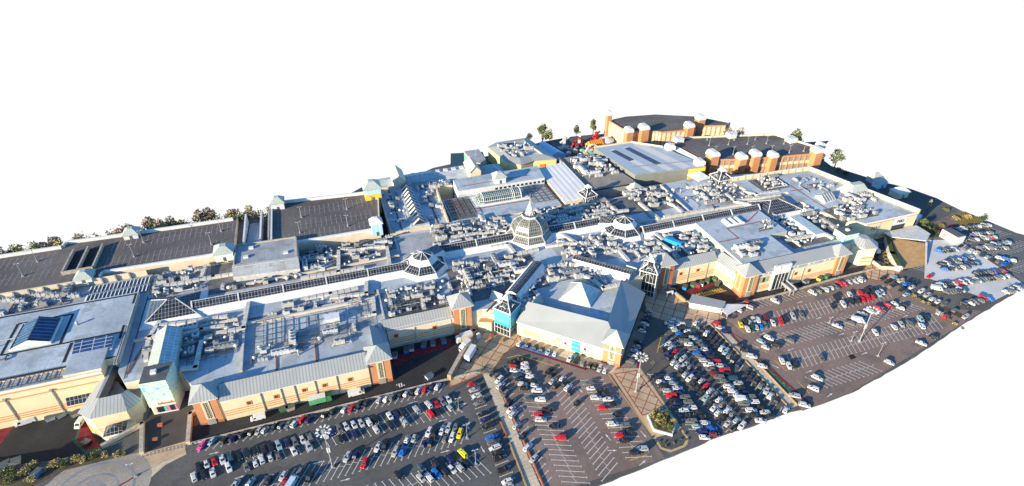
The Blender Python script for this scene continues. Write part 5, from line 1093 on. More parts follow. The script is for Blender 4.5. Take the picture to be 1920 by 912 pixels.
ride('carousel', 'round white funfair carousel beside the farthest brick garage', 180, 333, 0, (('carousel_base', q, [M['cyan']]), ('carousel_roof', c_, [M['white'], M['white_dirty']]), ('centre_drum', b_, [M['orange']])))
for i, (x, y, c1, lb, hh) in enumerate(((150, 336, 'white', 'tall white lattice funfair tower beside the marquee', 9), (176, 341, 'red', 'red funfair thrill ride with swinging arm behind the striped tent', 7), (156, 334, 'red_line', 'dark red and violet funfair ride with slanted roof', 5), (163, 340, 'poster_face', 'pale pink funfair tower with small ride at its foot', 8))):
    q = MB(); q.box(-.8, -.8, 0, .8, .8, hh); s1 = MB(); s1.box(-4, -2.4, 0, 4, 2.4, 1.6, 0); a_ = MB(); a_.bar((-3, 0, hh*.55), (3.5, 0, hh*.95), 1.0, .8)
    ride('thrill_ride', lb, x, y, 20*i, (('ride_tower', q, [M[c1]]), ('ride_platform', s1, [M['red' if i % 2 else 'grey']]), ('swing_arm', a_, [M['red'] if i != 0 else M['white']])))
fc = [('red_line', 'dark red'), ('white', 'white'), ('stone', 'tan'), ('teal', 'green'), ('white_dirty', 'grey'), ('poster_face', 'pale pink')]
for k in range(14):
    x, y = 150+k % 7*4.6+rng.uniform(-1, 1), 322+(k//7)*5+rng.uniform(-1.5, 1.5); m, cn_ = fc[k % 6]
    q = MB(); q.box(x-1.4, y-1.1, 0, x+1.4, y+1.1, 2.0); st_ = empty('fair_stall', (0, 0, 0), '%s topped funfair stall, %s from the left in the %s line' % (cn_, ORD[k % 7], ['nearer', 'farther'][k//7]), 'stall', 'funfair stalls'); q.build('stall_body', [M['white_dirty']], st_)
    q = MB(); q.frustum(sq(x, y, 3.2, 0, 2.6), 2.0, sq(x, y, .5), 2.9); q.build('stall_roof', [M[m]], st_)
# houses at the far right edge
for i, (x, y, s, m) in enumerate(((309, 213.5, 8, 'cream_pale'), (307.5, 226, 6, 'tent_blue'), (310, 232, 7, 'white_dirty'))):
    t = empty('small_house', (0, 0, 0), ['cream hipped roof house beside the back road at the right edge', 'small blue roofed hut on the back road', 'grey roofed low house farthest along the back road'][i], 'house')
    MB().box(x-s/2, y-s*.4, 0, x+s/2, y+s*.4, 3.6).build('house_walls', [M[m]], t); q = MB(); q.frustum([(x-s/2-.5, y-s*.4-.5), (x+s/2+.5, y-s*.4-.5), (x+s/2+.5, y+s*.4+.5), (x-s/2-.5, y+s*.4+.5)], 3.6, [(x-s*.2, y-.2), (x+s*.2, y-.2), (x+s*.2, y+.2), (x-s*.2, y+.2)], 6.2); q.build('house_roof', [M['white'] if i == 0 else M['metal_roof_green']], t)
    MB().box(x-.5, y-s*.4-.06, 0, x+.5, y-s*.4, 2.1).build('house_door', [M['grey_dark']], t)

# ================================================================== ROOFTOP PLANT
def proto(name, parts):
    """parts: (name, MB, materials); returns list of (name, mesh)"""
    return [(n, b.mesh(n, m)) for n, b, m in parts]
PR = {}
def mk_ahu(L, Wd, H, nf, cm):
    c = MB(); c.box(-L/2, -Wd/2, .35, L/2, Wd/2, H); c.box(-L/2-.06, -Wd/2-.06, H, L/2+.06, Wd/2+.06, H+.1)
    for k in range(int(L/1.1)): c.box(-L/2+.5+k*1.1, -Wd/2-.05, .6, -L/2+.56+k*1.1, -Wd/2, H-.2, 1)
    c.box(L/2, -Wd*.3, .6, L/2+.35, Wd*.3, H*.8, 1)
    f = MB()
    for k in range(nf):
        x = -L/2+(k+.5)*L/nf; r = min(Wd, L/nf)*.36; f.tube((x, 0, H+.1), (x, 0, H+.35), r, r, 10, 0); f.tube((x, 0, H+.36), (x, 0, H+.38), r*.85, r*.85, 10, 1)
    b = MB(); b.box(-L/2, -Wd/2+.1, 0, L/2, -Wd/2+.3, .35); b.box(-L/2, Wd/2-.3, 0, L/2, Wd/2-.1, .35)
    return proto('x', (('unit_casing', c, [M[cm], M['grey']]), ('fan_housing', f, [M['grey'], M['grey_dark']]), ('base_rail', b, [M['grey_dark']])))
PR['air'] = [mk_ahu(3.4, 2.0, 1.9, 2, 'white_dirty'), mk_ahu(4.6, 2.2, 2.1, 2, 'duct'), mk_ahu(2.4, 1.8, 1.6, 1, 'white'), mk_ahu(2.0, 1.6, 2.2, 1, 'grey')]
PR['chiller'] = [mk_ahu(6.4, 2.2, 2.0, 4, 'white'), mk_ahu(7.6, 2.4, 1.8, 5, 'grey')]
def mk_cowl(r, h):
    c = MB(); c.tube((0, 0, 0), (0, 0, h), r, r*.8, 10); k = MB(); k.tube((0, 0, h), (0, 0, h+.35), r*1.35, r*1.2, 10); k.tube((0, 0, h+.35), (0, 0, h+.6), r*1.2, .1, 10)
    return proto('x', (('cowl_stack', c, [M['grey']]), ('cowl_cap', k, [M['white']])))
PR['cowl'] = [mk_cowl(.5, 1.1), mk_cowl(.7, .8), mk_cowl(.35, 1.8)]
def mk_stack():
    b = MB()
    for k in range(3): b.box(-.6+k*1.3-1.3, -.6, .2, .5+k*1.3-1.3, .6, 1.5+.3*(k % 2), 0); b.tube((k*1.3-1.35, 0, 1.5), (k*1.3-1.35, 0, 2.3), .2, .2, 6, 1)
    b.bar((-2.2, .9, .8), (2.2, .9, .8), .3, .3, 1); b.bar((-2.2, -.9, .4), (2.2, -.9, .4), .25, .25, 1)
    return proto('x', (('condenser_casing', b, [M['white_dirty'], M['grey']]),))
PR['condenser'] = [mk_stack()]
NAMES = {'air': 'air_handling_unit', 'chiller': 'chiller', 'cowl': 'vent_cowl', 'condenser': 'condenser_set'}
CATS = {'air': 'air unit', 'chiller': 'chiller', 'cowl': 'roof vent', 'condenser': 'condenser'}
WORDS = {'air': [('off white', ), ('large cream', ), ('small white', ), ('tall grey', )], 'chiller': [('long white', ), ('long grey', )], 'cowl': [('round', ), ('squat round', ), ('tall thin', )], 'condenser': [('clustered', )]}
taken = []
def free(x, y, r):
    for a, b, c in taken:
        if (a-x)**2+(b-y)**2 < (c+r)**2: return False
    return True
def put(kind, vi, x, y, z, a, sc):
    root = bpy.data.objects.new(NAMES[kind], None); S.collection.objects.link(root); root.location = (x, y, z); root.rotation_euler = (0, 0, a); root.scale = sc; root.empty_display_size = .3
    for n, me in PR[kind][vi]:
        o = bpy.data.objects.new(n, me); S.collection.objects.link(o); o.parent = root
    return root
def region(where, x0, y0, x1, y1, n, z=ZR, mixk='aaaaccvvvk', ang=0, big=1.0):
    made = []; n = int(n*1.35+.5)
    for _ in range(n*9):
        if len(made) >= n: break
        kd = {'a': 'air', 'c': 'condenser', 'v': 'cowl', 'k': 'chiller'}[rng.choice(mixk)]; vi = rng.randrange(len(PR[kd]))
        x, y = rng.uniform(x0, x1), rng.uniform(y0, y1); r = {'air': 1.7, 'chiller': 2.6, 'cowl': .7, 'condenser': 1.6}[kd]*big
        if not free(x, y, r*.72): continue
        taken.append((x, y, r)); s_ = rng.uniform(.8, 1.15)*big
        o = put(kd, vi, x, y, z, R(ang)+rng.choice([0, 0, math.pi/2, math.pi])+rng.uniform(-.03, .03), (s_, s_, s_*rng.uniform(.85, 1.15))); made.append((x, kd, vi, o))
    made.sort(key=lambda t: t[0]); cnt = {}
    tot = {}
    for x, kd, vi, o in made: tot[(kd, vi)] = tot.get((kd, vi), 0)+1
    for x, kd, vi, o in made:
        k = cnt.get((kd, vi), 0); cnt[(kd, vi)] = k+1; wd = WORDS[kd][vi][0]; nn = CATS[kd]
        lab = '%s %s %s' % (wd, nn, where) if tot[(kd, vi)] == 1 else '%s %s, %s from left, %s' % (wd, nn, ORD[k], where)
        tag(o, lab, nn, CATS[kd]+'s '+where)
    pr = []
    for _ in range(max(2, n//2)):
        L1, L2 = rng.uniform(3, min(14, max(3.2, x1-x0))), rng.uniform(2, min(9, max(2.2, y1-y0))); x, y = rng.uniform(x0, max(x0, x1-L1)), rng.uniform(y0, max(y0, y1-L2)); h_ = z+rng.uniform(.3, .9); r_ = rng.uniform(.12, .3); c_ = rng.choice(['grey', 'grey_dark', 'white_dirty', 'grey_dark'])
        q = MB(); P_ = [(x, y, h_), (x+L1, y, h_), (x+L1, y+L2, h_)] if rng.random() < .5 else [(x, y, h_), (x, y+L2, h_), (x+L1*.6, y+L2, h_)]
        for a, b in zip(P_, P_[1:]): q.tube(a, b, r_, r_, 6)
        for p_ in P_: q.box(p_[0]-.2, p_[1]-.2, z, p_[0]+.2, p_[1]+.2, h_)
        pr.append((x, c_, q.build('pipe_run', M[c_])))
    pr.sort(key=lambda t: t[0])
    for k, (x, c_, o) in enumerate(pr): tag(o, '%s bent pipe run, %s from left, %s' % ({'grey': 'grey', 'grey_dark': 'dark', 'white_dirty': 'pale'}[c_], ORD[k], where), 'pipe run', 'pipe runs '+where)
# measured air ducts
def duct(pts, w_=1.5, h_=1.3, z=11.0, lab='', m='duct', kind='ventilation_duct'):
    q = MB(); P = [V3(G(px, py, z), z) for px, py in pts]
    for a, b in zip(P, P[1:]):
        v = (Vector(b)-Vector(a)).normalized()*(w_/2-.02); q.bar(tuple(Vector(a)-v*.98), tuple(Vector(b)+v*.98), w_, h_, 0)
        n = int((Vector(b)-Vector(a)).length/3.2)
        for k in range(1, n+1):
            c = Vector(a).lerp(Vector(b), k/(n+1)); d = v.normalized()*.08; q.bar(tuple(c-d), tuple(c+d), w_+.22, h_+.2, 1)
            if k % 2: q.bar((c.x, c.y, ZR), (c.x, c.y, z-h_/2), .3, .3, 2)
        for k in range(int((Vector(b)-Vector(a)).length/1.5)+1): 
            c = Vector(a).lerp(Vector(b), min(1, k*1.5/max(.1, (Vector(b)-Vector(a)).length))); taken.append((c.x, c.y, 1.0))
    tag(q.build(kind, [M[m], M['white_dirty'], M['grey_dark']]), lab, 'air duct', 'roof air ducts')
DUCTS = [
 (((299, 606), (281, 633), (328, 624)), 'cream L shaped air duct near the left glazed hip'), (((300, 611), (345, 606)), 'short cream duct in front of the hip skylight'),
 (((340, 628), (378, 619), (418, 612)), 'broad cream duct in line between two air units, left'), (((410, 625), (457, 616), (466, 570)), 'cream duct turning towards the spine by the left gutter'),
 (((278, 641), (274, 675)), 'short upright running duct beside the gabled glass roof'), (((356, 604), (423, 594)), 'thin cream duct along the spine skirt, left'), (((378, 642), (367, 690), (343, 692)), 'pale blue grey duct right of the gabled glass roof'),
 (((565, 562), (620, 552), (668, 541)), 'long cream duct below the spine, left of the lantern'), (((687, 531), (687, 551), (622, 559)), 'hooked cream duct below the spine near the lantern'), (((700, 560), (702, 588), (686, 591)), 'small cream hook duct beside the gutter left of the loading bay'),
 (((567, 522), (680, 503)), 'cream duct running along the back of the spine'), (((635, 511), (635, 469), (725, 462), (731, 497)), 'square looped cream duct behind the spine'), (((655, 470), (700, 461)), 'inner cream duct inside the square loop behind the spine'),
 (((922, 463), (951, 458), (967, 477), (1007, 468)), 'zigzag cream duct in front of the dome, left'), (((1025, 462), (1076, 456)), 'straight cream duct in front of the dome, right'), (((1052, 439), (1082, 457)), 'diagonal cream duct right of the dome'),
 (((1225, 436), (1241, 449)), 'short diagonal duct right of the right lantern'), (((1222, 446), (1255, 469)), 'long diagonal duct beside the blue container'), (((1157, 466), (1177, 488)), 'diagonal duct behind the right entrance pavilion'),
 (((1097, 518), (1110, 524), (1131, 541), (1167, 532)), 'curved cream duct behind the glass pyramid'), (((848, 445), (907, 437), (946, 432), (948, 425), (966, 421)), 'long stepped duct behind the spine left of the dome'),
 (((1247, 407), (1335, 392)), 'straight duct behind the right part of the spine'), (((1255, 382), (1267, 387), (1281, 400)), 'bent duct left of the pale blue shaded roof'), (((1362, 365), (1378, 378), (1402, 383)), 'forked cream duct behind the right hip, near branch'),
 (((1383, 376), (1462, 367)), 'long cream duct behind the right hip skylight'), (((1397, 360), (1418, 365), (1458, 359)), 'farther cream duct behind the right hip skylight'), (((1200, 382), (1234, 410)), 'diagonal duct between pyramid kiosk and the right lantern'),
 (((1176, 395), (1150, 398), (1106, 404)), 'duct running behind the spine right of the dome'), (((1000, 400), (1040, 408)), 'short duct behind the dome'), (((1060, 392), (1100, 384)), 'duct below the ribbed white roof'),
 (((985, 520), (1002, 545), (1010, 556)), 'duct beside the left glazed arm'), (((290, 540), (400, 520), (470, 509)), 'long thin cream duct behind the left hip skylight'), (((385, 500), (378, 522)), 'short duct behind the left hip skylight'),
 (((1290, 352), (1330, 345)), 'far duct in front of the dark hall wall'), (((1500, 415), (1530, 430), (1560, 446)), 'diagonal duct left of the pale glass gallery'), (((1475, 452), (1520, 442)), 'duct beside the raised roof block'), (((1300, 452), (1330, 462), (1322, 472)), 'duct beside the raised block wall')]
for p, l in DUCTS: duct(p, lab=l)
X_, Y_ = G(1262, 458, 10); q = MB(); q.obox(X_, Y_, R(-58), 8.5, 2.2, 10.1, 12.4, 0)
tag(q.build('shipping_container', [mat('bright_blue_container', (.02, .28, .62), .5, .08, .4, wave=(.5, (.02, .24, .54)))]), 'bright blue container on the mall roof right of centre', 'container'); taken.append((X_, Y_, 4))
X_, Y_ = G(624, 603, 10); q = MB(); q.obox(X_, Y_, 0, 5.6, 3.6, 10.1, 12.6, 0); q.obox(X_, Y_, 0, 5.8, 3.8, 12.6, 12.8, 0)
tag(q.build('plant_cabin', [M['white']]), 'white plant cabin on the roof above the loading bay', 'plant cabin'); taken.append((X_, Y_, 3.4))
def gantry(where, x0, y0, x1, y1, sp=3.2, z=11.3, zb=None):
    q = MB(); nx = max(1, int((x1-x0)/sp)); ny = max(1, int((y1-y0)/sp))
    for k in range(nx+1):
        x = x0+(x1-x0)*k/nx; q.bar((x, y0, z), (x, y1, z), .14, .2)
        for j in range(ny+1): q.bar((x, y0+(y1-y0)*j/ny, ZR), (x, y0+(y1-y0)*j/ny, z), .12, .12)
    for j in range(ny+1): y = y0+(y1-y0)*j/ny; q.bar((x0, y, z+.02), (x1, y, z+.02), .14, .2)
    for j in (0, ny): y = y0+(y1-y0)*j/ny; q.bar((x0, y, z+1.0), (x1, y, z+1.0), .08, .08)
    tag(q.build('steel_gantry', [M['grey_dark']]), 'dark steel pipe gantry grid '+where, 'gantry', 'roof gantries')
gantry('above the left facade', -40, 184, -30, 200); gantry('above the left facade, middle', -28, 182, -6, 197, 3.4); gantry('beside the white plant cabin', -4, 190, 6, 200, 2.6); gantry('behind the loading bay', 12, 186, 34, 197)
gantry('on the dark roof beside the barrel vault', 54, 253, 66, 273, 3); gantry('right of the barrel vault', 98, 255, 111, 273, 3); gantry('on the shaded roof behind the right spine', 196, 222, 208, 232, 3); gantry('on the front strip of the left store', -138, 189, -104, 193.6, 2.8, 12.6)
gantry('right of the gabled glass roof', -63, 184, -50, 199, 3.0); gantry('left of the dome behind the spine', 42, 232, 60, 246, 3)
# tilted panels on the low roof behind the left store
for k in range(16):
    x = -108+k*1.5
    for j in range(2):
        y = 236.4+j*6.2; q = MB(); q.face([(x, y, 10.35), (x+1.1, y, 11.0), (x+1.1, y+5, 11.0), (x, y+5, 10.35)], 0); q.box(x+.95, y, 10.2, x+1.1, y+.2, 10.95, 1); q.box(x+.95, y+4.8, 10.2, x+1.1, y+5, 10.95, 1)
        tag(q.build('tilted_panel', [M['hall_blue'], M['grey']]), 'tilted grey roof panel, %s from left in the %s row behind the left store' % (ORD[k], ['nearer', 'farther'][j]), 'roof panel', 'tilted panels behind the left store')
for i, (a, b, lb) in enumerate((((-44, 174), (-44, 212), 'left of the gantries'), ((8.8, 184.5), (8.8, 206), 'right of the gantries'), ((46, 190), (46, 213), 'left of the dome front plant'), ((150, 184), (150, 206), 'beside the blue container'), ((-46, 228.4), (22, 229), 'along the back of the left spine'), ((94, 230.6), (134, 230.2), 'behind the spine right of the dome'),
        ((140, 220), (204, 219), 'behind the right spine'), ((172, 222), (173, 252), 'left of the pale shaded roof'), ((-20, 238), (20, 238), 'across the dirty roof behind the spine'), ((-83.6, 204), (-47, 205), 'in front of the left hip'), ((78, 229), (78, 247), 'behind the dome'), ((203.6, 176), (203.6, 200), 'right of the raised block'), ((-43, 200.6), (8, 201.2), 'behind the gantries'))):
    W = Wall(a, b); q = MB(); W.box(q, 0, W.L, -.4, .4, ZR, ZR+1.1, 0, 1); tag(q.build('roof_upstand', [M['cream_pale'], M['white_dirty']]), 'low pale upstand wall on the mall roof '+lb, 'roof upstand')
for w_, *r_ in (('behind the left end of the spine', -82, 230, -61, 248, 17), ('between spine and sloping block', -58, 227, -22, 229.5, 8), ('right of the sloping block', -20, 228, 20, 248, 24), ('behind the spine left of the dome', 40, 232, 78, 248, 34),
                ('between dome and ribbed hall', 94, 231, 136, 247, 36), ('before the dome, left part', 43, 192, 76, 214, 34), ('before the dome, right part', 95, 200, 123, 216, 26), ('behind the glass pyramid', 72, 187, 108, 198, 18), ('by the blue container', 142, 186, 163, 204, 18),
                ('near the left glazed hip', -79, 188, -46, 207, 22), ('above the loading bay', 11, 187, 35, 203, 14), ('behind the pale shaded roof', 150, 232, 172, 251, 20), ('behind the right hip skylight', 186, 224, 211, 246, 24), ('left of the pale glass gallery', 204, 178, 213, 205, 16), ('right of the pale glass gallery', 224, 184, 234, 206, 14), ('above the left facade', -42, 176, -2, 186, 10), ('beside the left glazed arm', 66, 178, 72, 188, 6)): region(w_, *r_)
region('in the right store well', 223, 227, 239, 239, 10, 11.2, 'akvc'); region('on the right store', 239, 187, 261, 200, 18, 11.2, 'aakcv'); region('by the hipped roof of the right store', 257, 199, 272, 206, 7, 11.2, 'akc')
region('on the brown roof by the solar hall', 134, 270, 155, 295, 24, 12.0, 'aakkcv', 0, 1.1); region('on the leisure building roof', 103, 313, 121, 331, 13, 9.6, 'aacv', 0, 1.1); region('left side of the arcade roof', 23, 253, 31, 294, 8, 10.4, 'vva'); region('right side of the arcade roof', 42, 253, 50, 294, 9, 10.4, 'avc'); region('on the rear roof of the left store', -138, 237, -112, 248, 9, 10.2, 'akc', 0, 1.2)
region('on the raised block roof', 168, 172, 180, 182, 6, 13.4, 'akv'); region('on the waterfront annexe', 43, 291, 59, 297, 8, 9.8, 'acv')

region('scattered on the left store roof', -86.4-70, 196, -104, 232, 5, 12.4, 'v'); region('on the raised block near the spine', 190, 189, 202, 196, 3, 13.4, 'vc'); region('on the pale shaded roof', 175, 224, 186, 248, 4, ZR, 'vvc'); region('on the far right store roof', 244, 214, 262, 236, 6, 11.2, 'vvc')
region('in front of the spine left of the lantern', -36, 201.5, 6, 209, 6, ZR, 'vca'); region('beside the lantern', 10, 196, 40, 204, 8, ZR, 'acvv'); region('between glass pyramid and shaded slope', 96, 180, 106, 190, 6, 9.4, 'ac'); region('in front of the right lantern', 124, 190, 138, 203, 8, ZR, 'acvk')

# ================================================================== VEHICLES
CS = .90
def car_meshes(kind):
    L, H, bw = {'hatchback': (4.1, 1.48, .87), 'saloon': (4.6, 1.44, .90), 'estate': (4.6, 1.52, .90), 'suv': (4.55, 1.72, .93), 'city_car': (3.6, 1.5, .82)}[kind]
    belt = .94 if kind != 'suv' else 1.08; gl_ = .26 if kind != 'suv' else .34
    x0, x1 = -L/2, L/2
    st = [(x0, .74, gl_+.12, belt-.16), (x0+.14, .93, gl_, belt-.04), (x0+.6, 1, gl_-.04, belt), (-.1, 1, gl_-.04, belt+.01), (x1-1.25, 1, gl_-.04, belt-.03), (x1-.45, .96, gl_, belt-.18), (x1-.12, .86, gl_+.02, belt-.26), (x1, .66, gl_+.14, belt-.36)]
    def sec(x, k, zb, zt):
        w_ = bw*k; zm = zb+(zt-zb)*.45
        return [(x, -w_*.92, zb), (x, -w_, zm), (x, -w_*.97, zt-.08), (x, -w_*.84, zt), (x, w_*.84, zt), (x, w_*.97, zt-.08), (x, w_, zm), (x, w_*.92, zb)]
    b = MB(); S_ = [sec(*s) for s in st]
    for A, B in zip(S_, S_[1:]):
        for k in range(8): b.face([A[k], A[(k+1) % 8], B[(k+1) % 8], B[k]][::-1], 0 if k not in (7,) else 1)
    b.face(S_[0]); b.face(S_[-1][::-1])
    # cabin
    if kind == 'saloon': rb, rt, ft, fb = x0+.75, x0+1.45, .25, 1.05
    elif kind in ('hatchback', 'city_car'): rb, rt, ft, fb = x0+.12, x0+.55, .25, 1.0
    else: rb, rt, ft, fb = x0+.1, x0+.4, .35, 1.1
    wb, wt = bw*.86, bw*.68; zb, zt = belt-.03, H
    lo = [(rb, -wb, zb), (fb, -wb, zb), (fb, wb, zb), (rb, wb, zb)]; hi = [(rt, -wt, zt), (ft, -wt, zt), (ft, wt, zt), (rt, wt, zt)]
    for k in range(4): b.face([lo[k], lo[(k+1) % 4], hi[(k+1) % 4], hi[k]])
    hm = [(rt+.12, -wt+.1, zt+.05), (ft-.15, -wt+.1, zt+.05), (ft-.15, wt-.1, zt+.05), (rt+.12, wt-.1, zt+.05)]
    for k in range(4): b.face([hi[k], hi[(k+1) % 4], hm[(k+1) % 4], hm[k]])
    b.face(hm)
    for s_ in (-1, 1): b.box(fb-.35, s_*bw*.98, belt-.02, fb-.15, s_*(bw+.17), belt+.14)
    def inset(k, a0, a1, t0, t1, e=.012):
        A, B, C, D = [Vector(p) for p in (lo[k], lo[(k+1) % 4], hi[(k+1) % 4], hi[k])]
        f = lambda u, v: (A.lerp(B, u)).lerp(D.lerp(C, u), v); n = (B-A).cross(D-A).normalized()*e
        return [tuple(f(u, v)+n) for u, v in ((a0, t0), (a1, t0), (a1, t1), (a0, t1))]
    parts = [('car_body', b, ['paint', 'tyre'])]
    w1 = MB(); w1.face(inset(1, .06, .94, .06, .94)); w2 = MB(); w2.face(inset(3, .08, .92, .15, .9))
    s1 = MB(); s1.face(inset(0, .08, .50, .15, .9)); s1.face(inset(0, .53, .90, .15, .9)); s2 = MB(); s2.face(inset(2, .10, .47, .15, .9)); s2.face(inset(2, .50, .92, .15, .9))
    parts += [('windscreen', w1, ['carglass']), ('rear_window', w2, ['carglass']), ('side_window', s1, ['carglass']), ('side_window', s2, ['carglass'])]
    wr = .32 if kind != 'suv' else .37
    for x in (x0+.78, x1-.82):
        for s_ in (-1, 1):
            q = MB(); q.tube((x, s_*(bw-.2), wr), (x, s_*(bw+.02), wr), wr, wr, 12, 0); q.tube((x, s_*(bw+.02), wr), (x, s_*(bw+.035), wr), wr*.62, wr*.55, 10, 1); parts.append(('wheel', q, ['tyre', 'rim']))
    for s_ in (-1, 1):
        q = MB(); q.obox(x1-.17, s_*bw*.62, R(-s_*18), .22, .36, belt-.40, belt-.25); parts.append(('headlight', q, ['headlight']))
        q = MB(); q.box(x0-.01, s_*bw*.52, belt-.28, x0+.16, s_*bw*.88, belt-.12); parts.append(('tail_light', q, ['taillight']))
    return parts
CARS = {}
for kd in ('hatchback', 'saloon', 'estate', 'suv', 'city_car'):
    P = car_meshes(kd); full = [(n, b.mesh(n, [M[m] for m in ms])) for n, b, ms in P]
    one = MB(); ml = []
    for n, b, ms in P:
        if n in ('headlight', 'tail_light'): continue
        off = len(one.v); one.v += b.v; one.f += [tuple(i+off for i in f) for f in b.f]
        for k in b.m:
            if ms[k] not in ml: ml.append(ms[k])
            one.m.append(ml.index(ms[k]))
    CARS[kd] = (full, one.mesh(kd, [M[m] for m in ml]), one, ml)
COL = {'w': ('white', (.54, .55, .57)), 's': ('silver', (.36, .38, .40)), 'g': ('grey', (.13, .135, .14)), 'k': ('black', (.018, .020, .023)), 'b': ('bright blue', (.01, .14, .55)), 'n': ('navy blue', (.012, .018, .10)),
       'r': ('red', (.50, .010, .022)), 'm': ('maroon', (.14, .012, .02)), 'y': ('yellow', (.72, .50, .02)), 'l': ('lime yellow', (.60, .62, .02)), 'G': ('dark green', (.01, .08, .04)), 't': ('dark teal', (.02, .07, .11)), 'p': ('pink', (.65, .06, .32)), 'o': ('orange', (.6, .12, .02)), 'c': ('light blue', (.24, .36, .45))}
rows = []
def row(desc, head, tile, cars, jit=3):
    ox, oy, sc = tile; L = []
    for t in cars:
        x, y = G(ox+t[0]/sc, oy+t[1]/sc, .55); L.append((x, y, t[2], head))
    rows.append((desc, L))
A_ = (0, 684, 4); B_ = (480, 684, 4); D1 = (880, 640, 4); D3 = (1280, 412, 4); D4 = (1280, 560, 4); E1 = (1220, 590, 10); E2 = (1220, 670, 10); E3 = (1310, 740, 10); A1_ = (1100, 480, 3.5075)
def mixrow(desc, head, *pairs):
    L = []
    for tile, cars in pairs:
        ox, oy, sc = tile
        for t in cars: L.append(G(ox+t[0]/sc, oy+t[1]/sc, .55)+(t[2], head))
    rows.append((desc, L))
mixrow('row along the boundary wall of the left car park', 50, (A_, [(1515, 607, 'p'), (1590, 577, 'c'), (1695, 560, 'k'), (1755, 548, 'n'), (1820, 522, 'k'), (1890, 508, 'k')]),
       (B_, [(20, 500, 's'), (70, 490, 's'), (135, 468, 'k'), (195, 455, 't'), (245, 445, 'g'), (293, 438, 'w'), (353, 410, 'r'), (403, 408, 'n'), (518, 375, 'k'), (572, 357, 'k'), (668, 335, 's'), (720, 322, 'r'), (770, 308, 'k'), (823, 292, 'k'), (932, 258, 's'), (980, 253, 'w'), (1028, 240, 'g'), (1078, 228, 'k'), (1130, 215, 's'), (1170, 212, 'k'), (1220, 192, 'w'), (1268, 182, 'r'), (1315, 170, 'n'), (1363, 163, 'w')]))
mixrow('second row of the left car park', -73, (A_, [(1490, 772, 'k'), (1550, 748, 'w'), (1607, 730, 'r'), (1668, 713, 'w'), (1727, 697, 't'), (1795, 690, 'k'), (1855, 665, 'k'), (1908, 646, 'k')]),
       (B_, [(55, 635, 'k'), (115, 625, 'k'), (170, 607, 'c'), (232, 590, 'n'), (293, 580, 'g'), (350, 565, 'w'), (407, 550, 'g'), (520, 525, 'w'), (570, 495, 'n'), (625, 482, 'g'), (675, 463, 'w'), (735, 452, 'w'), (790, 440, 's'), (845, 428, 'w'), (893, 412, 'k'), (1005, 388, 'w'), (1055, 375, 'n'), (1098, 360, 'k'), (1205, 338, 's'), (1295, 302, 'w'), (1355, 295, 'r'), (1397, 278, 'g'), (1440, 258, 'w')]))
mixrow('third row of the left car park', -73, (A_, [(1455, 843, 'w'), (1525, 828, 'k'), (1595, 810, 'w'), (1715, 772, 'w'), (1850, 770, 'g')]),
       (B_, [(-5, 740, 'w'), (42, 712, 'w'), (105, 697, 'w'), (165, 685, 'g'), (285, 650, 'w'), (397, 612, 's'), (635, 557, 'k'), (735, 518, 'n'), (900, 485, 'w'), (1010, 455, 'k'), (1110, 425, 's'), (1310, 370, 'r'), (1352, 355, 'k'), (1455, 325, 's')]))
mixrow('fourth row of the left car park', 57, (B_, [(340, 790, 'g'), (205, 835, 's'), (95, 870, 'k'), (915, 618, 'w'), (965, 612, 'k'), (1135, 563, 'w'), (1185, 553, 's'), (1297, 505, 'w'), (1343, 505, 'k'), (1398, 490, 'w'), (1445, 475, 's'), (1497, 465, 'g')]))
mixrow('fifth row of the left car park', 57, (B_, [(400, 850, 'k'), (215, 895, 'r'), (685, 692, 's'), (750, 678, 'n'), (815, 738, 'r'), (1045, 655, 's'), (1100, 650, 'b'), (1258, 595, 'n'), (1312, 590, 'k'), (1420, 555, 'g'), (1470, 545, 'w'), (1528, 518, 'y'), (-40, 885, 'c'), (-155, 900, 's')]))
mixrow('nearest row of the left car park', -66, (B_, [(1065, 830, 'k'), (1240, 770, 't'), (1238, 850, 's'), (1300, 845, 'w'), (1350, 745, 'k'), (1355, 815, 'b'), (1410, 800, 'k'), (1450, 705, 'n'), (1470, 785, 'w'), (1525, 770, 's'), (1550, 665, 'l'), (1580, 748, 'k')]))
mixrow('column beside the pale walkway', 186, (B_, [(1620, 145, 'r'), (1640, 187, 's'), (1655, 233, 'w'), (1680, 283, 'g'), (1700, 370, 'k'), (1718, 412, 'n'), (1735, 463, 'k'), (1763, 545, 'b'), (1778, 583, 'g'), (1793, 622, 'w'), (1805, 665, 'k'), (1820, 705, 'k'), (1850, 790, 'k'), (1885, 875, 'w'), (1895, 908, 's')]))
mixrow('column along the brick edging of the middle car park', 32, (D1, [(180, 243, 'k'), (207, 258, 'g'), (225, 290, 'w'), (235, 332, 'w'), (258, 362, 'k'), (268, 395, 'g'), (293, 470, 'k'), (312, 512, 'w'), (332, 548, 'w'), (357, 635, 's'), (402, 710, 'k'), (440, 795, 'w'), (485, 880, 's')]))
mixrow('left column of the middle car park', -22, (D1, [(325, 160, 'k'), (335, 190, 'r'), (345, 220, 'w'), (362, 255, 't'), (380, 290, 'k'), (400, 322, 'w'), (420, 355, 'k'), (450, 428, 't'), (517, 548, 'r'), (535, 590, 'w'), (685, 725, 'r')]))
mixrow('second column of the middle car park', 158, (D1, [(385, 140, 'k'), (417, 170, 'w'), (418, 200, 'w'), (425, 235, 'w'), (455, 267, 'w'), (470, 300, 'k'), (487, 333, 'w'), (508, 372, 'w'), (533, 440, 'w'), (585, 520, 'k'), (640, 640, 'k')]))
mixrow('central column of the middle car park', 32, (D1, [(598, 222, 'k'), (625, 247, 'k'), (628, 297, 's'), (650, 333, 'k'), (742, 348, 'w'), (805, 465, 'k'), (700, 280, 'w'), (722, 315, 'k'), (760, 385, 'k')]))
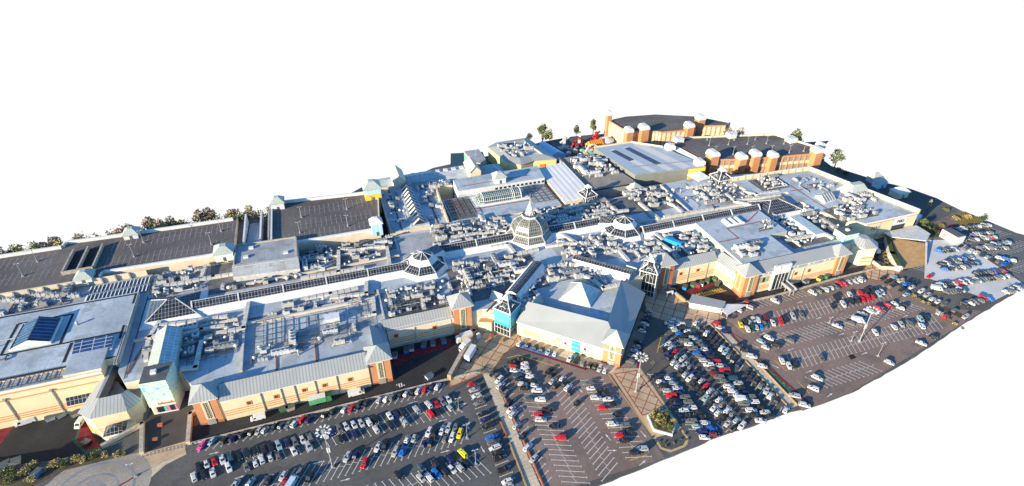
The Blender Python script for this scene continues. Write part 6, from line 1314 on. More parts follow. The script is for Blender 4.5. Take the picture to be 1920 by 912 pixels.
mixrow('column left of the paved island', -15, (D1, [(897, 315, 'g'), (912, 355, 'w'), (950, 425, 'w'), (1005, 498, 'r'), (1075, 622, 'w'), (1125, 705, 'r'), (1160, 745, 'k'), (1245, 835, 'k')]))
mixrow('column touching the paved island', 165, (D1, [(990, 365, 'k'), (1015, 400, 'k'), (1043, 437, 'w'), (1075, 478, 'k'), (1110, 550, 'k'), (1170, 632, 'g'), (1195, 675, 'k'), (1295, 808, 's')]))
mixrow('row in front of the corner store posters', 43, (D1, [(380, 15, 'w'), (440, 28, 'k'), (497, 43, 'k'), (545, 60, 'k'), (595, 78, 's'), (645, 93, 'w'), (755, 130, 'w'), (805, 143, 'k'), (855, 165, 'g'), (905, 180, 'k'), (943, 188, 'k'), (980, 203, 's'), (1020, 218, 'w')]))
mixrow('row along the shaded side of the corner store', -40, (A1_, [(410, 362, 's'), (405, 395, 'g'), (388, 422, 'n'), (382, 450, 'w'), (370, 475, 'k'), (365, 495, 'w'), (345, 570, 'k'), (330, 598, 's'), (315, 625, 'w'), (300, 660, 's'), (285, 693, 'g')]))
mixrow('column beside the island in the middle right car park', -20, (E2, [(110, 370, 'k'), (190, 465, 'w'), (250, 540, 'k'), (330, 630, 's'), (390, 715, 'r'), (450, 810, 'k'), (510, 885, 'n')]), (D1, [(1610, 520, 'w'), (1640, 560, 'k'), (1665, 598, 'g'), (1710, 640, 'c'), (1740, 680, 'n'), (1765, 722, 'w')]))
mixrow('second column of the middle right car park', 160, (E2, [(340, 400, 'w'), (415, 490, 's'), (500, 580, 'w'), (550, 670, 'n'), (640, 750, 'g'), (700, 835, 'g')]), (D1, [(1670, 498, 'w'), (1715, 535, 'k'), (1745, 570, 'k'), (1770, 613, 'w'), (1813, 658, 'b'), (1835, 700, 'm')]))
mixrow('third column of the middle right car park', 24, (E1, [(255, 650, 'k'), (320, 740, 'n'), (360, 810, 'k')]), (E2, [(435, 100, 'w'), (510, 175, 'w'), (580, 250, 'k'), (655, 320, 's'), (735, 400, 'w'), (805, 500, 'k'), (880, 580, 'k'), (950, 670, 'k'), (1035, 770, 'c'), (1120, 850, 'k')]), (E3, [(295, 245, 'w'), (370, 340, 'w'), (460, 430, 'k'), (555, 535, 's'), (645, 640, 'k')]))
mixrow('fourth column of the middle right car park', 24, (E1, [(250, 490, 't'), (330, 560, 'w'), (400, 620, 's'), (460, 690, 'r'), (515, 770, 'g'), (605, 830, 's')]), (E2, [(655, 130, 's'), (745, 175, 'g'), (805, 285, 'n'), (880, 375, 'k'), (960, 440, 's'), (1040, 540, 'r'), (1125, 635, 's'), (1205, 705, 'g'), (1285, 795, 'w')]), (E3, [(450, 180, 'g'), (545, 300, 'w'), (640, 360, 'g'), (715, 480, 's'), (810, 590, 'w')]))
mixrow('fifth column of the middle right car park', -20, (E1, [(350, 165, 'w'), (405, 235, 'w'), (480, 295, 's'), (540, 355, 'b'), (590, 420, 'k'), (635, 500, 'g'), (715, 560, 'w'), (790, 640, 'g'), (860, 720, 'b'), (940, 790, 'g')]), (E2, [(1010, 60, 's'), (1085, 145, 'w'), (1120, 225, 'g'), (1195, 300, 'm'), (1280, 375, 'g'), (1395, 450, 'g'), (1465, 550, 'w'), (1540, 635, 'w'), (1630, 715, 'w'), (1740, 870, 'g')]), (E3, [(990, 300, 'w'), (1050, 385, 'k'), (1170, 490, 'w')]))
mixrow('sixth column of the middle right car park', 160, (E1, [(450, 120, 'w'), (560, 190, 'w'), (610, 255, 'k'), (690, 320, 'w'), (725, 385, 'k'), (795, 448, 's'), (870, 515, 'g'), (970, 590, 'g'), (1000, 660, 'w'), (1060, 730, 'n'), (1150, 800, 'k')]), (E2, [(1220, 80, 'r'), (1275, 160, 's'), (1385, 245, 'r'), (1430, 315, 'k'), (1530, 400, 't'), (1640, 490, 's'), (1700, 575, 'k'), (1765, 670, 'n'), (1860, 750, 'g')]), (E3, [(1030, 140, 'w'), (1140, 235, 'k'), (1245, 335, 's'), (1320, 420, 'k')]))
mixrow('column against the brick edging of the right walkway', 30, (E1, [(855, 155, 'w'), (920, 225, 't'), (985, 290, 'k'), (1050, 350, 'w'), (1130, 415, 'k'), (1195, 490, 'k'), (1260, 565, 'k'), (1335, 635, 'w'), (1410, 700, 'c'), (1480, 775, 'g'), (1560, 850, 'k')]), (E2, [(1645, 140, 'n')]), (D4, [(485, 550, 'k'), (515, 580, 'k'), (550, 620, 'k'), (590, 655, 'g'), (630, 690, 's'), (660, 730, 'w'), (705, 765, 'k'), (775, 835, 'w')]))
mixrow('row along the wall of the big brown car park', -67, (D4, [(375, 100, 'g'), (420, 88, 'w'), (500, 65, 's'), (695, 20, 'w')]), (D3, [(975, 550, 'w'), (1015, 538, 'g'), (1065, 525, 'w'), (1110, 512, 'w'), (1150, 505, 'g'), (1180, 480, 'r'), (1215, 483, 'r'), (1250, 470, 's'), (1290, 462, 's'), (1320, 455, 'w'), (1345, 447, 'w')]))
mixrow('second row of the big brown car park', -112, (D4, [(435, 192, 'y'), (468, 180, 'k'), (500, 175, 's'), (530, 160, 'w'), (563, 158, 'w'), (622, 147, 'm'), (678, 182, 'w'), (735, 170, 'r'), (765, 155, 'k'), (828, 132, 's'), (890, 120, 'g')]), (D3, [(1150, 590, 'k'), (1255, 570, 'w'), (1330, 548, 'r'), (1385, 535, 'k'), (1420, 525, 'k'), (1455, 530, 'n'), (1495, 545, 'w')]))
mixrow('third row of the big brown car park', -112, (D4, [(485, 228, 'w'), (520, 222, 'G'), (550, 212, 's'), (585, 207, 'b'), (617, 200, 'g')]), (D3, [(1205, 635, 'w'), (1265, 612, 'k'), (1305, 605, 'k'), (1348, 596, 'r'), (1385, 588, 'r'), (1420, 578, 'r'), (1470, 560, 'c'), (1125, 650, 'k')]))
mixrow('fourth row of the big brown car park', -58, (D4, [(590, 322, 'c'), (647, 297, 'w'), (622, 367, 'w'), (697, 350, 'k'), (800, 315, 'g'), (1160, 205, 'w'), (1250, 185, 'g'), (1345, 113, 'w'), (1395, 92, 'w'), (1465, 75, 'r'), (1490, 70, 'n'), (1545, 52, 'r'), (1590, 38, 'w'), (1635, 72, 'w'), (1660, 50, 'k')]))
mixrow('fifth row of the big brown car park', -112, (D4, [(742, 465, 'w'), (797, 505, 'w'), (840, 490, 'k'), (1040, 450, 'g'), (1445, 255, 'w'), (1585, 212, 'w'), (1640, 195, 's'), (1700, 185, 'g'), (1785, 157, 'c'), (1790, 205, 'w'), (1825, 150, 'k')]))
mixrow('nearest row of the big brown car park', -58, (D4, [(1010, 595, 'w'), (980, 675, 'w'), (1550, 480, 'w'), (1790, 335, 'w'), (1880, 290, 'k')]))
mixrow('strip of bays with red lines by the right walkway', -36, (D4, [(255, 185, 'r'), (280, 217, 's'), (315, 250, 'n'), (435, 355, 'k'), (470, 390, 'k'), (520, 432, 'w'), (600, 507, 'w'), (840, 730, 's'), (915, 800, 'w')]))
H5 = (1640, 440, 5.7)
mixrow('strip beside the planted verge on the right', 10, (H5, [(90, 465, 'k'), (140, 505, 'k'), (205, 540, 'k'), (210, 455, 'c'), (280, 495, 's'), (340, 530, 'b'), (395, 565, 'w'), (290, 590, 'k'), (340, 640, 'c'), (500, 605, 'w'), (560, 650, 's'), (620, 690, 'w'), (675, 720, 'w'), (745, 745, 'g'), (690, 840, 'w'), (760, 880, 'r'), (860, 810, 'g'), (970, 880, 's'), (590, 445, 'r')]))
# the far right lots, drawn as measured lines
def linecars(desc, tile, p, q, n, head):
    ox, oy, sc = tile; L = []
    for k in range(n):
        t = (k+.5)/n; L.append(G(ox+(p[0]+(q[0]-p[0])*t)/sc, oy+(p[1]+(q[1]-p[1])*t)/sc, .55)+(rng.choice('wwwwwsssgggggkkkkkknnttrb'), head))
    rows.append((desc, L))
G5 = (1740, 420, 10.667); G6 = (1730, 490, 10.1)
for tl, p, q, n in ((G5, (500, 120), (1220, 20), 12), (G5, (870, 235), (1250, 175), 7), (G5, (800, 330), (1340, 255), 9), (G5, (1180, 440), (1660, 360), 8), (G5, (1000, 480), (1580, 475), 9), (G5, (1400, 690), (1780, 740), 6), (G5, (200, 550), (560, 510), 7),
                    (G5, (420, 745), (860, 665), 9), (G5, (240, 820), (600, 740), 7), (G5, (640, 800), (1060, 790), 8), (G6, (380, 150), (860, 100), 9), (G6, (1000, 245), (1540, 175), 10), (G6, (560, 430), (1660, 270), 20), (G6, (230, 480), (560, 430), 6), (G6, (430, 590), (790, 530), 7), (G6, (780, 820), (1100, 740), 7), (G6, (1120, 690), (1330, 720), 4), (G6, (1560, 590), (1900, 480), 8)):
    linecars('far right lots', tl, p, q, n, -60)
linecars('far right lots', G5, (600, 420), (1680, 870), 10, 10)
# keep inside the surveyed outline and apart from each other
allc = []
for desc, L in rows:
    keep = []
    for x, y, c_, h in L:
        if all((x-a)**2+(y-b)**2 > 1.45**2 for a, b, *_ in allc): keep.append((x, y, c_, h)); allc.append((x, y))
    L[:] = keep
dist = sorted(((x*x+y*y, di, k) for di, (d, L) in enumerate(rows) for k, (x, y, c_, h) in enumerate(L)))
near = set((di, k) for _, di, k in dist[:298]); close = set((di, k) for _, di, k in dist[:170])
KIND = ['hatchback', 'hatchback', 'saloon', 'estate', 'suv', 'suv', 'city_car']
far_mb = {}
for di, (desc, L) in enumerate(rows):
    idx = [k for k in range(len(L)) if (di, k) in near]
    xs = [p[0] for p in L]; ys = [p[1] for p in L]; horiz = (max(xs)-min(xs)) > (max(ys)-min(ys)) if L else True
    idx.sort(key=lambda k: L[k][0] if horiz else -L[k][1]); cnt = {}; tot = {}
    for k in idx: tot[L[k][2]] = tot.get(L[k][2], 0)+1
    for k in idx:
        x, y, c_, h = L[k]; r2 = random.Random(int(x*977+y*131)); kd = r2.choice(KIND); name, rgb = COL[c_]
        n_ = cnt.get(c_, 0); cnt[c_] = n_+1
        lab = ('only %s car in the %s' % (name, desc)) if tot[c_] == 1 else ('%s %s car from %s, %s' % (ORD[n_], name, 'left' if horiz else 'top', desc))
        f = r2.uniform(.9, 1.1); rgb = tuple(v*f for v in rgb)+(1,)
        yaw = R(h+r2.uniform(-2.5, 2.5)+(180 if r2.random() < .4 else 0)); sc = CS
        full, one, _, _ = CARS[kd]
        if (di, k) in close:
            root = bpy.data.objects.new('parked_car', None); S.collection.objects.link(root); root.empty_display_size = .4
            for n, me in full:
                o = bpy.data.objects.new(n, me); S.collection.objects.link(o); o.parent = root; o.color = rgb
        else:
            root = bpy.data.objects.new('parked_car', one); S.collection.objects.link(root); root.color = rgb
        root.location = (x, y, .05); root.rotation_euler = (0, 0, yaw); root.scale = (sc, sc, sc)
        tag(root, lab, 'car', 'cars parked in the open car parks')
    for k in range(len(L)):
        if (di, k) in near: continue
        x, y, c_, h = L[k]; r2 = random.Random(int(x*977+y*131)); kd = r2.choice(KIND); far_mb.setdefault(c_, []).append((x, y, h+r2.uniform(-3, 3)+(180 if r2.random() < .4 else 0), kd))
one = MB(); fm = []
def slot(m):
    if m not in fm: fm.append(m)
    return fm.index(m)
for c_, L in far_mb.items():
    pm_ = mat('car_paint_'+COL[c_][0].replace(' ', '_'), COL[c_][1], .28, .05, spec=.5, fine=0)
    for x, y, h, kd in L:
        src, ml = CARS[kd][2], CARS[kd][3]; off = len(one.v); c, s_ = math.cos(R(h))*CS, math.sin(R(h))*CS
        one.v += [(x+a*c-b*s_, y+a*s_+b*c, .05+z*CS) for a, b, z in src.v]; one.f += [tuple(i+off for i in f) for f in src.f]
        one.m += [slot(pm_ if ml[k] == 'paint' else M[ml[k]]) for k in src.m]
tag(one.build('distant_parked_cars', fm), 'distant parked cars filling the far right car parks', 'cars', None, 'stuff')
# vans, lorries
def van(name, label, px, py, head, col, L=5.2, H=2.2, Wd=1.9, z0=0, cat='van'):
    x, y = G(px, py, z0+.8); t = empty(name, (x, y, z0+.05), label, cat); t.rotation_euler = (0, 0, R(head)); t.scale = (.95,)*3
    b = MB(); w_ = Wd/2; pr = [(-L/2, .35), (L/2, .35), (L/2, 1.0), (L/2-.55, 1.2), (L/2-1.2, H-.05), (L/2-1.6, H), (-L/2, H)]
    n = len(pr); i = len(b.v); b.v += [(px_, -w_, z) for px_, z in pr]+[(px_, w_, z) for px_, z in pr]
    for k in range(n): b.f.append((i+k, i+(k+1) % n, i+n+(k+1) % n, i+n+k)); b.m.append(0)
    b.f.append(tuple(range(i+n-1, i-1, -1))); b.f.append(tuple(range(i+n, i+2*n))); b.m += [0, 0]
    pm_ = mat(name+'_paint', col, .35, .05, spec=.5, fine=.08); b.build('van_body', [pm_], t)
    q = MB(); q.face([(L/2-.58, -w_+.12, 1.26), (L/2-.58, w_-.12, 1.26), (L/2-1.15, w_-.2, H-.14), (L/2-1.15, -w_+.2, H-.14)][::1]); q.v = [(a+.03, b_, z+.01) for a, b_, z in q.v]; q.build('windscreen', [M['carglass']], t)
    for s_ in (-1, 1):
        q = MB(); q.face([(L/2-.9, s_*(w_+.012), 1.2), (L/2-2.0, s_*(w_+.012), 1.2), (L/2-2.0, s_*(w_+.012), H-.3), (L/2-1.35, s_*(w_+.012), H-.3)]); q.build('side_window', [M['carglass']], t)
        for wx in (-L/2+.95, L/2-.95): q = MB(); q.tube((wx, s_*(w_-.2), .34), (wx, s_*(w_+.03), .34), .34, .34, 12, 0); q.build('wheel', [M['tyre']], t)
    return t
def lorry(label, px, py, head, cabc, boxc, L=8.5, name='lorry', cab=True):
    x, y = G(px, py, 1.5); t = empty(name, (x, y, .05), label, 'lorry'); t.rotation_euler = (0, 0, R(head)); t.scale = (.92,)*3
    b = MB(); b.box(-L/2, -1.2, 1.1, L/2-2.2, 1.2, 3.9); b.box(-L/2-.03, -1.23, 3.7, L/2-2.17, 1.23, 3.95, 1); b.build('cargo_box', [mat('lorry_box_'+cabc, boxc, .6, .08, .4), M['white']], t)
    b = MB(); b.box(-L/2, -.5, .7, L/2-.3, .5, 1.08); b.build('chassis', [M['grey_dark']], t)
    if cab:
        b = MB(); b.prism([(L/2-2.0, -1.15), (L/2-.2, -1.15), (L/2, -.9), (L/2, .9), (L/2-.2, 1.15), (L/2-2.0, 1.15)], .7, 2.9, 0, 0, True); b.frustum([(L/2-2, -1.1), (L/2-.2, -1.1), (L/2-.2, 1.1), (L/2-2, 1.1)], 2.9, [(L/2-2, -1), (L/2-1.2, -1), (L/2-1.2, 1), (L/2-2, 1)], 3.5, 0); c_ = b.build('cab', [M[cabc]], t)
        q = MB(); q.box(L/2-.1, -.85, 1.7, L/2+.03, .85, 2.7); q.build('windscreen', [M['carglass']], t)
    for wx in (-L/2+.9, -L/2+2.0, L/2-1.1):
        for s_ in (-1, 1): q = MB(); q.tube((wx, s_*.85, .5), (wx, s_*1.2, .5), .5, .5, 12, 0); q.build('wheel', [M['tyre']], t)
    return t
lorry('green lorry parked below the left facade windows', 601, 750, 2, 'green', (.10, .34, .16), 8.5)
van('white_van', 'long white van parked right of the green lorry on the service road', 668, 737, 2, (.66, .66, .64), 6.2, 2.4); van('white_van', 'white van parked left of the green lorry by the facade', 484, 783, 182, (.66, .67, .68))
van('white_van', 'white van in the black yard at far left, below the striped store wall', 48, 791, 190, (.68, .69, .70), 6.4, 2.5, 1.9, YD); van('delivery_van', 'small white van nose out beside the red painted bay', 150, 794, 255, (.68, .68, .66), 4.6, 2.2, 1.9, YD)
lorry('cream lorry backed in beside the orange tower in the loading yard', 870, 634, 187, 'white', (.56, .50, .40), 7.5); lorry('white cab lorry half hidden behind the tan ramp wall', 872, 650, 215, 'white', (.60, .58, .54), 6)
lorry('long white trailer with yellow legs parked on the plaza', 884, 661, 50, 'white', (.66, .70, .74), 9.6, 'lorry_trailer', False)
van('blue_white_van', 'white and light blue van at the bottom edge of the left car park', 548, 905, 57, (.45, .62, .70), 5.4, 2.3); van('white_van', 'big white van in the fourth row of the brown car park', 1609, 601, -38, (.70, .70, .68), 5.6, 2.3); van('white_van', 'white van in the fifth column near the bottom right', 1391, 749, -25, (.64, .66, .64), 4.9, 2.1); van('white_van', 'pale van first in the row beside the planted verge, far right', 1757, 541, -40, (.62, .60, .54), 5.2, 2.2)
van('white_van', 'white van parked in the yellow hatched yard on the right', 1643, 470, 75, (.66, .68, .70), 4.4, 2.1)
# skips, bins and cages in the yards
def skip(label, px, py, a, m, L=3.6, Wd=1.8, H=1.5, nm='skip', cat='skip', grp='yard containers'):
    z0 = YD if (px < 200 and py < 845) else 0; x, y = G(px, py, z0+.5); q = MB(); b0 = sq(x, y, L*.8, a, Wd); b1 = sq(x, y, L, a, Wd+.2)
    q.frustum(b0, z0+.06, b1, z0+H, 0, 1); q.frustum(sq(x, y, L+.12, a, Wd+.32), z0+H, sq(x, y, L+.12, a, Wd+.32), z0+H+.1, 0, 1); tag(q.build(nm, [M[m], M['grey_dark']]), label, cat, grp)
for px, py, m, a, lb in ((762, 658, 'blue', 80, 'tall blue skip in the loading yard, left'), (795, 648, 'blue', 70, 'blue skip in the loading yard, middle'), (832, 641, 'blue', 90, 'narrow blue skip in the loading yard, right'), (772, 654, 'white', 80, 'white sacks stacked beside the tall blue skip'), (740, 668, 'white', 75, 'white bags by the dark wall end of the yard'), (812, 645, 'grey', 80, 'grey cages between two blue skips'),
                         (1263, 548, 'blue', 40, 'blue skip at the near end of the recess yard'), (1284, 540, 'blue', 40, 'second blue skip in the recess yard'), (1299, 535, 'green', 45, 'green topped cage in the recess yard'), (1315, 533, 'white', 45, 'pale bags in the recess yard'), (1326, 528, 'green', 45, 'long green skip in the recess yard'), (1340, 524, 'green', 40, 'green skip at the far end of the recess yard'), (1308, 537, 'red', 45, 'red crate in the recess yard'),
                         (1345, 533, 'earth', 40, 'brown heap in the recess yard corner'), (1510, 530, 'white_dirty', 10, 'pale flatbed load beside the right facade'), (1537, 524, 'yellow', 20, 'yellow and green machine beside the right facade'), (1550, 520, 'green', 20, 'green machine behind the yellow one by the right facade'),
                         (163, 831, 'black', -35, 'black skip on the red painted bay at left'), (95, 785, 'white', 20, 'heap of white sacks in the left yard'), (115, 779, 'white', 30, 'small white heap in the left yard under the canopy'), (142, 777, 'white', 30, 'white bags by the wing corner in the left yard'), (10, 872, 'white_dirty', 20, 'pale rubbish heap beside the bushes'), (30, 866, 'grey', 10, 'grey rubbish heap beside the bushes'), (70, 888, 'blue', 60, 'blue crate beside the bushes'),
                         (805, 707, 'white', 25, 'white tarpaulined stack by the left yard gate'), (532, 768, 'green', 10, 'small green bin on the service road'), (545, 766, 'stone', 10, 'tan pallet on the service road'), (1400, 568, 'red', 30, 'red barrier box by the boundary wall')): skip(lb, px, py, a, m, 3.0 if m != 'red' else 1.6)
q = MB(); x, y = G(897, 633, .2); q.frustum(sq(x, y, 2.2, 20, 1.4), .1, sq(x, y, 1.2, 20, .8), 2.4); tag(q.build('covered_statue', [M['white']]), 'white wrapped lump standing on the left plaza', 'wrapped object')
for i, (px, py) in enumerate(((918, 633), (940, 642), (301, 799), (292, 826))):
    x, y = G(px, py, 0); q = MB(); q.box(x-.7, y-.5, .04, x+.7, y+.5, .8); q.box(x-.8, y-.6, .8, x+.8, y+.6, .9); tag(q.build('planter_box', [M['red_brick' if i != 1 else 'brick_tan']]), ['small brown planter box left on the plaza', 'small tan planter box right on the plaza', 'orange brown planter on the bridge, upper', 'orange brown planter on the bridge, lower'][i], 'planter')
kx = empty('kiosk_building', (0, 0, 0), 'white long kiosk with grey roof at the right plaza edge', 'kiosk'); KP = [G(*p) for p in ((1291, 577), (1350, 588), (1356, 575), (1298, 562))]
MB().prism(KP, .03, 2.6, 0).build('kiosk_walls', [M['white']], kx); q = MB(); c0 = (sum(p[0] for p in KP)/4, sum(p[1] for p in KP)/4); q.prism([(c0[0]+(x-c0[0])*1.08, c0[1]+(y-c0[1])*1.08) for x, y in KP], 2.6, 2.85, 0, 1, True); q.build('kiosk_roof', [M['white'], M['metal_roof']], kx)
q = MB(); x, y = G(1255, 556); q.box(x-1.6, y-.3, .04, x-1.2, y+.3, 2.4); q.box(x+1.2, y-.3, .04, x+1.6, y+.3, 2.4); q.box(x-1.6, y-.4, 2.4, x+1.6, y+.4, 2.8); tag(q.build('gate_frame', [M['white']]), 'small white portal frame on the right plaza', 'portal')
q = MB(); PR_ = [G(*p) for p in ((1352, 590), (1362, 598), (1400, 578), (1352, 577))]; q.prism(PR_, 1.9, 2.1, 0, 0, True)
for p in PR_: q.box(p[0]-.15, p[1]-.15, 0, p[0]+.15, p[1]+.15, 1.9)
tag(q.build('canopy_roof', [M['white']]), 'flat white canopy joined to the long kiosk, right plaza', 'canopy')
# ================================================================== LAMPS
lamp_post(*G(624, 876), 0, 17.6, 'tall lamp mast with ring of lights in the left car park', 10, .22, 'lamp mast', 'tall lamp masts', True)
lamp_post(*G(1192, 735), 0, 17.6, 'tall lamp mast with ring of lights on the paved island', 10, .22, 'lamp mast', 'tall lamp masts', True)
lamp_post(*G(1611, 641), 0, 16.6, 'tall lamp mast with ring of lights in the brown car park', 10, .22, 'lamp mast', 'tall lamp masts', True)
for px, py, h, lb in ((892, 870, 7, 'thin lamp post near the lime yellow car'), (876, 822, 7, 'thin lamp post at the end of the fourth row, left car park'), (1646, 668, 7, 'short lamp post near the bottom right of the brown car park'), (1596, 640, 5, 'short post left of the tall mast base'), (255, 893, 6, 'small lamp on the lower left paving'), (860, 769, 6, 'thin lamp post by the second row end'), (1555, 606, 3, 'short bollard light between brown rows')):
    lamp_post(*G(px, py), 0, h, lb, r=.1, grp='small lamp posts')
# bollards
for i in range(14):
    x, y = -76+i*1.15, 155.0; q = MB(); q.tube((x, y, .01), (x, y, 1.0), .13, .11, 8); q.tube((x, y, 1.0), (x, y, 1.12), .15, .05, 8, 1)
    tag(q.build('bollard', [M['grey'], M['white']]), 'metal bollard, %s from the left in the line across the bridge head' % ORD[i], 'bollard', 'bollards across the bridge head')
# ================================================================== TREES AND BUSHES
def leaves(mb, c, rx, ry, rz, n, size, r, m=0, shell=.55):
    for _ in range(n):
        u = r.gauss(0, 1), r.gauss(0, 1), r.gauss(0, 1); l = math.sqrt(sum(k*k for k in u)) or 1; rad = r.uniform(shell, 1)
        p = Vector((c[0]+u[0]/l*rx*rad, c[1]+u[1]/l*ry*rad, c[2]+u[2]/l*rz*rad))
        a = Vector((r.gauss(0, 1), r.gauss(0, 1), r.gauss(0, 1))).normalized(); b = a.cross(Vector((r.gauss(0, 1), r.gauss(0, 1), r.gauss(0, 1)))).normalized(); s_ = size*r.uniform(.6, 1.4)
        mb.face([tuple(p-a*s_), tuple(p+b*s_*.6), tuple(p+a*s_), tuple(p-b*s_*.6)], m)
def tree(x, y, h, cr, leafm, label, grp, z0=0, dens=1.0, seed=0):
    r = random.Random(int(x*31+y*17)+seed); t = empty('broadleaf_tree', (x, y, z0), label, 'tree', grp)
    q = MB(); th = h*.35; q.tube((0, 0, 0), (.1, 0, th), h*.03, h*.02, 7)
    cl = []
    for k in range(7):
        a = 2*math.pi*k/7+r.uniform(-.3, .3); e = (math.cos(a)*cr*.55*r.uniform(.5, 1.1), math.sin(a)*cr*.55*r.uniform(.5, 1.1), h*r.uniform(.36, .8)); q.tube((.1, 0, th*r.uniform(.6, 1)), e, h*.013, h*.004, 5); cl.append(e)
    cl.append((0, 0, h*.85)); q.build('trunk', [M['bark']], t)
    c = MB()
    for e in cl: leaves(c, e, cr*.5, cr*.5, h*.16, int(70*dens), .34*h/8, r)
    c.build('crown', [M[leafm]], t); return t
def bush(x, y, rr, h, leafm, label, grp, z0=0, name='shrub', n=150, size=.28):
    r = random.Random(int(x*53+y*29)); t = empty(name, (x, y, z0), label, 'bush', grp); c = MB()
    for k in range(5): leaves(c, (r.uniform(-.5, .5)*rr, r.uniform(-.5, .5)*rr, h*r.uniform(.35, .6)), rr*.6, rr*.6, h*.42, n//5, size, r, 0, .3)
    c.build('foliage', [M[leafm]], t); q = MB()
    for k in range(4): q.tube((0, 0, 0), (r.uniform(-.5, .5)*rr, r.uniform(-.5, .5)*rr, h*.6), .08, .03, 5)
    q.build('stem', [M['bark']], t); return t
def at_line(px, py, z, Yw):   # a point on the sight line at depth Yw is not needed: trees stand at their feet
    return G(px, py, z)
# bare trees behind the left garage: tops show over its parapet
TB = [(-158, 297, 11), (-152, 300, 12), (-139, 298, 13.5), (-135, 301, 14), (-131, 297, 13), (-124, 300, 14), (-106.5, 299, 14), (-102, 301, 14.5), (-98, 298, 14), (-93, 302, 16.5), (-88, 300, 15.5), (-83, 301, 15.5), (-78, 299, 14), (-70, 303, 16), (-66, 304, 16), (-55, 303, 13.5), (-46, 303, 14)]
for i, (x, y, h) in enumerate(TB): tree(x, y-4, h-2.2, 4.2, 'leaf_brown' if i % 4 else 'leaf_autumn', 'bare brown tree behind the left garage, %s from the left' % ORD[i], 'bare trees behind the left garage', 0, 1.6)
for i in range(26):
    x = -160+i*5.0; bush(x, 291.5+rng.uniform(-1.5, 1.5), 3.6, 14.9+rng.uniform(-1.3, .8), 'leaf_autumn' if i % 3 == 0 else 'leaf_brown' if i % 2 else 'leaf_green', 'scrubby tree rising behind the left garage wall, %s from the left' % ORD[i], 'scrub behind the left garage', 0, 'scrub_tree', 620, .5)
for x, y, h, cr, m, lb in ((140, 350, 14, 4.6, 'leaf_green', 'tall green tree behind the blue marquee'), (144.5, 348, 11, 3, 'leaf_autumn', 'yellowish tree right of the tall green tree by the marquee'), (131, 352, 8, 2.4, 'leaf_dark', 'small dark tree behind the leisure building'), (179, 352, 12, 2.6, 'leaf_green', 'slender green tree behind the funfair, right'), (166, 352, 9, 2.6, 'leaf_dark', 'round green tree behind the funfair, middle'),
                         (303, 256, 12, 4.4, 'leaf_green', 'big green tree right of the brick garage'), (296, 262, 8, 3, 'leaf_dark', 'darker tree beside the big green tree, right'), (226.4, 254, 8.6, 3.4, 'leaf_dark', 'dark green tree before the brick garage'), (221.5, 255, 8, 2.6, 'leaf_green', 'lighter tree left of the dark one before the brick garage'), (292, 280, 12, 5, 'leaf_autumn', 'ochre tree behind the brick garage corner'), (298, 288, 14, 4, 'leaf_green', 'green tree behind the brick garage'), (262, 300, 15, 5, 'leaf_brown', 'brown tree behind the garage deck, middle'), (256, 304, 14, 4, 'leaf_brown', 'brown tree behind the garage deck, left'),
                         (291, 182, 6, 2.2, 'leaf_green', 'small tree at the right store corner'), (289, 188, 7, 2.4, 'leaf_brown', 'bare tree at the right store corner'), (325, 175, 6.5, 2.2, 'leaf_dark', 'lone round tree at the far right edge'), (348, 160, 5, 2, 'leaf_brown', 'small brown tree by the far right car park edge'), (310, 195, 7, 1.2, 'leaf_brown', 'thin bare tree on the gravel land')):
    tree(x, y, h, cr, m, lb, 'trees at the back', 0, 1.0)
k = 0
for px, py, rr, h, m in ((-30, 900, 2.6, 2.6, 'leaf_autumn'), (0, 895, 2.4, 2.6, 'leaf_autumn'), (22, 887, 2.4, 3.0, 'leaf_green'), (45, 890, 2.4, 2.4, 'leaf_autumn'), (62, 876, 2.0, 2.6, 'leaf_autumn'), (20, 905, 2.4, 2.4, 'leaf_green'), (80, 884, 1.6, 1.6, 'leaf_brown'), (105, 876, 2.2, 2.8, 'leaf_autumn'), (118, 874, 1.8, 2.2, 'leaf_green'), (140, 866, 1.8, 2.4, 'leaf_autumn'), (155, 864, 1.8, 2.6, 'leaf_autumn'), (172, 860, 1.8, 2.0, 'leaf_green'), (182, 855, 1.6, 2.2, 'leaf_autumn'), (198, 855, 1.4, 1.6, 'leaf_autumn'), (220, 855, 1.6, 2.0, 'leaf_autumn'), (232, 852, 1.2, 1.4, 'leaf_autumn'), (60, 900, 2.0, 1.8, 'leaf_autumn'), (-10, 880, 2, 2.4, 'leaf_brown')):
    x, y = G(px, py); bush(x, y, rr, h, m, 'autumn shrub in the lower left hedge, %s in order from the left end' % ORD[k], 'shrubs of the lower left hedge', 0, 'hedge_shrub', 420, .22); k += 1
k = 0
for x, y in hx+[(93, 112.5), (91.4, 113.6), (94.8, 112.8), (93, 115.4), (92, 110.4), (94.8, 110), (91, 112), (95.4, 114.4)]:
    x = 93+(x-93)*.78; y = 112.6+(y-112.6)*.78; bush(x, y, 1.4, 2.2+.5*math.sin(k*2.1), 'leaf_green' if k % 3 else 'leaf_autumn', 'green shrub in the hexagonal planter, %s counted round the bed' % ORD[k], 'shrubs in the hexagonal planter', 1.0, 'planter_shrub', 260, .2); k += 1
k = 0
for px, py in ((1222, 822), (1236, 830), (1250, 838), (1262, 832), (1276, 824), (1284, 815), (1272, 810), (1246, 832), (1288, 826)):
    x, y = G(px, py); bush(x, y, .5, .7, 'leaf_green', 'tiny shrub in the slate bed, %s counted from its left' % ORD[k], 'tiny shrubs in the slate bed', .04, 'small_shrub', 60, .16); k += 1
k = 0
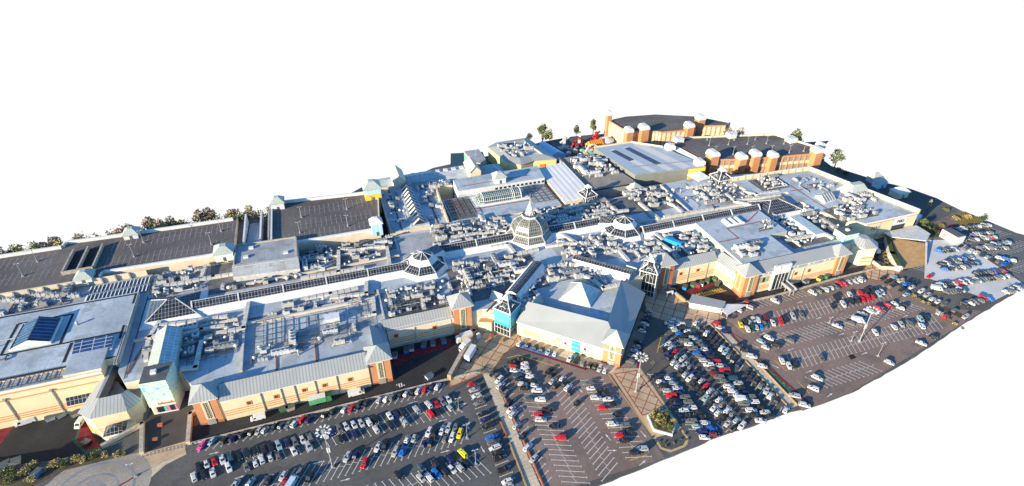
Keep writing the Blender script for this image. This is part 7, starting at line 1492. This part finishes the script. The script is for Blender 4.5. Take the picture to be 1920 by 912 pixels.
for px, py, m in ((1712, 556, 'leaf_autumn'), (1722, 562, 'leaf_green'), (1732, 569, 'leaf_autumn'), (1745, 578, 'leaf_green'), (1756, 585, 'leaf_brown'), (1766, 592, 'leaf_autumn'), (1777, 600, 'leaf_green'), (1790, 609, 'leaf_autumn'), (1803, 616, 'leaf_green'), (1740, 571, 'leaf_brown'), (1683, 527, 'leaf_brown'), (1692, 530, 'leaf_autumn'), (1666, 540, 'leaf_brown')):
    x, y = G(px, py); bush(x, y, 1.0, 1.2, m, 'roadside shrub in the planted verge at right, %s along it' % ORD[k], 'shrubs in the planted verge', 0, 'verge_shrub', 110, .22); k += 1
k = 0
for px, py, rr, h, m in ((1740, 432, 2.5, 2.5, 'leaf_green'), (1750, 436, 2.2, 2, 'leaf_dark'), (1764, 425, 2, 1.6, 'leaf_green'), (1790, 412, 2.4, 2, 'leaf_autumn'), (1812, 408, 2.6, 2.2, 'leaf_autumn'), (1835, 412, 2, 2, 'leaf_green'), (1772, 396, 2, 1.8, 'leaf_green'), (1788, 430, 1.8, 1.4, 'leaf_dark'), (1730, 420, 2.4, 3, 'leaf_green'), (1570, 322, 3, 3, 'leaf_green'), (1585, 328, 2.5, 2.4, 'leaf_dark')):
    x, y = G(px, py); bush(x, y, rr, h, m, 'bush on the rough ground at right, %s on a list from the store corner' % ORD[k], 'bushes on the rough ground', 0, 'wild_bush', 160, .34); k += 1
k = 0
for px, py in ((1178, 668), (1196, 742), (1205, 726), (1222, 690), (1168, 700), (928, 668), (905, 690), (1215, 715), (1236, 742), (1183, 722)):
    x, y = G(px, py); t = empty('sapling', (x, y, .03), 'thin bare sapling standing on the paving, %s of ten from the first seen' % ORD[k], 'sapling', 'saplings on the paving'); q = MB(); q.tube((0, 0, 0), (0, 0, 3.2), .07, .03, 5); c = MB(); r = random.Random(k)
    for j in range(9): q.tube((0, 0, 1.2+j*.2), (r.uniform(-.7, .7), r.uniform(-.7, .7), 2.2+j*.2), .03, .01, 4)
    q.build('trunk', [M['bark']], t); leaves(c, (0, 0, 2.8), .8, .8, .9, 30, .12, r); c.build('twigs', [M['leaf_brown']], t); k += 1
